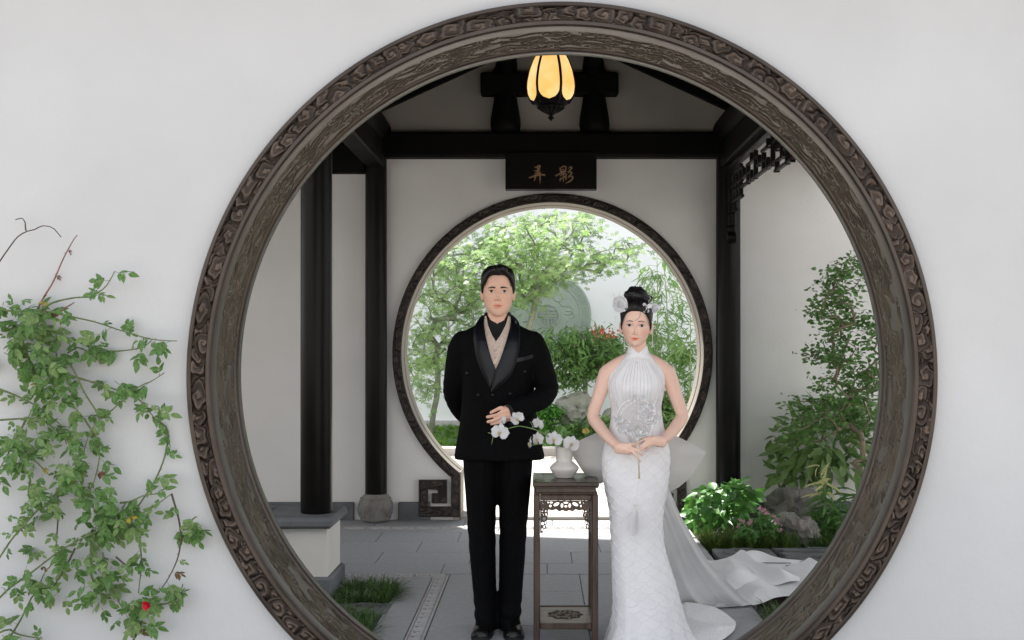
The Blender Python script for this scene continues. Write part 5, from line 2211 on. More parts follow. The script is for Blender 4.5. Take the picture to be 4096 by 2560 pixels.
def face_features(par, bvh, M, E, names_dark, eye):
    """Eyes, lashes and brows laid on the head (local head coordinates), then moved with M."""
    def hit(x, z, off):
        h, nrm, _, _ = bvh.ray_cast(Vector((x, -.4, z)), Vector((0, 1, 0)))
        y = h.y if h is not None else -.08
        return np.array([x, y - off, z])

    def put(V):
        return (M[:3, :3] @ np.asarray(V).T).T + M[:3, 3]
    for s in (-1, 1):
        ex, ez, el, eh, tilt = eye['x'] * s, eye['z'], eye['l'], eye['h'], eye['tilt']
        nu, nv = 15, 7
        V = []
        for i in range(nu):
            u = i / (nu - 1) * 2 - 1
            hh = eh * (1 - abs(u) ** 2.2)
            for j in range(nv):
                v = j / (nv - 1) * 2 - 1
                x = ex + u * el
                z = ez + (v * hh * (1.0 if v > 0 else .75)) + tilt * u * s * el
                V.append(hit(x, z, .0010 + .0016 * (1 - u * u) * (1 - v * v)))
        e = obj('eye', put(V), gridfaces(nu, nv), 'eye_white', par, True)
        ir = eye['iris']
        ring = [hit(ex + eye['look'], ez + .0003, .0034)]
        k = 20
        for rr in (.55, 1.0):
            for q in range(k):
                a = 2 * math.pi * q / k
                z = ez + .0003 + ir * rr * math.sin(a)
                z = min(z, ez + eh * .88)
                z = max(z, ez - eh * .72)
                ring.append(hit(ex + eye['look'] + ir * rr * math.cos(a), z, .0031 if rr < 1 else .0026))
        F = [(0, 1 + q, 1 + (q + 1) % k) for q in range(k)] + [(1 + q, 1 + k + q, 1 + k + (q + 1) % k, 1 + (q + 1) % k) for q in range(k)]
        obj('iris', put(ring), F, 'eye_iris', e, True)
        u = np.linspace(-1.06, 1.1, 14)
        pts = np.array([hit(ex + t * s * el, ez + eh * (1 - min(1, abs(t)) ** 2.2) * 1.02 + tilt * t * el + (.0006 if t > .9 else 0), .0022) for t in u])
        m = MB().tube(put(pts), np.interp(u, [-1, -.3, .6, 1.1], [.0004, eye['lash'], eye['lash'], .0004]), 6)
        m.build('eyelid', 'brow', e, True)
        u = np.linspace(0, 1, 14)
        bx0, bx1, bz, bh, arch = eye['brow']
        V = []
        for t in u:
            x = s * (bx0 + (bx1 - bx0) * t)
            zc = bz + arch * math.sin(t * math.pi * .8) - eye['brow_drop'] * t * t
            wd = bh * (1 - .75 * t ** 2.0) * (.75 + .25 * min(1, t * 6))
            for v in (-1, -.3, .3, 1):
                V.append(hit(x, zc + v * wd / 2, .0012 if abs(v) < .5 else .0003))
        obj('eyebrow', put(V), gridfaces(14, 4), eye.get('bmat', 'brow'), par, True)


def hair_cap(grid, Vh, line, thick, seed, ridge=.0012, freq=46, hook=None):
    """Hair as a shell over the skull above the hair line; line and thick are functions of azimuth (and height)."""
    nz, na, zs, a = grid
    V = Vh[:nz * na].reshape(nz, na, 3).copy()
    cen = np.array([0, .012, .12])
    rg = np.random.default_rng(seed)
    az = np.abs(a)
    zl = line(az)
    rings = []
    rows_ = 46
    for k in range(rows_):
        t = k / (rows_ - 1)
        row = []
        for j in range(na):
            z = zl[j] + (zs[-1] - zl[j]) * t ** .9
            i = min(nz - 1, max(0, np.searchsorted(zs, z)))
            p0 = V[max(0, i - 1), j]
            p1 = V[i, j]
            f = 0 if p1[2] == p0[2] else np.clip((z - p0[2]) / (p1[2] - p0[2]), 0, 1)
            p = p0 * (1 - f) + p1 * f
            d = p - cen
            d /= np.linalg.norm(d)
            th = thick(a[j], t, z)
            e = min(1.0, t / .06)
            th = th * (e ** .6) + ridge * e * math.sin(freq * a[j] + 5 * t + 1.5 * math.sin(9 * t + a[j] * 3)) + ridge * .7 * e * math.sin(freq * 2.3 * a[j] - 9 * t)
            q = p + d * max(th, -.001)
            if hook is not None:
                q = hook(q, a[j], t)
            row.append(q)
        rings.append(row)
    rings = np.array(rings)
    V2 = rings.reshape(-1, 3)
    F = gridfaces(rows_, na, True)
    top = np.arange((rows_ - 1) * na, rows_ * na)
    V2 = np.concatenate([V2, [V2[top].mean(0)]])
    n = len(V2) - 1
    F = np.concatenate([F, np.stack([top, np.roll(top, -1), np.full(na, n), np.full(na, n)], -1)])
    return V2, F


# ---------------- the man
MY = 5.60
man = thing('person', 'man in a black tuxedo with satin shawl lapels and a cream waistcoat, standing', 'person', loc=(PX(497, MY), MY, 0))
MO = np.array(man.location)


def mb(name, V, F, mt, smooth=True, angle=None, colors=None, parent=None):
    o = obj(name, np.asarray(V) - MO, F, mt, parent or man, smooth, angle, colors)
    return o


TM = dict(z=[0, .003, .009, .018, .030, .045, .060, .080, .10, .121, .1395, .165, .20, .220, .232, .2365],
          w=[.008, .0235, .0345, .0450, .0535, .0605, .0652, .0692, .0718, .0728, .0727, .0722, .066, .049, .027, .002],
          f=[.068, .0815, .0880, .0900, .0893, .0900, .0915, .0930, .0935, .0925, .0955, .0945, .082, .060, .032, .002],
          b=[-.050, -.040, -.018, .006, .034, .058, .072, .085, .093, .098, .101, .104, .095, .070, .038, .002],
          p=[.1, .22, .30, .32, .27, .19, .14, .09, .06, .04, .03, .02, 0, 0, 0, 0])
FM = sym([(0, .0845, .0082, .0085, .0205), (0, .104, .0062, .018, .0125), (0, .126, .0065, .009, .0050), (.0118, .0795, .0052, .0052, .0095), (0, .0745, .011, .0030, -.0035), (.0062, .0765, .003, .0022, -.004),
          (.031, .1215, .0150, .0080, -.0095), (.0125, .121, .0055, .0085, -.0055), (.030, .1395, .018, .005, .0034), (0, .0568, .0165, .0038, .0064), (0, .0452, .0135, .0045, .0080),
          (0, .0512, .0205, .0013, -.0062), (.0235, .0512, .004, .004, -.0035), (0, .0363, .015, .0045, -.0048), (0, .016, .014, .009, .0046), (.045, .096, .015, .018, .0036), (.033, .066, .012, .014, -.0020), (.0205, .072, .004, .010, -.0024), (0, .065, .0028, .006, -.0016)])
Vh, Fh, gh = head_mesh(TM, FM)
bv = bvh_of(Vh, Fh)
chin = P(497.7, 317.2, MY - .04)
HM = np.eye(4)
HM[:3, :3] = np.array(Matrix.Rotation(R(2), 3, 'Z') @ Matrix.Rotation(R(-2), 3, 'X'))
HM[:3, 3] = (chin[0], MY, chin[2])


def put_h(V, M):
    return (M[:3, :3] @ np.asarray(V).T).T + M[:3, 3]


# colouring of lips and cheeks (their own colours)
def face_color(V, lip, lipz, lipw, blush=None, liph=.0062):
    x, z, y = V[:, 0], V[:, 2], V[:, 1]
    c = np.ones((len(V), 3))
    up = lipz + liph * (1 - (np.abs(x) / lipw) ** 1.7) * (1 - .18 * np.exp(-(x / .004) ** 2))
    dn = lipz - liph * 1.12 * (1 - (np.abs(x) / lipw) ** 2.0)
    ml = np.clip((up - z) / .0014 + .5, 0, 1) * np.clip((z - dn) / .0014 + .5, 0, 1) * (np.abs(x) < lipw) * (y < -.05)
    c = c * (1 - ml[:, None]) + ml[:, None] * np.array(lip)
    if blush:
        for s in (-1, 1):
            g = np.exp(-((x - s * blush[0]) / blush[2]) ** 2 - ((z - blush[1]) / blush[3]) ** 2) * (y < -.02) * blush[4]
            c = c * (1 - g[:, None]) + c * g[:, None] * np.array(blush[5])
    return c


col_h = face_color(Vh, (.92, .50, .50), .0512, .0235, (.05, .085, .02, .018, .35, (1.02, .86, .84)))
ears = [ear_mesh(s, .0665, .006, .112) for s in (-1, 1)]

# torso and arms of the body underneath (kept inside the clothes), hand included
def at(px, py, Y):
    return P(px, py, Y)


hand_parts = []
neck_m = tube(np.array([(PX(497.6, MY), MY + .012, PZ(336, MY)), (PX(497.6, MY), MY + .008, PZ(326, MY)), (PX(497.6, MY), MY + .002, PZ(318, MY)), (PX(497.6, MY), MY - .004, PZ(312, MY)), (PX(497.6, MY), MY + .0, PZ(305, MY))]), [.066, .0575, .0535, .0525, .050], 40)
neck_m = (neck_m[0], np.array([q for q in neck_m[1] if len(q) == 4]))


def z6(p, Y):
    return P(475 + .0661 * p[0], 390 + .0661 * p[1], Y)


yh = 5.375
fing = [([(455, 285, .004), (390, 272, -.004), (325, 300, .004), (245, 342, .018)], .0092), ([(480, 310, 0), (410, 335, -.010), (330, 378, -.008), (240, 398, .002), (190, 408, .008)], .0093),
        ([(490, 360, 0), (420, 395, -.010), (340, 438, -.008), (255, 468, .002), (198, 480, .008)], .0090), ([(490, 410, .004), (430, 450, -.004), (360, 490, -.002), (300, 506, .004), (250, 514, .012)], .0080)]
for pts, rr in fing:
    hand_parts.append(capsule_chain([z6(p, yh + p[2]) for p in pts], np.linspace(rr * 1.12, rr * .86, len(pts)), 12))
hand_parts.append(capsule_chain([z6((620, 330), yh + .02), z6((560, 330), yh + .012), z6((500, 320), yh + .006), z6((440, 320), yh + .002)], [.026, .026, .024, .016], 16))
hand_parts.append(capsule_chain([z6((610, 370), yh + .02), z6((540, 370), yh + .012), z6((480, 385), yh + .006), z6((440, 410), yh + .002)], [.025, .026, .022, .014], 16))
hand_parts.append(capsule_chain([z6((560, 280), yh + .02), z6((500, 270), yh + .02), z6((440, 280), yh + .018)], [.018, .016, .010], 12))
hand_parts.append(capsule_chain([z6((560, 420), yh + .03), z6((470, 440), yh + .035), z6((380, 420), yh + .038), z6((310, 400), yh + .036)], [.014, .012, .010, .0085], 12))
hand_parts.append(capsule_chain([z6((700, 340), yh + .02), z6((600, 345), yh + .02)], [.027, .027], 14))
Vha, Fha = remesh(hand_parts, .0022, 5, .5)
body_parts = [section_loft([(1.50 - .0, PX(498, MY), .060, MY, .05, .06, 2), (1.44, PX(498, MY), .12, MY, .07, .07, 2), (1.30, PX(498, MY), .15, MY, .085, .09, 2), (1.1, PX(498, MY), .14, MY, .085, .09, 2), (.9, PX(498, MY), .15, MY, .08, .09, 2), (.86, PX(498, MY), .12, MY, .06, .07, 2)], 40)]
for pts in ([(463, 345, 5.6), (456, 385, 5.64), (460, 405, 5.72), (480, 423, 5.81)], [(532, 345, 5.6), (543, 382, 5.56), (535, 402, 5.46), (514, 410, 5.385)]):
    body_parts.append(capsule_chain([at(*p) for p in pts], [.042, .036, .030, .024], 14))
for x, xb in ((480, 485.5), (514, 510.5)):
    body_parts.append(capsule_chain([at(x, 465, MY), at(x, 540, MY), at(xb, 600, MY + .02), (PX(xb, MY), MY + .075, .10), (PX(xb, MY), MY + .05, .055), (PX(xb, MY), MY - .06, .036)], [.07, .05, .036, .026, .022, .014], 14))
Vb, Fb = remesh(body_parts, .012, 2)
HV = put_h(Vh, HM)
allV, allF = join_np([(HV, Fh), neck_m, *[(put_h(v, HM), f) for v, f in ears], (Vha, Fha), (Vb, Fb)])
cols = np.ones((len(allV), 3))
cols[:len(Vh)] = col_h
body = mb('body', allV, allF, 'skin_man', colors=cols)
HMo = HM.copy()
HMo[:3, 3] -= MO
face_features(man, bv, HMo, None, None, dict(x=.0318, z=.1215, l=.0145, h=.0056, tilt=.06, iris=.0060, look=0.0, lash=.0011, brow=(.0125, .0500, .1385, .0085, .0035), brow_drop=.0035))
# nails
# hair
def line_m(az):
    return np.interp(np.degrees(az), [0, 15, 30, 45, 58, 68, 78, 88, 98, 115, 140, 180], [.197, .199, .196, .184, .166, .148, .128, .112, .122, .085, .03, .015])


def thick_m(a, t, z):
    top = np.clip((z - .16) / .06, 0, 1)
    side = .0075 + .006 * np.clip((z - .11) / .05, 0, 1)
    fr_ = math.exp(-(a / .9) ** 2)
    return side * (1 - top) + top * (.020 + .004 * fr_ * math.sin(4 * a + 1.0) + .003 * math.sin(7 * a))


def hook_m(q, a, t):
    fr_ = math.exp(-(a / .75) ** 2) * math.exp(-((t - .38) / .30) ** 2)
    q = q + np.array([.004 * fr_, -.011 * fr_, .010 * fr_])
    return q


Vk, Fk = hair_cap(gh, Vh, line_m, thick_m, 3, .0011, 40, hook_m)
hair = mb('hair', put_h(Vk, HM), Fk, 'hair_black')
m = MB()
r = random.Random(6)
for k in range(130):
    a0 = r.uniform(-1.25, 1.25)
    z0 = float(line_m(np.array([abs(a0)]))[0])
    x0 = .066 * math.sin(a0)
    pts = []
    sw = r.uniform(-.012, .02)
    for t in np.linspace(0, 1, 7):
        h, nrm, _, _ = bv.ray_cast(Vector((x0 * (1 - .25 * t) + sw * t * (1 - t) * 1.5, -.3, z0 + .001 + (0.228 - z0) * t)), Vector((0, 1, 0)))
        if h is None:
            break
        up_ = thick_m(a0, t, h.z) * min(1, t / .12) ** .7 + .004 * min(1, t * 5)
        q = np.array(h) + np.array(nrm if nrm.y < 0 else -nrm) * up_
        pts.append(hook_m(q, a0, t))
    if len(pts) > 3:
        m.tube(put_h(spl(np.array(pts), 12), HM), np.interp(np.linspace(0, 1, 12), [0, .2, .8, 1], [.0008, .0022, .002, .0006]), 5)
o = m.build('hair_strands', 'hair_black', None, True)
o.data.transform(Matrix.Translation(-Vector(MO)))
o.parent = hair
o['kind'] = 'stuff'

# jacket
def row(py, l, rr, df, db, pw=2.4, Y=MY, dy=0.0):
    return (PZ(py, Y), (PX(l, Y) + PX(rr, Y)) / 2, (PX(rr, Y) - PX(l, Y)) / 2, Y + dy, df, db, pw)


jr = [row(459, 454.5, 544.5, .128, .125, 2.3), row(455, 454.5, 544.5, .130, .127, 2.3), row(440, 457, 541, .124, .122, 2.3), row(423, 459.8, 537.6, .122, .115, 2.35), row(405, 461.5, 535.5, .122, .112, 2.4),
      row(388, 462.5, 534, .126, .116, 2.4), row(368, 460.5, 536, .130, .122, 2.45), row(350, 458.5, 538, .124, .120, 2.45), row(341, 457, 539, .112, .112, 2.4), row(335, 459, 537, .096, .098, 2.3),
      row(330.5, 465, 530.5, .080, .088, 2.2), row(326.5, 473, 522, .068, .080, 2.1), row(322.5, 480, 515, .060, .074, 2.0), row(319, 483.5, 511.5, .056, .070, 2.0)]
jp = [section_loft(jr, 72)]
larm = [(463, 343, 5.60, .062), (459.5, 352, 5.60, .062), (457, 367, 5.615, .060), (454.8, 382, 5.635, .0575), (454.5, 393, 5.67, .056), (460, 407, 5.735, .053), (470, 418, 5.79, .049), (484, 424, 5.825, .045)]
rarm = [(532, 343, 5.60, .062), (536.5, 352, 5.595, .062), (541, 367, 5.58, .060), (545.5, 381, 5.555, .0575), (546.8, 389.5, 5.535, .056), (541, 398.5, 5.485, .053), (529, 404.5, 5.425, .047), (515.5, 409.5, 5.385, .040)]
for arm in (larm, rarm):
    jp.append(capsule_chain([at(*p[:3]) for p in arm], [p[3] for p in arm], 24))
Vj, Fj = remesh(jp, .0065, 7, .5)
# soft cloth folds
nz_ = smooth_noise(Vj * np.array([1, 1, .55]), 26, 4)
fold = np.zeros(len(Vj))
for (a, b, Y, f_, am) in ((545, 388, 5.54, 140, .0024), (454, 392, 5.66, 140, .0022), (537, 350, 5.59, 90, .002), (460, 350, 5.60, 90, .002), (498, 395, 5.48, 60, .0022)):
    c = at(a, b, Y)
    d = np.linalg.norm(Vj - c, axis=1)
    fold += am * np.sin((Vj[:, 2] * 1.0 + Vj[:, 0] * .35 * np.sign(a - 498)) * f_ + 3 * np.sin(Vj[:, 0] * 20)) * np.exp(-(d / .085) ** 2)
cenx = PX(498, MY)
dirs = Vj - np.stack([np.full(len(Vj), cenx), np.full(len(Vj), MY), Vj[:, 2]], -1)
dirs /= np.linalg.norm(dirs, axis=1)[:, None] + 1e-9
Vj = Vj + dirs * (nz_ * .0016 + fold)[:, None]
jb = bvh_of(Vj, Fj)
# open the front above the button: everything inside the V is cut away
pj = np.stack([VPX + Vj[:, 0] / Vj[:, 1] * LENS_PX, VPY - (Vj[:, 2] - EYE) / Vj[:, 1] * LENS_PX], -1)
Vy = np.array([316, 320, 335, 350, 362, 370])
Lx = np.array([483, 483.5, 486, 489.5, 493, 495.5])
Rx = np.array([512, 511, 507.5, 503, 499, 495.5])
inside = (pj[:, 0] > np.interp(pj[:, 1], Vy, Lx) - 3.0) & (pj[:, 0] < np.interp(pj[:, 1], Vy, Rx) + 3.0) & (pj[:, 1] < 371) & (Vj[:, 1] < MY)
inside |= (pj[:, 1] < 319.5) & (np.abs(Vj[:, 0] - PX(497.5, MY)) < .07)
keep = ~inside[Fj].all(1)
jk = mb('jacket', Vj, Fj[keep], 'suit_wool')
# double-breasted front edge
G = cam_patch(jb, strip_px([(491, 392), (491.2, 410), (491.5, 435), (492, 457.6)], [(493.4, 392), (493.6, 410), (494, 435), (494.5, 457.6)], 24, 3), .003)
shell('front_edge', G - MO, 'suit_wool', jk, .004)
# shirt, waistcoat
Vin, Fin = Vj.copy(), Fj
G = strip_px([(484.0, 315.5), (484.5, 325), (487.5, 335), (493.5, 350)], [(510.6, 315.5), (509.5, 325), (505, 335), (497.5, 350)], 24, 17)
uu = np.linspace(-1, 1, 17)
tt = np.linspace(0, 1, 24)
G[:, :, 1] += (8.2 * (1 - np.abs(uu)))[None] * ((1 - tt) ** 1.5)[:, None]
G = cam_patch(jb, G, -.010)
Gs = G.copy()
sh1 = shell('shirt', Gs - MO, 'shirt_black', man, .004)
for k, (a, b) in enumerate(((495.6, 331.0), (495.6, 335.0))):
    h = cam_hit(jb, a, b, -.006)
    V, F = ico_mesh(2, .0035)
    obj('shirt_button', V * [1, .6, 1] + h - MO, F, 'suit_satin', sh1, True)
for side in (0, 1):
    if side == 0:
        inn = [(485.6, 316), (488, 325), (492, 335), (495.8, 342), (497, 353), (497.3, 372)]
        out = [(483.6, 317), (479.5, 325), (480.4, 338), (483.6, 352), (486.5, 362), (489, 376)]
    else:
        inn = [(509, 316), (505.6, 325), (500.5, 335), (495.6, 342.5), (493.2, 353), (493, 372)]
        out = [(511.4, 317), (514.5, 325), (512.6, 338), (508.6, 352), (505, 362), (502, 376)]
    G = cam_patch(jb, strip_px(inn, out, 26, 7), -.004 if side == 0 else -.0015)
    vst = shell('waistcoat', G - MO, 'vest_brocade', man, .004)
for (a, b) in ((495.3, 350.2), (495.3, 357.6), (495.3, 364.5)):
    h = cam_hit(jb, a, b, .0015)
    V, F = ico_mesh(2, .006)
    obj('waistcoat_button', V * [1, .55, 1] + h - MO, F, 'vest_brocade', vst, True)
# satin shawl lapels
li = [(484.2, 314.8), (483.6, 320), (485.6, 335), (489, 350), (492.6, 362), (495.6, 370), (493.6, 380), (490.5, 389)]
lo_ = [(481.2, 317.0), (476.8, 323), (474.0, 333), (474.4, 345), (476.6, 357), (480.4, 368), (485.2, 378), (489.5, 387)]
ri = [(510.2, 314.6), (511.2, 320), (508, 335), (503.5, 350), (499.2, 362), (495.2, 370.5), (493.0, 380), (490.6, 391.5)]
ro = [(513.6, 316.6), (517.8, 322), (519.6, 330), (519.2, 345), (517.4, 357), (513.4, 369), (506.5, 379.5), (492, 391.5)]
t = np.linspace(0, 1, 13)
prof_ = .006 + .007 * np.sin(math.pi * t) ** .7
for k, (a, b) in enumerate(((li, lo_), (ri, ro))):
    G = cam_patch(jb, strip_px(a, b, 44, 13), np.broadcast_to(prof_ + .004 * k, (44, 13)))
    lp = shell('satin_lapel', G - MO, 'suit_satin', jk, .005)
    e = G[:, -1] - MO
    mm = MB().tube(spl(e, 60), .0022, 6)
    mm.build('piped_edge', 'shirt_black', lp, True)
# collar round the back of the neck, shirt collar
for nm, mt, rad, z0, z1, yo in (('jacket_collar', 'suit_satin', .069, 318.5, 312.5, .004), ('shirt_collar', 'shirt_black', .0605, 319, 312.0, 0)):
    th = np.linspace(R(-38), R(218), 40) if nm == 'jacket_collar' else np.linspace(R(-48), R(228), 48)
    rows_ = []
    for k in range(6):
        f = k / 5
        zz = PZ(z0 + (z1 - z0) * f, MY) + .004 * np.sin(th)
        rr_ = rad * (1.0 - .06 * f) + (.006 if nm == 'jacket_collar' else 0) * (1 - f)
        fr_ = np.clip((-np.sin(th) - .2) / .7, 0, 1)
        zz = zz - fr_ * (.030 + .018 * (1 - f)) * (nm == 'shirt_collar')
        rows_.append(np.stack([PX(497.6, MY) + rr_ * np.cos(th), MY + .006 + yo + rr_ * .98 * np.sin(th), zz], -1))
    G = np.array(rows_)
    V = np.concatenate([G.reshape(-1, 3), (G - (G - np.array([PX(497.6, MY), MY, 0])) * [.05, .05, 0]).reshape(-1, 3)])
    n_ = len(th)
    F = gridfaces(6, n_)
    N = 6 * n_
    ed = [(5 * n_ + j, 5 * n_ + j + 1, 5 * n_ + j + 1 + N, 5 * n_ + j + N) for j in range(n_ - 1)]
    mb(nm, V, np.concatenate([F, F[:, ::-1] + N, np.array(ed)]), mt, parent=None)
# pocket welt and buttons
G = cam_patch(jb, strip_px([(516.2, 358.2), (526, 356.4), (533.0, 354.4)], [(516.6, 362.2), (526.4, 360.0), (533.4, 357.6)], 14, 5), .0035)
shell('pocket_welt', G - MO, 'suit_satin', jk, .003)
for (a, b) in ((466.9, 373.2), (524.6, 371.6), (492.6, 394.8), (510.3, 393.8), (478, 395), (492.8, 424), (510.8, 424)):
    h = cam_hit(jb, a, b, .002)
    if h is None:
        continue
    V, F = ico_mesh(2, .0085)
    obj('jacket_button', V * [1, .5, 1] + h - MO, F, 'suit_satin', jk, True)
# sleeve cuff turn-up
G0 = [at(*p[:3]) for p in rarm[-2:]]
dd = (G0[1] - G0[0]) / np.linalg.norm(G0[1] - G0[0])
cuff = capsule_chain([G0[0] + dd * .022, G0[1] + dd * .006], [.0478, .0455], 28)
th = np.linspace(0, 1, 2)
V, F = tube(np.array([G0[0] + dd * .012, G0[0] + dd * .014, G0[1] - dd * .002, G0[1] + dd * .028, G0[1] + dd * .030, G0[1] + dd * .012]), [.0475, .0495, .0465, .0425, .0395, .036], 32, True)
mb('cuff', V, F, 'suit_wool', True, 50, parent=jk)
V, F = tube(np.array([G0[1] + dd * .02, G0[1] + dd * .036, G0[1] + dd * .037]), [.036, .0335, .030], 32, True)
mb('shirt_cuff', V, F, 'shirt_black', True, 50, parent=jk)

# trousers
legs = []
LL = [(455, 462.5, 499), (466, 463, 498.6), (478, 463.6, 498.0), (500, 465.6, 496.6), (527, 467.8, 495.6), (550, 469.4, 495.4), (575, 471.6, 495.8), (598, 473.6, 496.6), (612, 474.8, 497.2), (619, 475.2, 497.4), (624, 475.2, 497.4), (628.5, 476.5, 496.8)]
RL = [(455, 496, 532.8), (466, 496.4, 532.4), (478, 497.2, 531.4), (500, 498.4, 529.4), (527, 499.2, 527), (550, 499.2, 525.2), (575, 499.0, 523.4), (598, 498.6, 522), (612, 498.4, 521), (619, 498.2, 520.4), (624, 498.4, 520.4), (628.5, 499.2, 519.4)]
for L_ in (LL, RL):
    rows_ = []
    for (py, a, b) in L_[::-1]:
        k = np.interp(py, [455, 500, 560, 600, 623], [.118, .100, .086, .088, .096])
        rows_.append((PZ(py, MY), (PX(a, MY) + PX(b, MY)) / 2, (PX(b, MY) - PX(a, MY)) / 2, MY + .012 - (.018 if py > 610 else 0), k, k * 1.02, 1.9))
    legs.append(section_loft(rows_, 56))
Vt, Ft = remesh(legs, .006, 5, .5)
nn = smooth_noise(Vt * np.array([1, 1, .5]), 22, 9)
brk = np.exp(-((Vt[:, 2] - .10) / .07) ** 2)
knee = np.exp(-((Vt[:, 2] - .50) / .10) ** 2)
off = nn * .0022 + brk * .0035 * np.sin(Vt[:, 2] * 95 + Vt[:, 0] * 22) + knee * .002 * np.sin(Vt[:, 2] * 60 + Vt[:, 0] * 30)
for L_, cx0 in ((LL, None), (RL, None)):
    pass
lc = np.where(Vt[:, 0] < PX(497.6, MY), PX(484, MY), PX(511.5, MY))
dv = np.stack([Vt[:, 0] - lc, Vt[:, 1] - MY, np.zeros(len(Vt))], -1)
dv /= np.linalg.norm(dv, axis=1)[:, None] + 1e-9
crease = np.exp(-((Vt[:, 0] - lc) / .006) ** 2) * (Vt[:, 1] < MY) * .005
Vt = Vt + dv * off[:, None]
Vt[:, 1] -= crease
mb('trousers', Vt, Ft, 'suit_wool')
# shoes
for cx0, yaw in ((485.2, -4), (510.8, 4)):
    X0 = PX(cx0, 5.55)
    outline = [(-.285, .030, .034), (-.275, .041, .044), (-.24, .0475, .052), (-.20, .0495, .058), (-.15, .046, .070), (-.10, .041, .082), (-.05, .038, .090), (0, .0365, .092), (.02, .033, .088), (.03, .02, .08)]
    rings = []
    th = np.linspace(0, 2 * math.pi, 28, endpoint=False)
    for (y, w_, h_) in outline:
        x = w_ * np.cos(th)
        z = np.where(np.sin(th) > 0, .014 + (h_ - .014) * np.abs(np.sin(th)) ** .75, .014 - .006 * np.abs(np.sin(th)))
        rings.append(np.stack([x * (1 - .25 * np.clip(np.sin(th), 0, 1)), np.full(28, y), z], -1))
    V, F = loft(rings)
    sole = []
    for (y, w_, h_) in outline:
        x = (w_ + .003) * np.sign(np.cos(th)) * np.abs(np.cos(th)) ** .5
        z = np.where(np.sin(th) > 0, .013, .0005)
        sole.append(np.stack([x, np.full(28, y * 1.008), z], -1))
    VS, FS = loft(sole)
    Mz = np.array(Matrix.Rotation(R(yaw), 3, 'Z'))
    base = np.array([X0, MY + .135, 0])
    so = mb('shoe', (Mz @ V.T).T + base, F, 'shoe_leather', True, 60)
    mb('sole', (Mz @ VS.T).T + base, FS, 'shoe_sole', True, 40, parent=so)
    tc = []
    for t in np.linspace(-1, 1, 13):
        a = math.pi / 2 + t * 1.25
        w_, h_ = .0492, .060
        x = w_ * math.cos(a)
        z = .014 + (h_ - .014) * abs(math.sin(a)) ** .75
        tc.append((x * (1 - .25 * max(0, math.sin(a))), -.205 + .01 * (1 - t * t), z + .0008))
    mm = MB().tube((Mz @ np.array(tc).T).T + base - MO, .0008, 5)
    mm.build('toe_cap_seam', 'shoe_leather', so, True)
# ---------------- the bride
mat('brow_soft', (.12, .075, .06), .8, var=.3, scale=80)
mat('dress_white', (.89, .875, .88), .6, var=.03, scale=20, bump=.15, bscale=220, sheen=.15, spec=.35)
mat('bead_trim', (.92, .88, .885), .35, .0, var=.1, scale=300, spec=.7)
mat('pearl', (.80, .76, .75), .18, var=.05, spec=.7)
mat('silver', (.84, .83, .82), .28, .45, var=.2, scale=80)
mat('crystal_petal', (.88, .88, .89), .25, .15, var=.12, scale=60, transl=.25, spec=.7)
mat('lace_white', (.89, .88, .88), .7, var=.08, scale=90, bump=.6, bscale=110)
mat('fan_handle', (.70, .63, .52), .35, var=.05)
mat('brass', (.55, .38, .14), .3, .8, var=.1)
mat('tassel_silk', (.84, .82, .79), .5, var=.1, scale=60, stretch=(1, 1, .05))
mat('nail_pink', (.72, .42, .36), .25, var=.05)
mat('plume', (.88, .88, .89), .7, var=.1, scale=60, transl=.3)


def sheer(name, col, alpha, tl=.5):
    m = mat(name, col, .7, var=.03, scale=8, transl=tl)
    n, l = m.node_tree.nodes, m.node_tree.links
    out = n['Material Output']
    src = out.inputs['Surface'].links[0].from_socket
    tr_ = n.new('ShaderNodeBsdfTransparent')
    ms = n.new('ShaderNodeMixShader')
    ms.inputs[0].default_value = alpha
    l.new(tr_.outputs[0], ms.inputs[1])
    l.new(src, ms.inputs[2])
    l.new(ms.outputs[0], out.inputs['Surface'])


sheer('organza', (.94, .935, .93), .92, .2)
sheer('organza_stiff', (.90, .885, .86), .92)
sheer('gauze', (.78, .76, .75), .45)

WY = 5.35
wom = thing('person', 'woman in a white halter gown with pearl strands holding a round fan, standing', 'person', loc=(PX(637, WY), WY, 0))
WO = np.array(wom.location)


def wb(name, V, F, mt, smooth=True, angle=None, colors=None, parent=None):
    return obj(name, np.asarray(V) - WO, F, mt, parent or wom, smooth, angle, colors)


TW = dict(z=[0, .003, .008, .016, .027, .040, .054, .072, .088, .100, .117, .145, .175, .198, .210, .2155],
          w=[.007, .0175, .0260, .0360, .0450, .0525, .0580, .0625, .0655, .0668, .0672, .0668, .0600, .0455, .026, .002],
          f=[.060, .0715, .0775, .0790, .0785, .0800, .0815, .0830, .0835, .0830, .0860, .0850, .0745, .056, .031, .002],
          b=[-.046, -.036, -.016, .004, .028, .050, .064, .076, .085, .090, .096, .099, .090, .068, .038, .002],
          p=[.1, .22, .30, .32, .27, .18, .13, .09, .06, .05, .03, .02, 0, 0, 0, 0])
FWm = sym([(0, .0605, .0066, .0075, .0165), (0, .079, .0050, .016, .0095), (0, .099, .0055, .008, .0035), (.0098, .0570, .0045, .0045, .0070), (0, .0525, .010, .0028, -.003), (.0052, .0545, .0026, .002, -.0035),
           (.0288, .0965, .0140, .0078, -.0078), (.0115, .0965, .005, .008, -.0045), (.027, .115, .017, .005, .0020), (0, .0412, .0135, .0034, .0062), (0, .0312, .0110, .0040, .0080),
           (0, .0364, .0170, .0012, -.0055), (.0195, .0364, .0035, .0035, -.003), (0, .0235, .0125, .004, -.0044), (0, .0085, .0105, .007, .0038), (.041, .072, .016, .017, .0035), (0, .0475, .0024, .005, -.0015)])
Vw, Fw, gw = head_mesh(TW, FWm)
bw = bvh_of(Vw, Fw)
chin = P(637.3, 346.8, WY - .05)
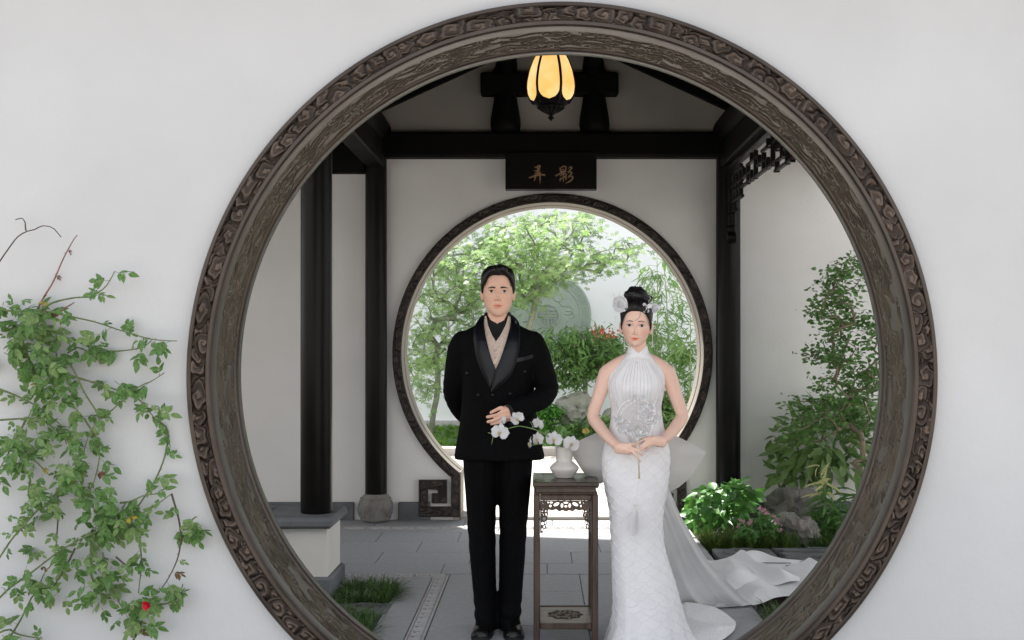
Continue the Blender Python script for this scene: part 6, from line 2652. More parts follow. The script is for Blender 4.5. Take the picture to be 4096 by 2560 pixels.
WM = np.eye(4)
WM[:3, :3] = np.array(Matrix.Rotation(R(-7), 3, 'Z') @ Matrix.Rotation(R(2), 3, 'Y') @ Matrix.Rotation(R(-1), 3, 'X'))
WM[:3, 3] = (chin[0] - .006, WY - .012, chin[2])
col_w = face_color(Vw, (.93, .36, .27), .0364, .0195, (.043, .066, .020, .018, .60, (1.02, .72, .66)), .0058)
# soft eye shadow, worn as make-up
for s in (-1, 1):
    g = np.exp(-((Vw[:, 0] - s * .030) / .017) ** 2 - ((Vw[:, 2] - .1005) / .0085) ** 2) * (Vw[:, 1] < -.03) * .45
    col_w = col_w * (1 - g[:, None]) + col_w * g[:, None] * np.array((.98, .72, .64))
ears = [ear_mesh(s, .0615, .010, .086, .054, .030) for s in (-1, 1)]


def z5(p, Y):
    return P(575 + .09094 * p[0], 362.5 + .09094 * p[1], Y)


# skin: shoulders, arms, hands in one surface
wp = []
wp.append(capsule_chain([P(607, 373.5, 5.365), P(616, 368, 5.36), P(627, 363.5, 5.365), P(638, 361.5, 5.37), P(649, 363.5, 5.365), P(659, 368, 5.36), P(667.5, 373.5, 5.365)], [.041, .043, .047, .050, .047, .043, .041], 22))
wp.append(tube(np.array([(PX(637.8, WY), WY + .022, PZ(366, WY)), (PX(637.8, WY), WY + .016, PZ(358, WY)), (PX(637.8, WY), WY + .006, PZ(350, WY)), (PX(637.6, WY), WY - .002, PZ(343, WY)), (PX(637.5, WY), WY, PZ(336, WY))]), [.060, .046, .0415, .040, .038], 32))
wp.append(section_loft([(PZ(440, WY), PX(636.5, WY), .11, WY, .07, .08, 2.1), (PZ(412, WY), PX(636.5, WY), .105, WY, .066, .075, 2.1), (PZ(395, WY), PX(636.5, WY), .115, WY, .082, .085, 2.1), (PZ(383, WY), PX(636.5, WY), .122, WY, .086, .085, 2.1),
                        (PZ(374, WY), PX(636.8, WY), .128, WY + .005, .070, .078, 2.1), (PZ(366, WY), PX(637, WY), .105, WY + .008, .052, .064, 2.1), (PZ(360, WY), PX(637.4, WY), .06, WY + .012, .042, .052, 2.0)], 48))
AR = [.0405, .0370, .0335, .0305, .0292, .0295, .0290, .0262, .0226, .0192]
armL = [(607.2, 373.5, 5.365), (603.6, 382, 5.365), (600.4, 392, 5.362), (597.0, 402, 5.358), (593.6, 412, 5.352), (593.6, 418.5, 5.340), (598.4, 425.5, 5.310), (605, 434, 5.270), (612, 441.5, 5.230), (618.5, 446.8, 5.200)]
armR = [(667.2, 373.5, 5.365), (671.0, 382, 5.365), (674.4, 392, 5.362), (678.0, 402, 5.358), (681.6, 412, 5.352), (681.4, 418.5, 5.340), (676.6, 425.5, 5.310), (670.5, 433, 5.270), (664, 439.5, 5.230), (658.5, 443.2, 5.195)]
armL = [(*p, q) for p, q in zip(armL, AR)]
armR = [(*p, q) for p, q in zip(armR, AR)]
for arm in (armL, armR):
    wp.append(capsule_chain([P(*p[:3]) for p in arm], [p[3] for p in arm], 24))
yh = 5.165
FR = .0064


def finger(pts, r0, Y=yh):
    wp.append(capsule_chain([z5(p, Y + p[2]) for p in pts], np.linspace(r0 * 1.12, r0 * .78, len(pts)), 12))


# her right hand (left in the picture): back of the hand up, fingers over the fan handle
for pts, rr in (([(470, 930, .030), (520, 945, .018), (575, 955, .008)], [.0190, .0165, .0115]), ([(470, 960, .032), (520, 970, .022), (570, 985, .012)], [.0175, .0155, .0105]), ([(480, 915, .030), (540, 915, .018), (600, 915, .008)], [.016, .013, .010])):
    wp.append(capsule_chain([z5(p, yh + p[2]) for p in pts], rr, 14))
finger([(570, 935, .006), (630, 940, -.006), (690, 975, -.010), (738, 1020, -.004)], .0070)
finger([(565, 960, .008), (625, 975, -.006), (670, 1020, -.012), (700, 1060, -.008), (716, 1092, -.002)], .0068)
finger([(560, 985, .012), (600, 985, .000), (628, 975, .004), (640, 990, .016)], .0062)
finger([(560, 1000, .018), (600, 1000, .010), (625, 990, .016)], .0055)
finger([(560, 910, .010), (620, 895, .004), (665, 905, .002), (700, 935, .006)], .0068)
# her left hand (right in the picture): fingers spread softly towards the handle
for pts, rr in (([(960, 875, .026), (910, 862, .014), (850, 850, .004)], [.0185, .0165, .0110]), ([(965, 895, .028), (915, 890, .018), (865, 885, .008)], [.0170, .0155, .0105]), ([(950, 850, .028), (900, 835, .018), (850, 830, .008)], [.016, .014, .010])):
    wp.append(capsule_chain([z5(p, yh + p[2]) for p in pts], rr, 14))
finger([(850, 832, .004), (780, 838, -.006), (715, 865, -.006), (655, 902, .002)], .0066)
finger([(848, 852, .002), (790, 875, -.010), (735, 915, -.012), (684, 948, -.006)], .0068)
finger([(855, 872, .004), (805, 900, -.008), (760, 935, -.010), (716, 966, -.004)], .0066)
finger([(865, 890, .008), (830, 912, -.002), (798, 940, -.002), (774, 972, .004)], .0058)
finger([(870, 825, .016), (810, 815, .012), (750, 830, .012), (700, 855, .014)], .0066)
Vs, Fs = remesh(wp, .0031, 7, .5)
sb = bvh_of(Vs, Fs)
allV, allF = join_np([(put_h(Vw, WM), Fw), *[(put_h(v, WM), f) for v, f in ears], (Vs, Fs)])
cols = np.ones((len(allV), 3))
cols[:len(Vw)] = col_w
wb('body', allV, allF, 'skin_woman', colors=cols)
WMo = WM.copy()
WMo[:3, 3] -= WO
face_features(wom, bw, WMo, None, None, dict(x=.0288, z=.0965, l=.0138, h=.0060, tilt=.08, iris=.0062, look=.0006, lash=.0014, brow=(.0115, .0470, .1150, .0048, .0042), brow_drop=.0040, bmat='brow_soft'))


# hair: drawn back and up into a twisted bun
def line_w(az):
    return np.interp(np.degrees(az), [0, 15, 30, 45, 60, 72, 82, 92, 105, 125, 150, 180], [.163, .163, .158, .146, .128, .108, .082, .074, .072, .05, .03, .025])


def thick_w(a, t, z):
    return .007 + .010 * np.clip((z - .12) / .06, 0, 1) + .002 * math.sin(6 * a + 4 * t)


Vk, Fk = hair_cap(gw, Vw, line_w, thick_w, 5, .0008, 60)
hair = wb('hair', put_h(Vk, WM), Fk, 'hair_black')
bun_c = np.array([-.004, .020, .232])
bp = []
for (dx, dz, rx, rz, ph, rt) in ((0, .000, .040, .020, 0, .022), (.006, .022, .030, .016, 1.1, .019), (-.004, .040, .018, .012, 2.2, .016)):
    t = np.linspace(0, 5.9, 22) + ph
    pts = np.stack([bun_c[0] + dx + rx * np.cos(t), bun_c[1] + .8 * rx * np.sin(t), bun_c[2] + dz + rz * .55 * np.sin(t * .5 + ph)], -1)
    bp.append(capsule_chain(pts, rt * (1 + .15 * np.sin(np.arange(22) * .9)), 14))
bp.append(capsule_chain(np.array([(-.03, .0, .205), (.01, .0, .215), (.04, .01, .222), (.062, .02, .232)]), [.020, .024, .022, .012], 14))
bp.append(capsule_chain(np.array([(0, .02, .19), (0, .02, .24), (.0, .018, .265)]), [.05, .04, .02], 18))
Vn, Fn = remesh(bp, .0035, 3)
az_ = np.arctan2(Vn[:, 0], Vn[:, 1])
nd_ = Vn - bun_c
nd_ /= np.linalg.norm(nd_, axis=1)[:, None] + 1e-9
Vn = Vn + nd_ * (.0012 * np.sin(Vn[:, 2] * 420 + 9 * np.sin(az_ * 2)))[:, None]
wb('bun', put_h(Vn, WM), Fn, 'hair_black', parent=hair)
m = MB()
r = random.Random(16)
for k in range(150):
    a0 = r.uniform(-1.45, 1.45)
    z0 = float(line_w(np.array([abs(a0)]))[0])
    x0 = .0655 * math.sin(a0)
    pts = []
    for t in np.linspace(0, 1, 8):
        h, nrm, _, _ = bw.ray_cast(Vector((x0 * (1 - .55 * t), -.3, z0 + .0005 + (0.207 - z0) * t)), Vector((0, 1, 0)))
        if h is None:
            break
        up_ = thick_w(a0, t, h.z) * min(1, t / .1) ** .7 + .0022 * min(1, t * 5)
        pts.append(np.array(h) + np.array(nrm if nrm.y < 0 else -nrm) * up_)
    if len(pts) > 4:
        m.tube(put_h(spl(np.array(pts), 12), WM), np.interp(np.linspace(0, 1, 12), [0, .2, .8, 1], [.0005, .0014, .0014, .0006]), 5)
o = m.build('hair_strands', 'hair_black', None, True)
o.data.transform(Matrix.Translation(-Vector(WO)))
o.parent = hair
o['kind'] = 'stuff'
# one loose strand on the forehead
h_ = lambda x, z, o_: np.array([x, (bw.ray_cast(Vector((x, -.4, z)), Vector((0, 1, 0)))[0] or Vector((0, -.08, 0))).y - o_, z])
lo_s = np.array([h_(.020, .163, .003), h_(.020, .145, .005), h_(.012, .128, .005), h_(-.004, .119, .003)])
mm = MB().tube(put_h(spl(lo_s, 16), WMo), .0006, 4)
mm.build('loose_strand', 'hair_black', hair, True)

# ---- gown
DR = [(353, 627.5, 648.5, .050, .050), (358, 623, 653, .056, .056), (363.5, 617, 658.5, .066, .066), (370, 611.5, 663, .080, .078), (377, 608.2, 665, .093, .088), (384, 607.4, 665, .102, .096), (395, 608.8, 663.4, .098, .095), (408, 611.2, 661.4, .088, .088), (420, 610.4, 662.6, .090, .092), (435, 607, 666, .100, .105), (450, 603.2, 669.4, .110, .122), (461, 601.9, 670, .114, .128),
      (475, 602.6, 669, .114, .128), (490, 605, 667, .110, .120), (507, 608.6, 664, .104, .110), (525, 610.2, 662.6, .098, .105), (540, 611, 663.4, .098, .110), (560, 611.5, 668, .104, .125), (584, 612, 675.5, .125, .15),
      (605, 612.5, 681, .15, .18), (622, 611, 686, .175, .21), (636, 607, 692, .20, .24), (646.2, 604, 699, .22, .27)]
DZ = np.array([PZ(q[0], WY) for q in DR])
DXc = np.array([(PX(q[1], WY) + PX(q[2], WY)) / 2 for q in DR])
DW = np.array([(PX(q[2], WY) - PX(q[1], WY)) / 2 for q in DR])
DF = np.array([q[3] for q in DR])
DB = np.array([q[4] for q in DR])
o_ = np.argsort(DZ)


def gown(th, z):
    """Surface of the gown; th 0 = right in the picture, -pi/2 = towards the viewer."""
    th, z = np.broadcast_arrays(np.asarray(th, float), np.asarray(z, float))
    cx, w_, f_, b_ = (interp(z, DZ[o_], q[o_]) for q in (DXc, DW, DF, DB))
    c, s = np.cos(th), np.sin(th)
    low = np.clip((.62 - z) / .62, 0, 1) ** 1.5
    fold = low * (.030 * np.sin(th * 5 + .9 + 1.2 * (z - .3)) + .016 * np.sin(th * 9 + 2.1) + .010 * np.sin(th * 14 + 5 * z))
    # two deeper folds at the front right, where the skirt swings out
    fold = fold + low ** .7 * (.022 * np.exp(-((th + 1.15) / .13) ** 2) - .030 * np.exp(-((th + .92) / .10) ** 2) + .025 * np.exp(-((th + .70) / .12) ** 2) - .03 * np.exp(-((th + 2.0) / .16) ** 2))
    bust = .022 * (np.exp(-((th + math.pi / 2 + .42) / .30) ** 2) + np.exp(-((th + math.pi / 2 - .42) / .30) ** 2)) * np.exp(-((z - PZ(388, WY)) / .05) ** 2)
    k = 1 + fold
    x = cx + w_ * k * np.sign(c) * np.abs(c) ** .96
    d = np.where(s < 0, f_ + bust, b_)
    y = WY + d * k * np.sign(s) * np.abs(s) ** .96
    return np.stack([x, y, z], -1)


nzg, nth = 215, 220
zg = np.linspace(.004, PZ(353, WY), nzg)
tg = np.linspace(-math.pi, math.pi, nth, endpoint=False)
Gz, Gt = np.meshgrid(zg, tg, indexing='ij')
Vg = gown(Gt, Gz).reshape(-1, 3)
Fg = gridfaces(nzg, nth, True)
gownF = [tuple(q) for q in Fg] + [tuple((nzg - 1) * nth + j for j in range(nth))]
gn = wb('gown', Vg, gownF, 'dress_white', True, 60)
gb = bvh_of(Vg, Fg)
# halter front: follows the chest between collar and bust
cV, cF = join_np([(Vs, Fs), (Vg, Fg)])
cb = bvh_of(cV, cF)
hl = [(627, 350.5), (623.6, 355), (620.4, 361), (616, 368), (611.6, 375.5), (608.6, 382), (607.4, 387), (607.8, 393)]
hr = [(649, 350.5), (652.4, 355), (655.6, 361), (659.6, 368), (663, 375.5), (664.8, 382), (665.2, 387), (664.4, 393)]
halb = cb
# stand collar with open keyhole
th = np.linspace(R(-90 + 4), R(270 - 4), 60)
rows_ = []
for k in range(7):
    f = k / 6
    z = PZ(356.5, WY) + (PZ(346.2, WY) - PZ(356.5, WY)) * f
    fr_ = np.clip(-np.sin(th), 0, 1) ** 6
    dip = .028 * f * np.clip(-np.sin(th), 0, 1) ** 5
    rad = .057 - .013 * f ** .7
    rows_.append(np.stack([PX(637.9, WY) + rad * 1.02 * np.cos(th), WY + .010 - .006 * f + rad * np.sin(th), z - dip - .004 * (1 - f) * np.clip(-np.sin(th), 0, 1)], -1))
G = np.array(rows_)
Gi = G - (G - np.array([PX(637.9, WY), WY, 0])) * [.07, .07, 0]
V = np.concatenate([G.reshape(-1, 3), Gi.reshape(-1, 3)])
F = gridfaces(7, 60)
N = 420
ed = [(6 * 60 + j, 6 * 60 + j + 1, 6 * 60 + j + 1 + N, 6 * 60 + j + N) for j in range(59)]
ed += [(i * 60, (i + 1) * 60, (i + 1) * 60 + N, i * 60 + N) for i in range(6)] + [(i * 60 + 59, (i + 1) * 60 + 59, (i + 1) * 60 + 59 + N, i * 60 + 59 + N) for i in range(6)]
wb('collar', V, np.concatenate([F, F[:, ::-1] + N, np.array(ed)]), 'lace_white', True, 60, parent=gn)
V, F = ico_mesh(2, .0042)
pc = cam_hit(halb, 637.0, 362.6, .004)
wb('collar_pearl', V + pc, F, 'pearl', parent=gn)

# pearl strands over the bodice: rows of beads
IV0, IF0 = ico_mesh(1)


def beads(path, rad, step):
    L = np.r_[0, np.cumsum(np.linalg.norm(np.diff(path, axis=0), axis=1))]
    n = max(2, int(L[-1] / step))
    q = np.stack([np.interp(np.linspace(0, L[-1], n), L, path[:, k]) for k in range(3)], -1)
    V = (q[:, None] + IV0[None] * rad).reshape(-1, 3)
    F = (IF0[None] + (np.arange(n) * len(IV0))[:, None, None]).reshape(-1, 3)
    return V, F


for k in range(15):
    u = k / 14 * 2 - 1
    top_ = (637.6 + 11.5 * u, 357.5 + 2.5 * abs(u) - .5)
    if abs(u) > .7:
        mid = (637 + 25 * np.sign(u) * (.55 + .45 * abs(u)), 382)
        end = (636.5 + 21.5 * u, 408)
        bot = (636.5 + 16 * u, 424 + 6 * abs(u))
    else:
        mid = (637 + 25 * u, 382)
        end = (636.5 + 22 * u, 405)
        bot = (636.5 + 14 * u, 432)
    pp = spl(np.array([top_, mid, end, bot]), 40)
    G = cam_patch(halb, pp[:, None].repeat(2, 1), .0022)[:, 0]
    for _ in range(3):
        G[1:-1] = .5 * G[1:-1] + .25 * (G[:-2] + G[2:])
    V, F = beads(G, .0019, .0046)
    o = wb('pearl_strand', V, F, 'pearl', parent=gn)
# side strands sweeping round the waist
for s in (-1, 1):
    for k in range(5):
        pp = spl(np.array([(636.5 + s * (25 - k * .5), 390 + k * 5), (636.5 + s * (20 - k), 404 + k * 5), (636.5 + s * (12 - k), 425 + k * 3.5), (636.5 + s * 4, 438 + k * 2)]), 30)
        G = cam_patch(halb, pp[:, None].repeat(2, 1), .0022)[:, 0]
        V, F = beads(G, .0017, .0046)
        wb('pearl_strand', V, F, 'pearl', parent=gn)
for (a_, b_) in ((hl, 0), (hr, 0)):
    pp = spl(np.array(a_), 40)
    pp[:, 0] += (637 - pp[:, 0]) * .075
    G = cam_patch(halb, pp[:, None].repeat(2, 1), .004)[:, 0]
    V, F = beads(G, .0018, .0040)
    wb('edge_beading', V, F, 'pearl', parent=gn)

# beaded fish scales over the skirt
m = MB()
zr = PZ(447, WY)
k = 0
while zr > .05:
    hgt = .026 + .003 * math.sin(k * 1.7)
    circ = float(interp(np.array([zr]), DZ[o_], DW[o_])[0])
    nsc = max(7, int(round(math.pi * circ / .066)))
    dth = math.pi * 1.25 / nsc
    for j in range(nsc):
        t0 = -math.pi / 2 - math.pi * .625 + (j + (.5 if k % 2 else 0)) * dth
        u = np.linspace(0, 1, 10)
        tt = t0 + dth * u
        zz = zr - hgt * np.sin(math.pi * u) ** .75 * (1 + .12 * math.sin(j * 2.7 + k))
        p = gown(tt, np.maximum(zz, .006))
        cx_ = interp(zz, DZ[o_], DXc[o_])
        nrm = p - np.stack([cx_, np.full(10, WY), zz], -1)
        nrm /= np.linalg.norm(nrm, axis=1)[:, None]
        V, F = tube(p + nrm * .0003, .0019, 5, False)
        m.add(V, F)
    zr -= hgt * 1.12
    k += 1
o = m.build('scale_beading', 'bead_trim', None, True)
o.data.transform(Matrix.Translation(-Vector(WO)))
o.parent = gn
o['kind'] = 'stuff'

# lace hem spread on the floor at the right
def floor_sheet(near, far, n, mcols, lift, seed, z0=.004):
    a, b = spl(np.array(near, float), n), spl(np.array(far, float), n)
    t = np.linspace(0, 1, mcols)
    G2 = a[:, None] * (1 - t[None, :, None]) + b[:, None] * t[None, :, None]
    Y = EYE * LENS_PX / np.maximum(G2[:, :, 1] - VPY, 1)
    X = (G2[:, :, 0] - VPX) / LENS_PX * Y
    V = np.stack([X, Y, np.zeros_like(X)], -1)
    q = V.reshape(-1, 3)
    nz1 = smooth_noise(q, 9, seed) + .6 * smooth_noise(q, 19, seed + 1)
    ridge = 1 - np.abs(smooth_noise(q * [1, .6, 1], 11, seed + 2)) * 2.2
    e = np.minimum(np.minimum(t, 1 - t)[None] * 6, 1) * np.minimum(np.minimum(np.linspace(0, 1, n), 1.2)[:, None] * 6, 1)
    z = z0 + lift * np.clip(.35 + .35 * nz1.reshape(n, mcols) + .55 * ridge.reshape(n, mcols), .02, 2) * (.25 + .75 * e)
    V[:, :, 2] = z
    return V


G = floor_sheet([(676, 650), (700, 648), (722, 643), (733, 634), (736, 626)], [(674, 606), (688, 604), (704, 605), (720, 612), (735, 624)], 60, 40, .045, 4)
shell('lace_hem', G - WO, 'lace_white', gn, .003)
G = floor_sheet([(620, 650), (610, 651), (602, 649), (600, 646)], [(618, 638), (610, 637), (604, 641), (600, 645)], 30, 14, .02, 9)
shell('lace_hem', G - WO, 'lace_white', gn, .003)

# organza train: falls from the waist, then lies on the floor
right = [(667, 484, 5.46), (675, 503, 5.52), (685, 524, 5.62), (706, 558, 5.84), (724, 578, 5.98), (739, 593, 6.08), (756, 606.5, 6.145)]
left = [(640, 484, 5.48), (650, 510, 5.56), (656, 535, 5.68), (662, 565, 5.86), (668, 585, 5.98), (674, 598, 6.06), (680, 606, 6.15)]
A = spl(np.array([P(*p) for p in right]), 50)
B = spl(np.array([P(*p) for p in left]), 50)
t = np.linspace(0, 1, 44)
G = A[:, None] * (1 - t[None, :, None]) + B[:, None] * t[None, :, None]
s_ = np.linspace(0, 1, 50)[:, None]
wv = np.sin(t[None] * 21 + 1.5 * s_) * .6 + np.sin(t[None] * 11 + 2 + s_) + .4 * np.sin(t[None] * 37 - 3 * s_)
G[:, :, 1] += .020 * wv * s_ ** .8 * (1 - .5 * s_)
G[:, :, 2] += .012 * np.sin(t[None] * 17) * s_ ** 3
G[:, :, 2] = np.maximum(G[:, :, 2], .006)
shell('organza_train', G - WO, 'organza', gn, .0012)
G = floor_sheet([(690, 607), (712, 609), (735, 608), (756, 607), (776, 600), (800, 596), (850, 590)], [(704, 560), (712, 564), (735, 559), (752, 553), (778, 560), (804, 562), (850, 566)], 90, 60, .060, 14, .006)
shell('organza_train', G - WO, 'organza', gn, .0012)
G = floor_sheet([(700, 600), (730, 596), (762, 590), (800, 585), (850, 580)], [(708, 566), (730, 562), (756, 557), (790, 566), (850, 572)], 70, 40, .085, 24, .010)
shell('organza_train', G - WO, 'organza', gn, .0012)

# stiff bow at the back of the waist
def bow(att, out, side, bul):
    a = spl(np.array(att, float), 24)
    oo = np.array(out, float)
    dd_ = np.r_[0, np.cumsum(np.linalg.norm(np.diff(oo, axis=0), axis=1))]
    b = np.stack([np.interp(np.linspace(0, dd_[-1], 24), dd_, oo[:, k]) for k in (0, 1)], -1)
    t = np.linspace(0, 1, 26)
    for lay in (0, 1):
        G2 = a[:, None] * (1 - t[None, :, None]) + b[:, None] * t[None, :, None]
        Y = 5.47 + .02 * lay + np.zeros((24, 26)) + t[None] * .05
        u = np.linspace(0, 1, 24)[:, None]
        Y = Y + (bul * np.sin(math.pi * t[None]) * (1 if lay else -1)) * np.sin(math.pi * u) ** .5 + .012 * np.abs(np.sin(u * 7 + 1 + .8 * t[None])) * t[None]
        G = np.stack([(G2[:, :, 0] - VPX) / LENS_PX * Y, Y, EYE - (G2[:, :, 1] - VPY) / LENS_PX * Y], -1)
        shell('bow_loop', G - WO, 'organza_stiff', gn, .0015)


bow([(618, 436), (618, 450), (616, 464), (612, 478)], [(597, 432.5), (580, 440), (571, 453), (583, 472), (600, 484)], -1, .025)
bow([(652, 436), (654, 452), (658, 468), (662, 484)], [(674, 435), (691, 443), (706.5, 452.5), (690, 478), (678, 488), (668, 492)], 1, .025)

# nails
nails = [((733, 1014), -.008), ((713, 1083), -.006), ((661, 898), -.004), ((690, 944), -.012), ((721, 961), -.010), ((779, 965), -.002)]
for (p, dy) in nails:
    c = cam_hit(sb, 575 + .09094 * p[0], 362.5 + .09094 * p[1], .0004)
    if c is None:
        continue
    V, F = ico_mesh(2, 1)
    wb('nail', V * [.0036, .0012, .0044] + c, F, 'nail_pink')

# ---------------- round fan in her hands
FY = 5.150
fc = P(636.2, 418.5, FY)
fan = thing('round_fan', 'round bridal fan of sheer gauze covered in silver flowers, held by the woman', 'fan', loc=tuple(fc))
FRd = .089


def circ_tube(rad, tr, a0=0, a1=2 * math.pi, n=64, dz=0):
    t = np.linspace(a0, a1, n)
    return tube(np.stack([rad * np.cos(t), np.full(n, dz), rad * np.sin(t)], -1), tr, 8, True)


V, F = circ_tube(FRd, .0020)
obj('ring', V, F, 'bead_trim', fan, True)
V, F = circ_tube(FRd * .80, .0018, R(95), R(190), 40)
obj('inner_hoop', V, F, 'bead_trim', fan, True)
t = np.linspace(0, 2 * math.pi, 48, endpoint=False)
V = np.concatenate([[(0, 0, 0)], np.stack([FRd * np.cos(t), np.zeros(48), FRd * np.sin(t)], -1)])
obj('gauze', V, [(0, 1 + i, 1 + (i + 1) % 48) for i in range(48)], 'gauze', fan)
a_, b_ = z5((690, 800), FY + .002) - fc, z5((706, 1250), FY + .006) - fc
MB().tube(np.array([a_, b_]), [.0030, .0036], 12).build('handle', 'fan_handle', fan, True)
MB().tube(np.array([b_, b_ + (b_ - a_) / np.linalg.norm(b_ - a_) * .012]), [.0040, .0040], 12).build('handle_tip', 'brass', fan, True, 40)
r = random.Random(44)
FLW = leaf_tpl(1, .75, .22, -.15)


def fan_flower(p, size, mt, petals, nm='flower'):
    c = z5(p, FY - .010) - fc
    m = MB()
    for ring_, (sc, tilt, n_) in enumerate(((1.0, .25, petals), (.62, .7, petals))):
        for k in range(n_):
            a = 2 * math.pi * (k + .5 * ring_) / n_ + r.uniform(-.15, .15)
            M = np.array(basis((math.cos(a), -tilt - r.uniform(0, .3), math.sin(a)), (-math.cos(a) * .4, -1, -math.sin(a) * .4), size * sc * r.uniform(.85, 1.1), c))
            m.add((M @ np.c_[FLW[0], np.ones(len(FLW[0]))].T).T[:, :3], FLW[1])
    o = m.build(nm, mt, fan, True)
    V, F = ico_mesh(2, size * .16)
    obj('pearl_centre', V + c - [0, size * .3, 0], F, 'pearl', o, True)


for p, s, mt, n_ in (((660, 385), .020, 'silver', 7), ((745, 390), .022, 'crystal_petal', 6), ((845, 440), .013, 'silver', 6), ((845, 500), .024, 'crystal_petal', 6), ((720, 505), .025, 'crystal_petal', 6), ((745, 470), .012, 'silver', 6),
                     ((820, 605), .021, 'silver', 7), ((900, 610), .018, 'crystal_petal', 6), ((920, 640), .013, 'silver', 6), ((820, 690), .024, 'crystal_petal', 6), ((500, 620), .020, 'silver', 7), ((455, 640), .016, 'crystal_petal', 6), ((470, 690), .015, 'silver', 6),
                     ((545, 725), .022, 'crystal_petal', 6), ((600, 640), .013, 'crystal_petal', 5), ((590, 770), .015, 'silver', 6), ((690, 745), .026, 'silver', 8), ((640, 785), .017, 'crystal_petal', 6), ((765, 770), .018, 'silver', 7), ((810, 790), .012, 'crystal_petal', 6),
                     ((690, 800), .014, 'silver', 6), ((430, 605), .010, 'silver', 5), ((940, 600), .010, 'silver', 5), ((560, 690), .011, 'silver', 5), ((770, 640), .012, 'crystal_petal', 5)):
    fan_flower(p, s, mt, n_)
for k in range(26):
    a = r.uniform(-2.9, 1.15) if k < 20 else r.uniform(-3.3, -2.2)
    q = r.uniform(.55, 1.08) * 215
    fan_flower((670 + q * math.cos(a), 610 - q * math.sin(a)), r.uniform(.008, .016), r.choice(('silver', 'crystal_petal')), r.choice((5, 6)))
m = MB()
for k in range(160):
    a, q = r.uniform(0, 6.28), 215 * math.sqrt(r.random()) * 1.05
    m.add(IV0 * r.uniform(.0009, .0022) + z5((670 + q * math.cos(a), 610 - q * math.sin(a)), FY - .005) - fc, IF0)
o = m.build('crystal_beads', 'silver', fan, True)
o['kind'] = 'stuff'
# the double-happiness sign in the middle of the fan
m = MB()
c = z5((680, 603), FY - .006) - fc
for sx in (-1, 1):
    for (x0, x1, z0, z1) in ((-5.2, 5.2, 13.2, 14.4), (-.6, .6, 10.5, 16), (-4, 4, 10.2, 11.3), (-4, -3, 4.5, 9), (3, 4, 4.5, 9), (-4, 4, 8, 9), (-4, 4, 4.5, 5.5), (-2.6, -1.6, 1.2, 3.8), (1.6, 2.6, 1.2, 3.8), (-5.6, 5.6, .0, 1.1),
                             (-4, -3, -6.5, -1.5), (3, 4, -6.5, -1.5), (-4, 4, -2.5, -1.5), (-4, 4, -6.5, -5.5)):
        k = .00105
        yy = random.uniform(0, .0004)
        m.box(c[0] + (sx * 6 + x0) * k, c[0] + (sx * 6 + x1) * k, c[1] - .0008 - yy, c[1] + .0008 + yy, c[2] + (z0 - 4) * k, c[2] + (z1 - 4) * k, .0002)
m.build('happiness_sign', 'silver', fan)
# cord and tassel
cd = spl(np.array([b_ + [0, 0, .004], z5((690, 1400), 5.19) - fc, P(636.2, 498, 5.185) - fc, P(635.3, 505, 5.19) - fc]), 20)
cd[1:, 1] = np.minimum(cd[1:, 1], cd[1:, 1])
ts = thing('tassel', None, None)
ts.parent = fan
MB().tube(cd, .0009, 5).build('cord', 'tassel_silk', ts, True)
V, F = ico_mesh(2, 1)
tc = P(635.3, 504, 5.19) - fc
obj('knot', V * [.010, .008, .0075] + tc, F, 'tassel_silk', ts, True)
obj('collar_bead', V * [.0055, .0055, .006] + tc - [0, 0, .014], F, 'silver', ts, True)
m = MB()
for k in range(110):
    a, q = r.uniform(0, 6.28), math.sqrt(r.random())
    top_ = tc + [.005 * q * math.cos(a), .005 * q * math.sin(a), -.017]
    bot = tc + np.array([-.002 + .024 * q * math.cos(a), .012 * q * math.sin(a), -.135 + r.uniform(-.012, .010)])
    mid = top_ * .6 + bot * .4 + [.008 * q * math.cos(a), .004 * q * math.sin(a), 0]
    m.tube(spl(np.array([top_, mid, bot]), 5), .0007, 3, False)
o = m.build('fringe', 'tassel_silk', ts)
o['kind'] = 'stuff'


# ---------------- hair flowers, butterfly, earrings
RND = leaf_tpl(1, .95, .16, -.2, ((0, .1), (.2, .55), (.5, .95), (.8, .95), (.95, .6), (1, .15)))
def z4(p, Y):
    return P(595 + .0595 * p[0], 280 + .0595 * p[1], Y)


def blossom(name, label, p, Y, layers, parts_extra=None):
    c = z4(p, Y)
    t = thing(name, label, 'hair ornament', loc=tuple(c))
    for (n_, s, tilt, mt) in layers:
        for k in range(n_):
            a = 2 * math.pi * k / n_ + r.uniform(-.2, .2)
            M = np.array(basis((math.cos(a), -tilt, math.sin(a)), (-math.cos(a) * .5, -1, -math.sin(a) * .5), s * r.uniform(.85, 1.15), (0, -.004 * tilt, 0)))
            V = (M @ np.c_[RND[0], np.ones(len(RND[0]))].T).T[:, :3]
            obj('petal', V, RND[1], mt, t, True)
    for k in range(9):
        V, F = ico_mesh(1, .0022)
        obj('bead', V + [r.gauss(0, .006), -.016, r.gauss(0, .006)], F, 'pearl', t, True)
    return t, c


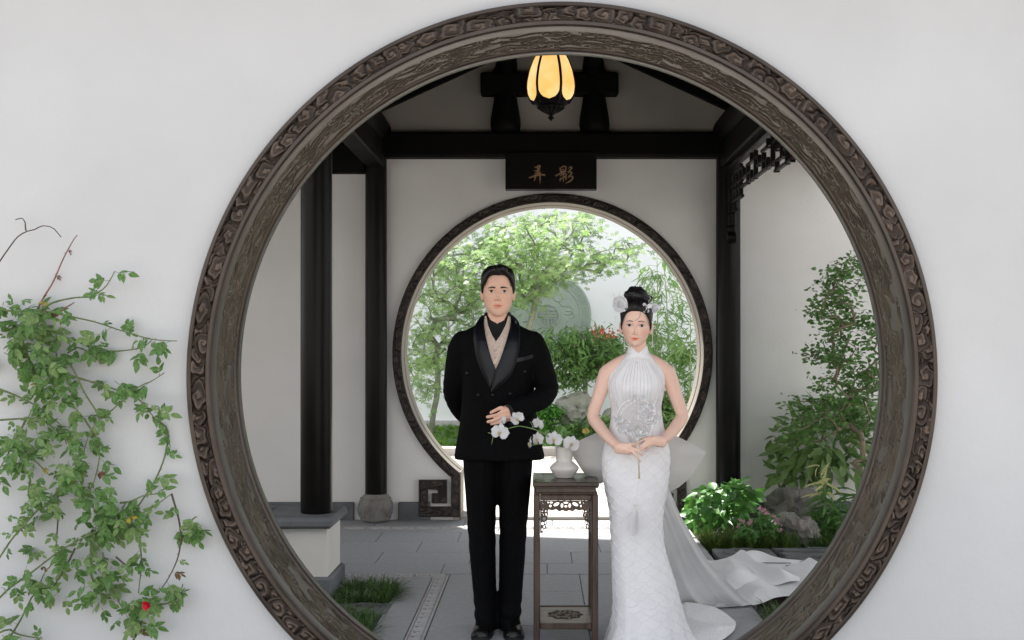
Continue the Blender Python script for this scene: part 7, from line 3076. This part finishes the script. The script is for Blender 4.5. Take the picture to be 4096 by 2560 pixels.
t1, c1 = blossom('hair_flower', 'large crystal flower pinned in the hair at the left of the bun', (415, 415), 5.275, ((9, .036, .05, 'crystal_petal'), (9, .032, .35, 'plume'), (8, .024, .7, 'crystal_petal'), (5, .015, 1.2, 'plume')))
for pts in ([(360, 360), (340, 310), (320, 250)], [(440, 330), (440, 290), (432, 250)], [(400, 320), (408, 290), (400, 265)]):
    MB().tube(spl(np.array([z4(p, 5.28) for p in pts]), 8) - c1, .0007, 4).build('wire', 'silver', t1, True)
    for k in range(7):
        V, F = ico_mesh(1, .0022)
        obj('bead', V + z4((pts[-1][0] + r.gauss(0, 16), pts[-1][1] + r.gauss(10, 18)), 5.28) - c1, F, 'silver', t1, True)
path = spl(np.array([z4(p, 5.275) for p in ((330, 515), (335, 580), (350, 625), (337, 660), (338, 720), (335, 790))]), 30) - c1
MB().tube(path, .0006, 4).build('drop_chain', 'silver', t1, True)
for z_, s_ in ((630, .006), (660, .003), (700, .0032), (725, .0035), (750, .003), (790, .0055)):
    V, F = ico_mesh(2, 1)
    obj('drop_bead', V * [s_ * .7, s_ * .6, s_ * 1.3] + z4((338, z_), 5.272) - c1, F, 'silver', t1, True)
t2, c2 = blossom('hair_flower', 'pale feathery flower in the hair behind the butterfly', (1005, 470), 5.31, ((8, .024, .1, 'plume'), (7, .018, .5, 'crystal_petal')))
MB().tube(spl(np.array([z4(p, 5.31) for p in ((905, 400), (905, 350), (930, 320), (920, 270))]), 12) - c2, .0008, 4).build('wire', 'silver', t2, True)
MB().tube(spl(np.array([z4(p, 5.32) for p in ((960, 430), (1040, 440), (1078, 410), (1072, 370))]), 14) - c2, np.linspace(.006, .0008, 14), 7).build('curl', 'hair_black', t2, True)
cbf = z4((862, 478), 5.262)
bf = thing('butterfly_hairpin', 'crystal butterfly pinned in the hair above the forehead at right', 'hair ornament', loc=tuple(cbf))
for s, an, L_, W_ in ((-1, 118, .030, .60), (1, 38, .032, .65), (-1, 235, .022, .65), (1, 298, .022, .65)):
    V, F = leaf_tpl(1, W_, .05, -.12, ((0, .1), (.25, .65), (.55, 1.0), (.85, .85), (1, .25)))
    a = R(an)
    M = np.array(basis((math.cos(a), -.25, math.sin(a)), (0, -1, .1), L_, (0, 0, 0)))
    w_ = obj('wing', (M @ np.c_[V, np.ones(len(V))].T).T[:, :3], F, 'crystal_petal', bf, True)
    for k in range(7):
        q = .35 + .09 * k
        V2, F2 = ico_mesh(1, .0016)
        obj('bead', V2 + np.array([math.cos(a) * L_ * q + r.gauss(0, .002), -.008 - .003 * q, math.sin(a) * L_ * q + r.gauss(0, .002)]), F2, 'silver', w_, True)
MB().tube(np.array([(-.001, -.004, .010), (0, -.006, 0), (.001, -.004, -.012)]), [.0015, .0024, .001], 8).build('butterfly_body', 'silver', bf, True)
for lab, pts, Y in (('long crystal drop earring at the left ear of the bride', ((480, 860), (488, 920), (492, 1000), (500, 1080), (500, 1150)), 5.325), ('long crystal drop earring at the right ear of the bride', ((955, 830), (960, 880), (965, 950), (967, 1030), (970, 1105)), 5.345)):
    P3 = spl(np.array([z4(p, Y) for p in pts]), 14)
    e = thing('drop_earring', lab, 'earring', 'bridal drop earrings', loc=tuple(P3[0]))
    MB().tube(P3 - P3[0], .0006, 4).build('chain', 'silver', e, True)
    for k in range(14):
        V, F = ico_mesh(1, 1)
        s_ = .0024 if k not in (3, 13) else .0042
        obj('crystal_bead', V * [s_, s_ * .8, s_ * 1.2] + P3[k] - P3[0], F, 'silver', e, True)
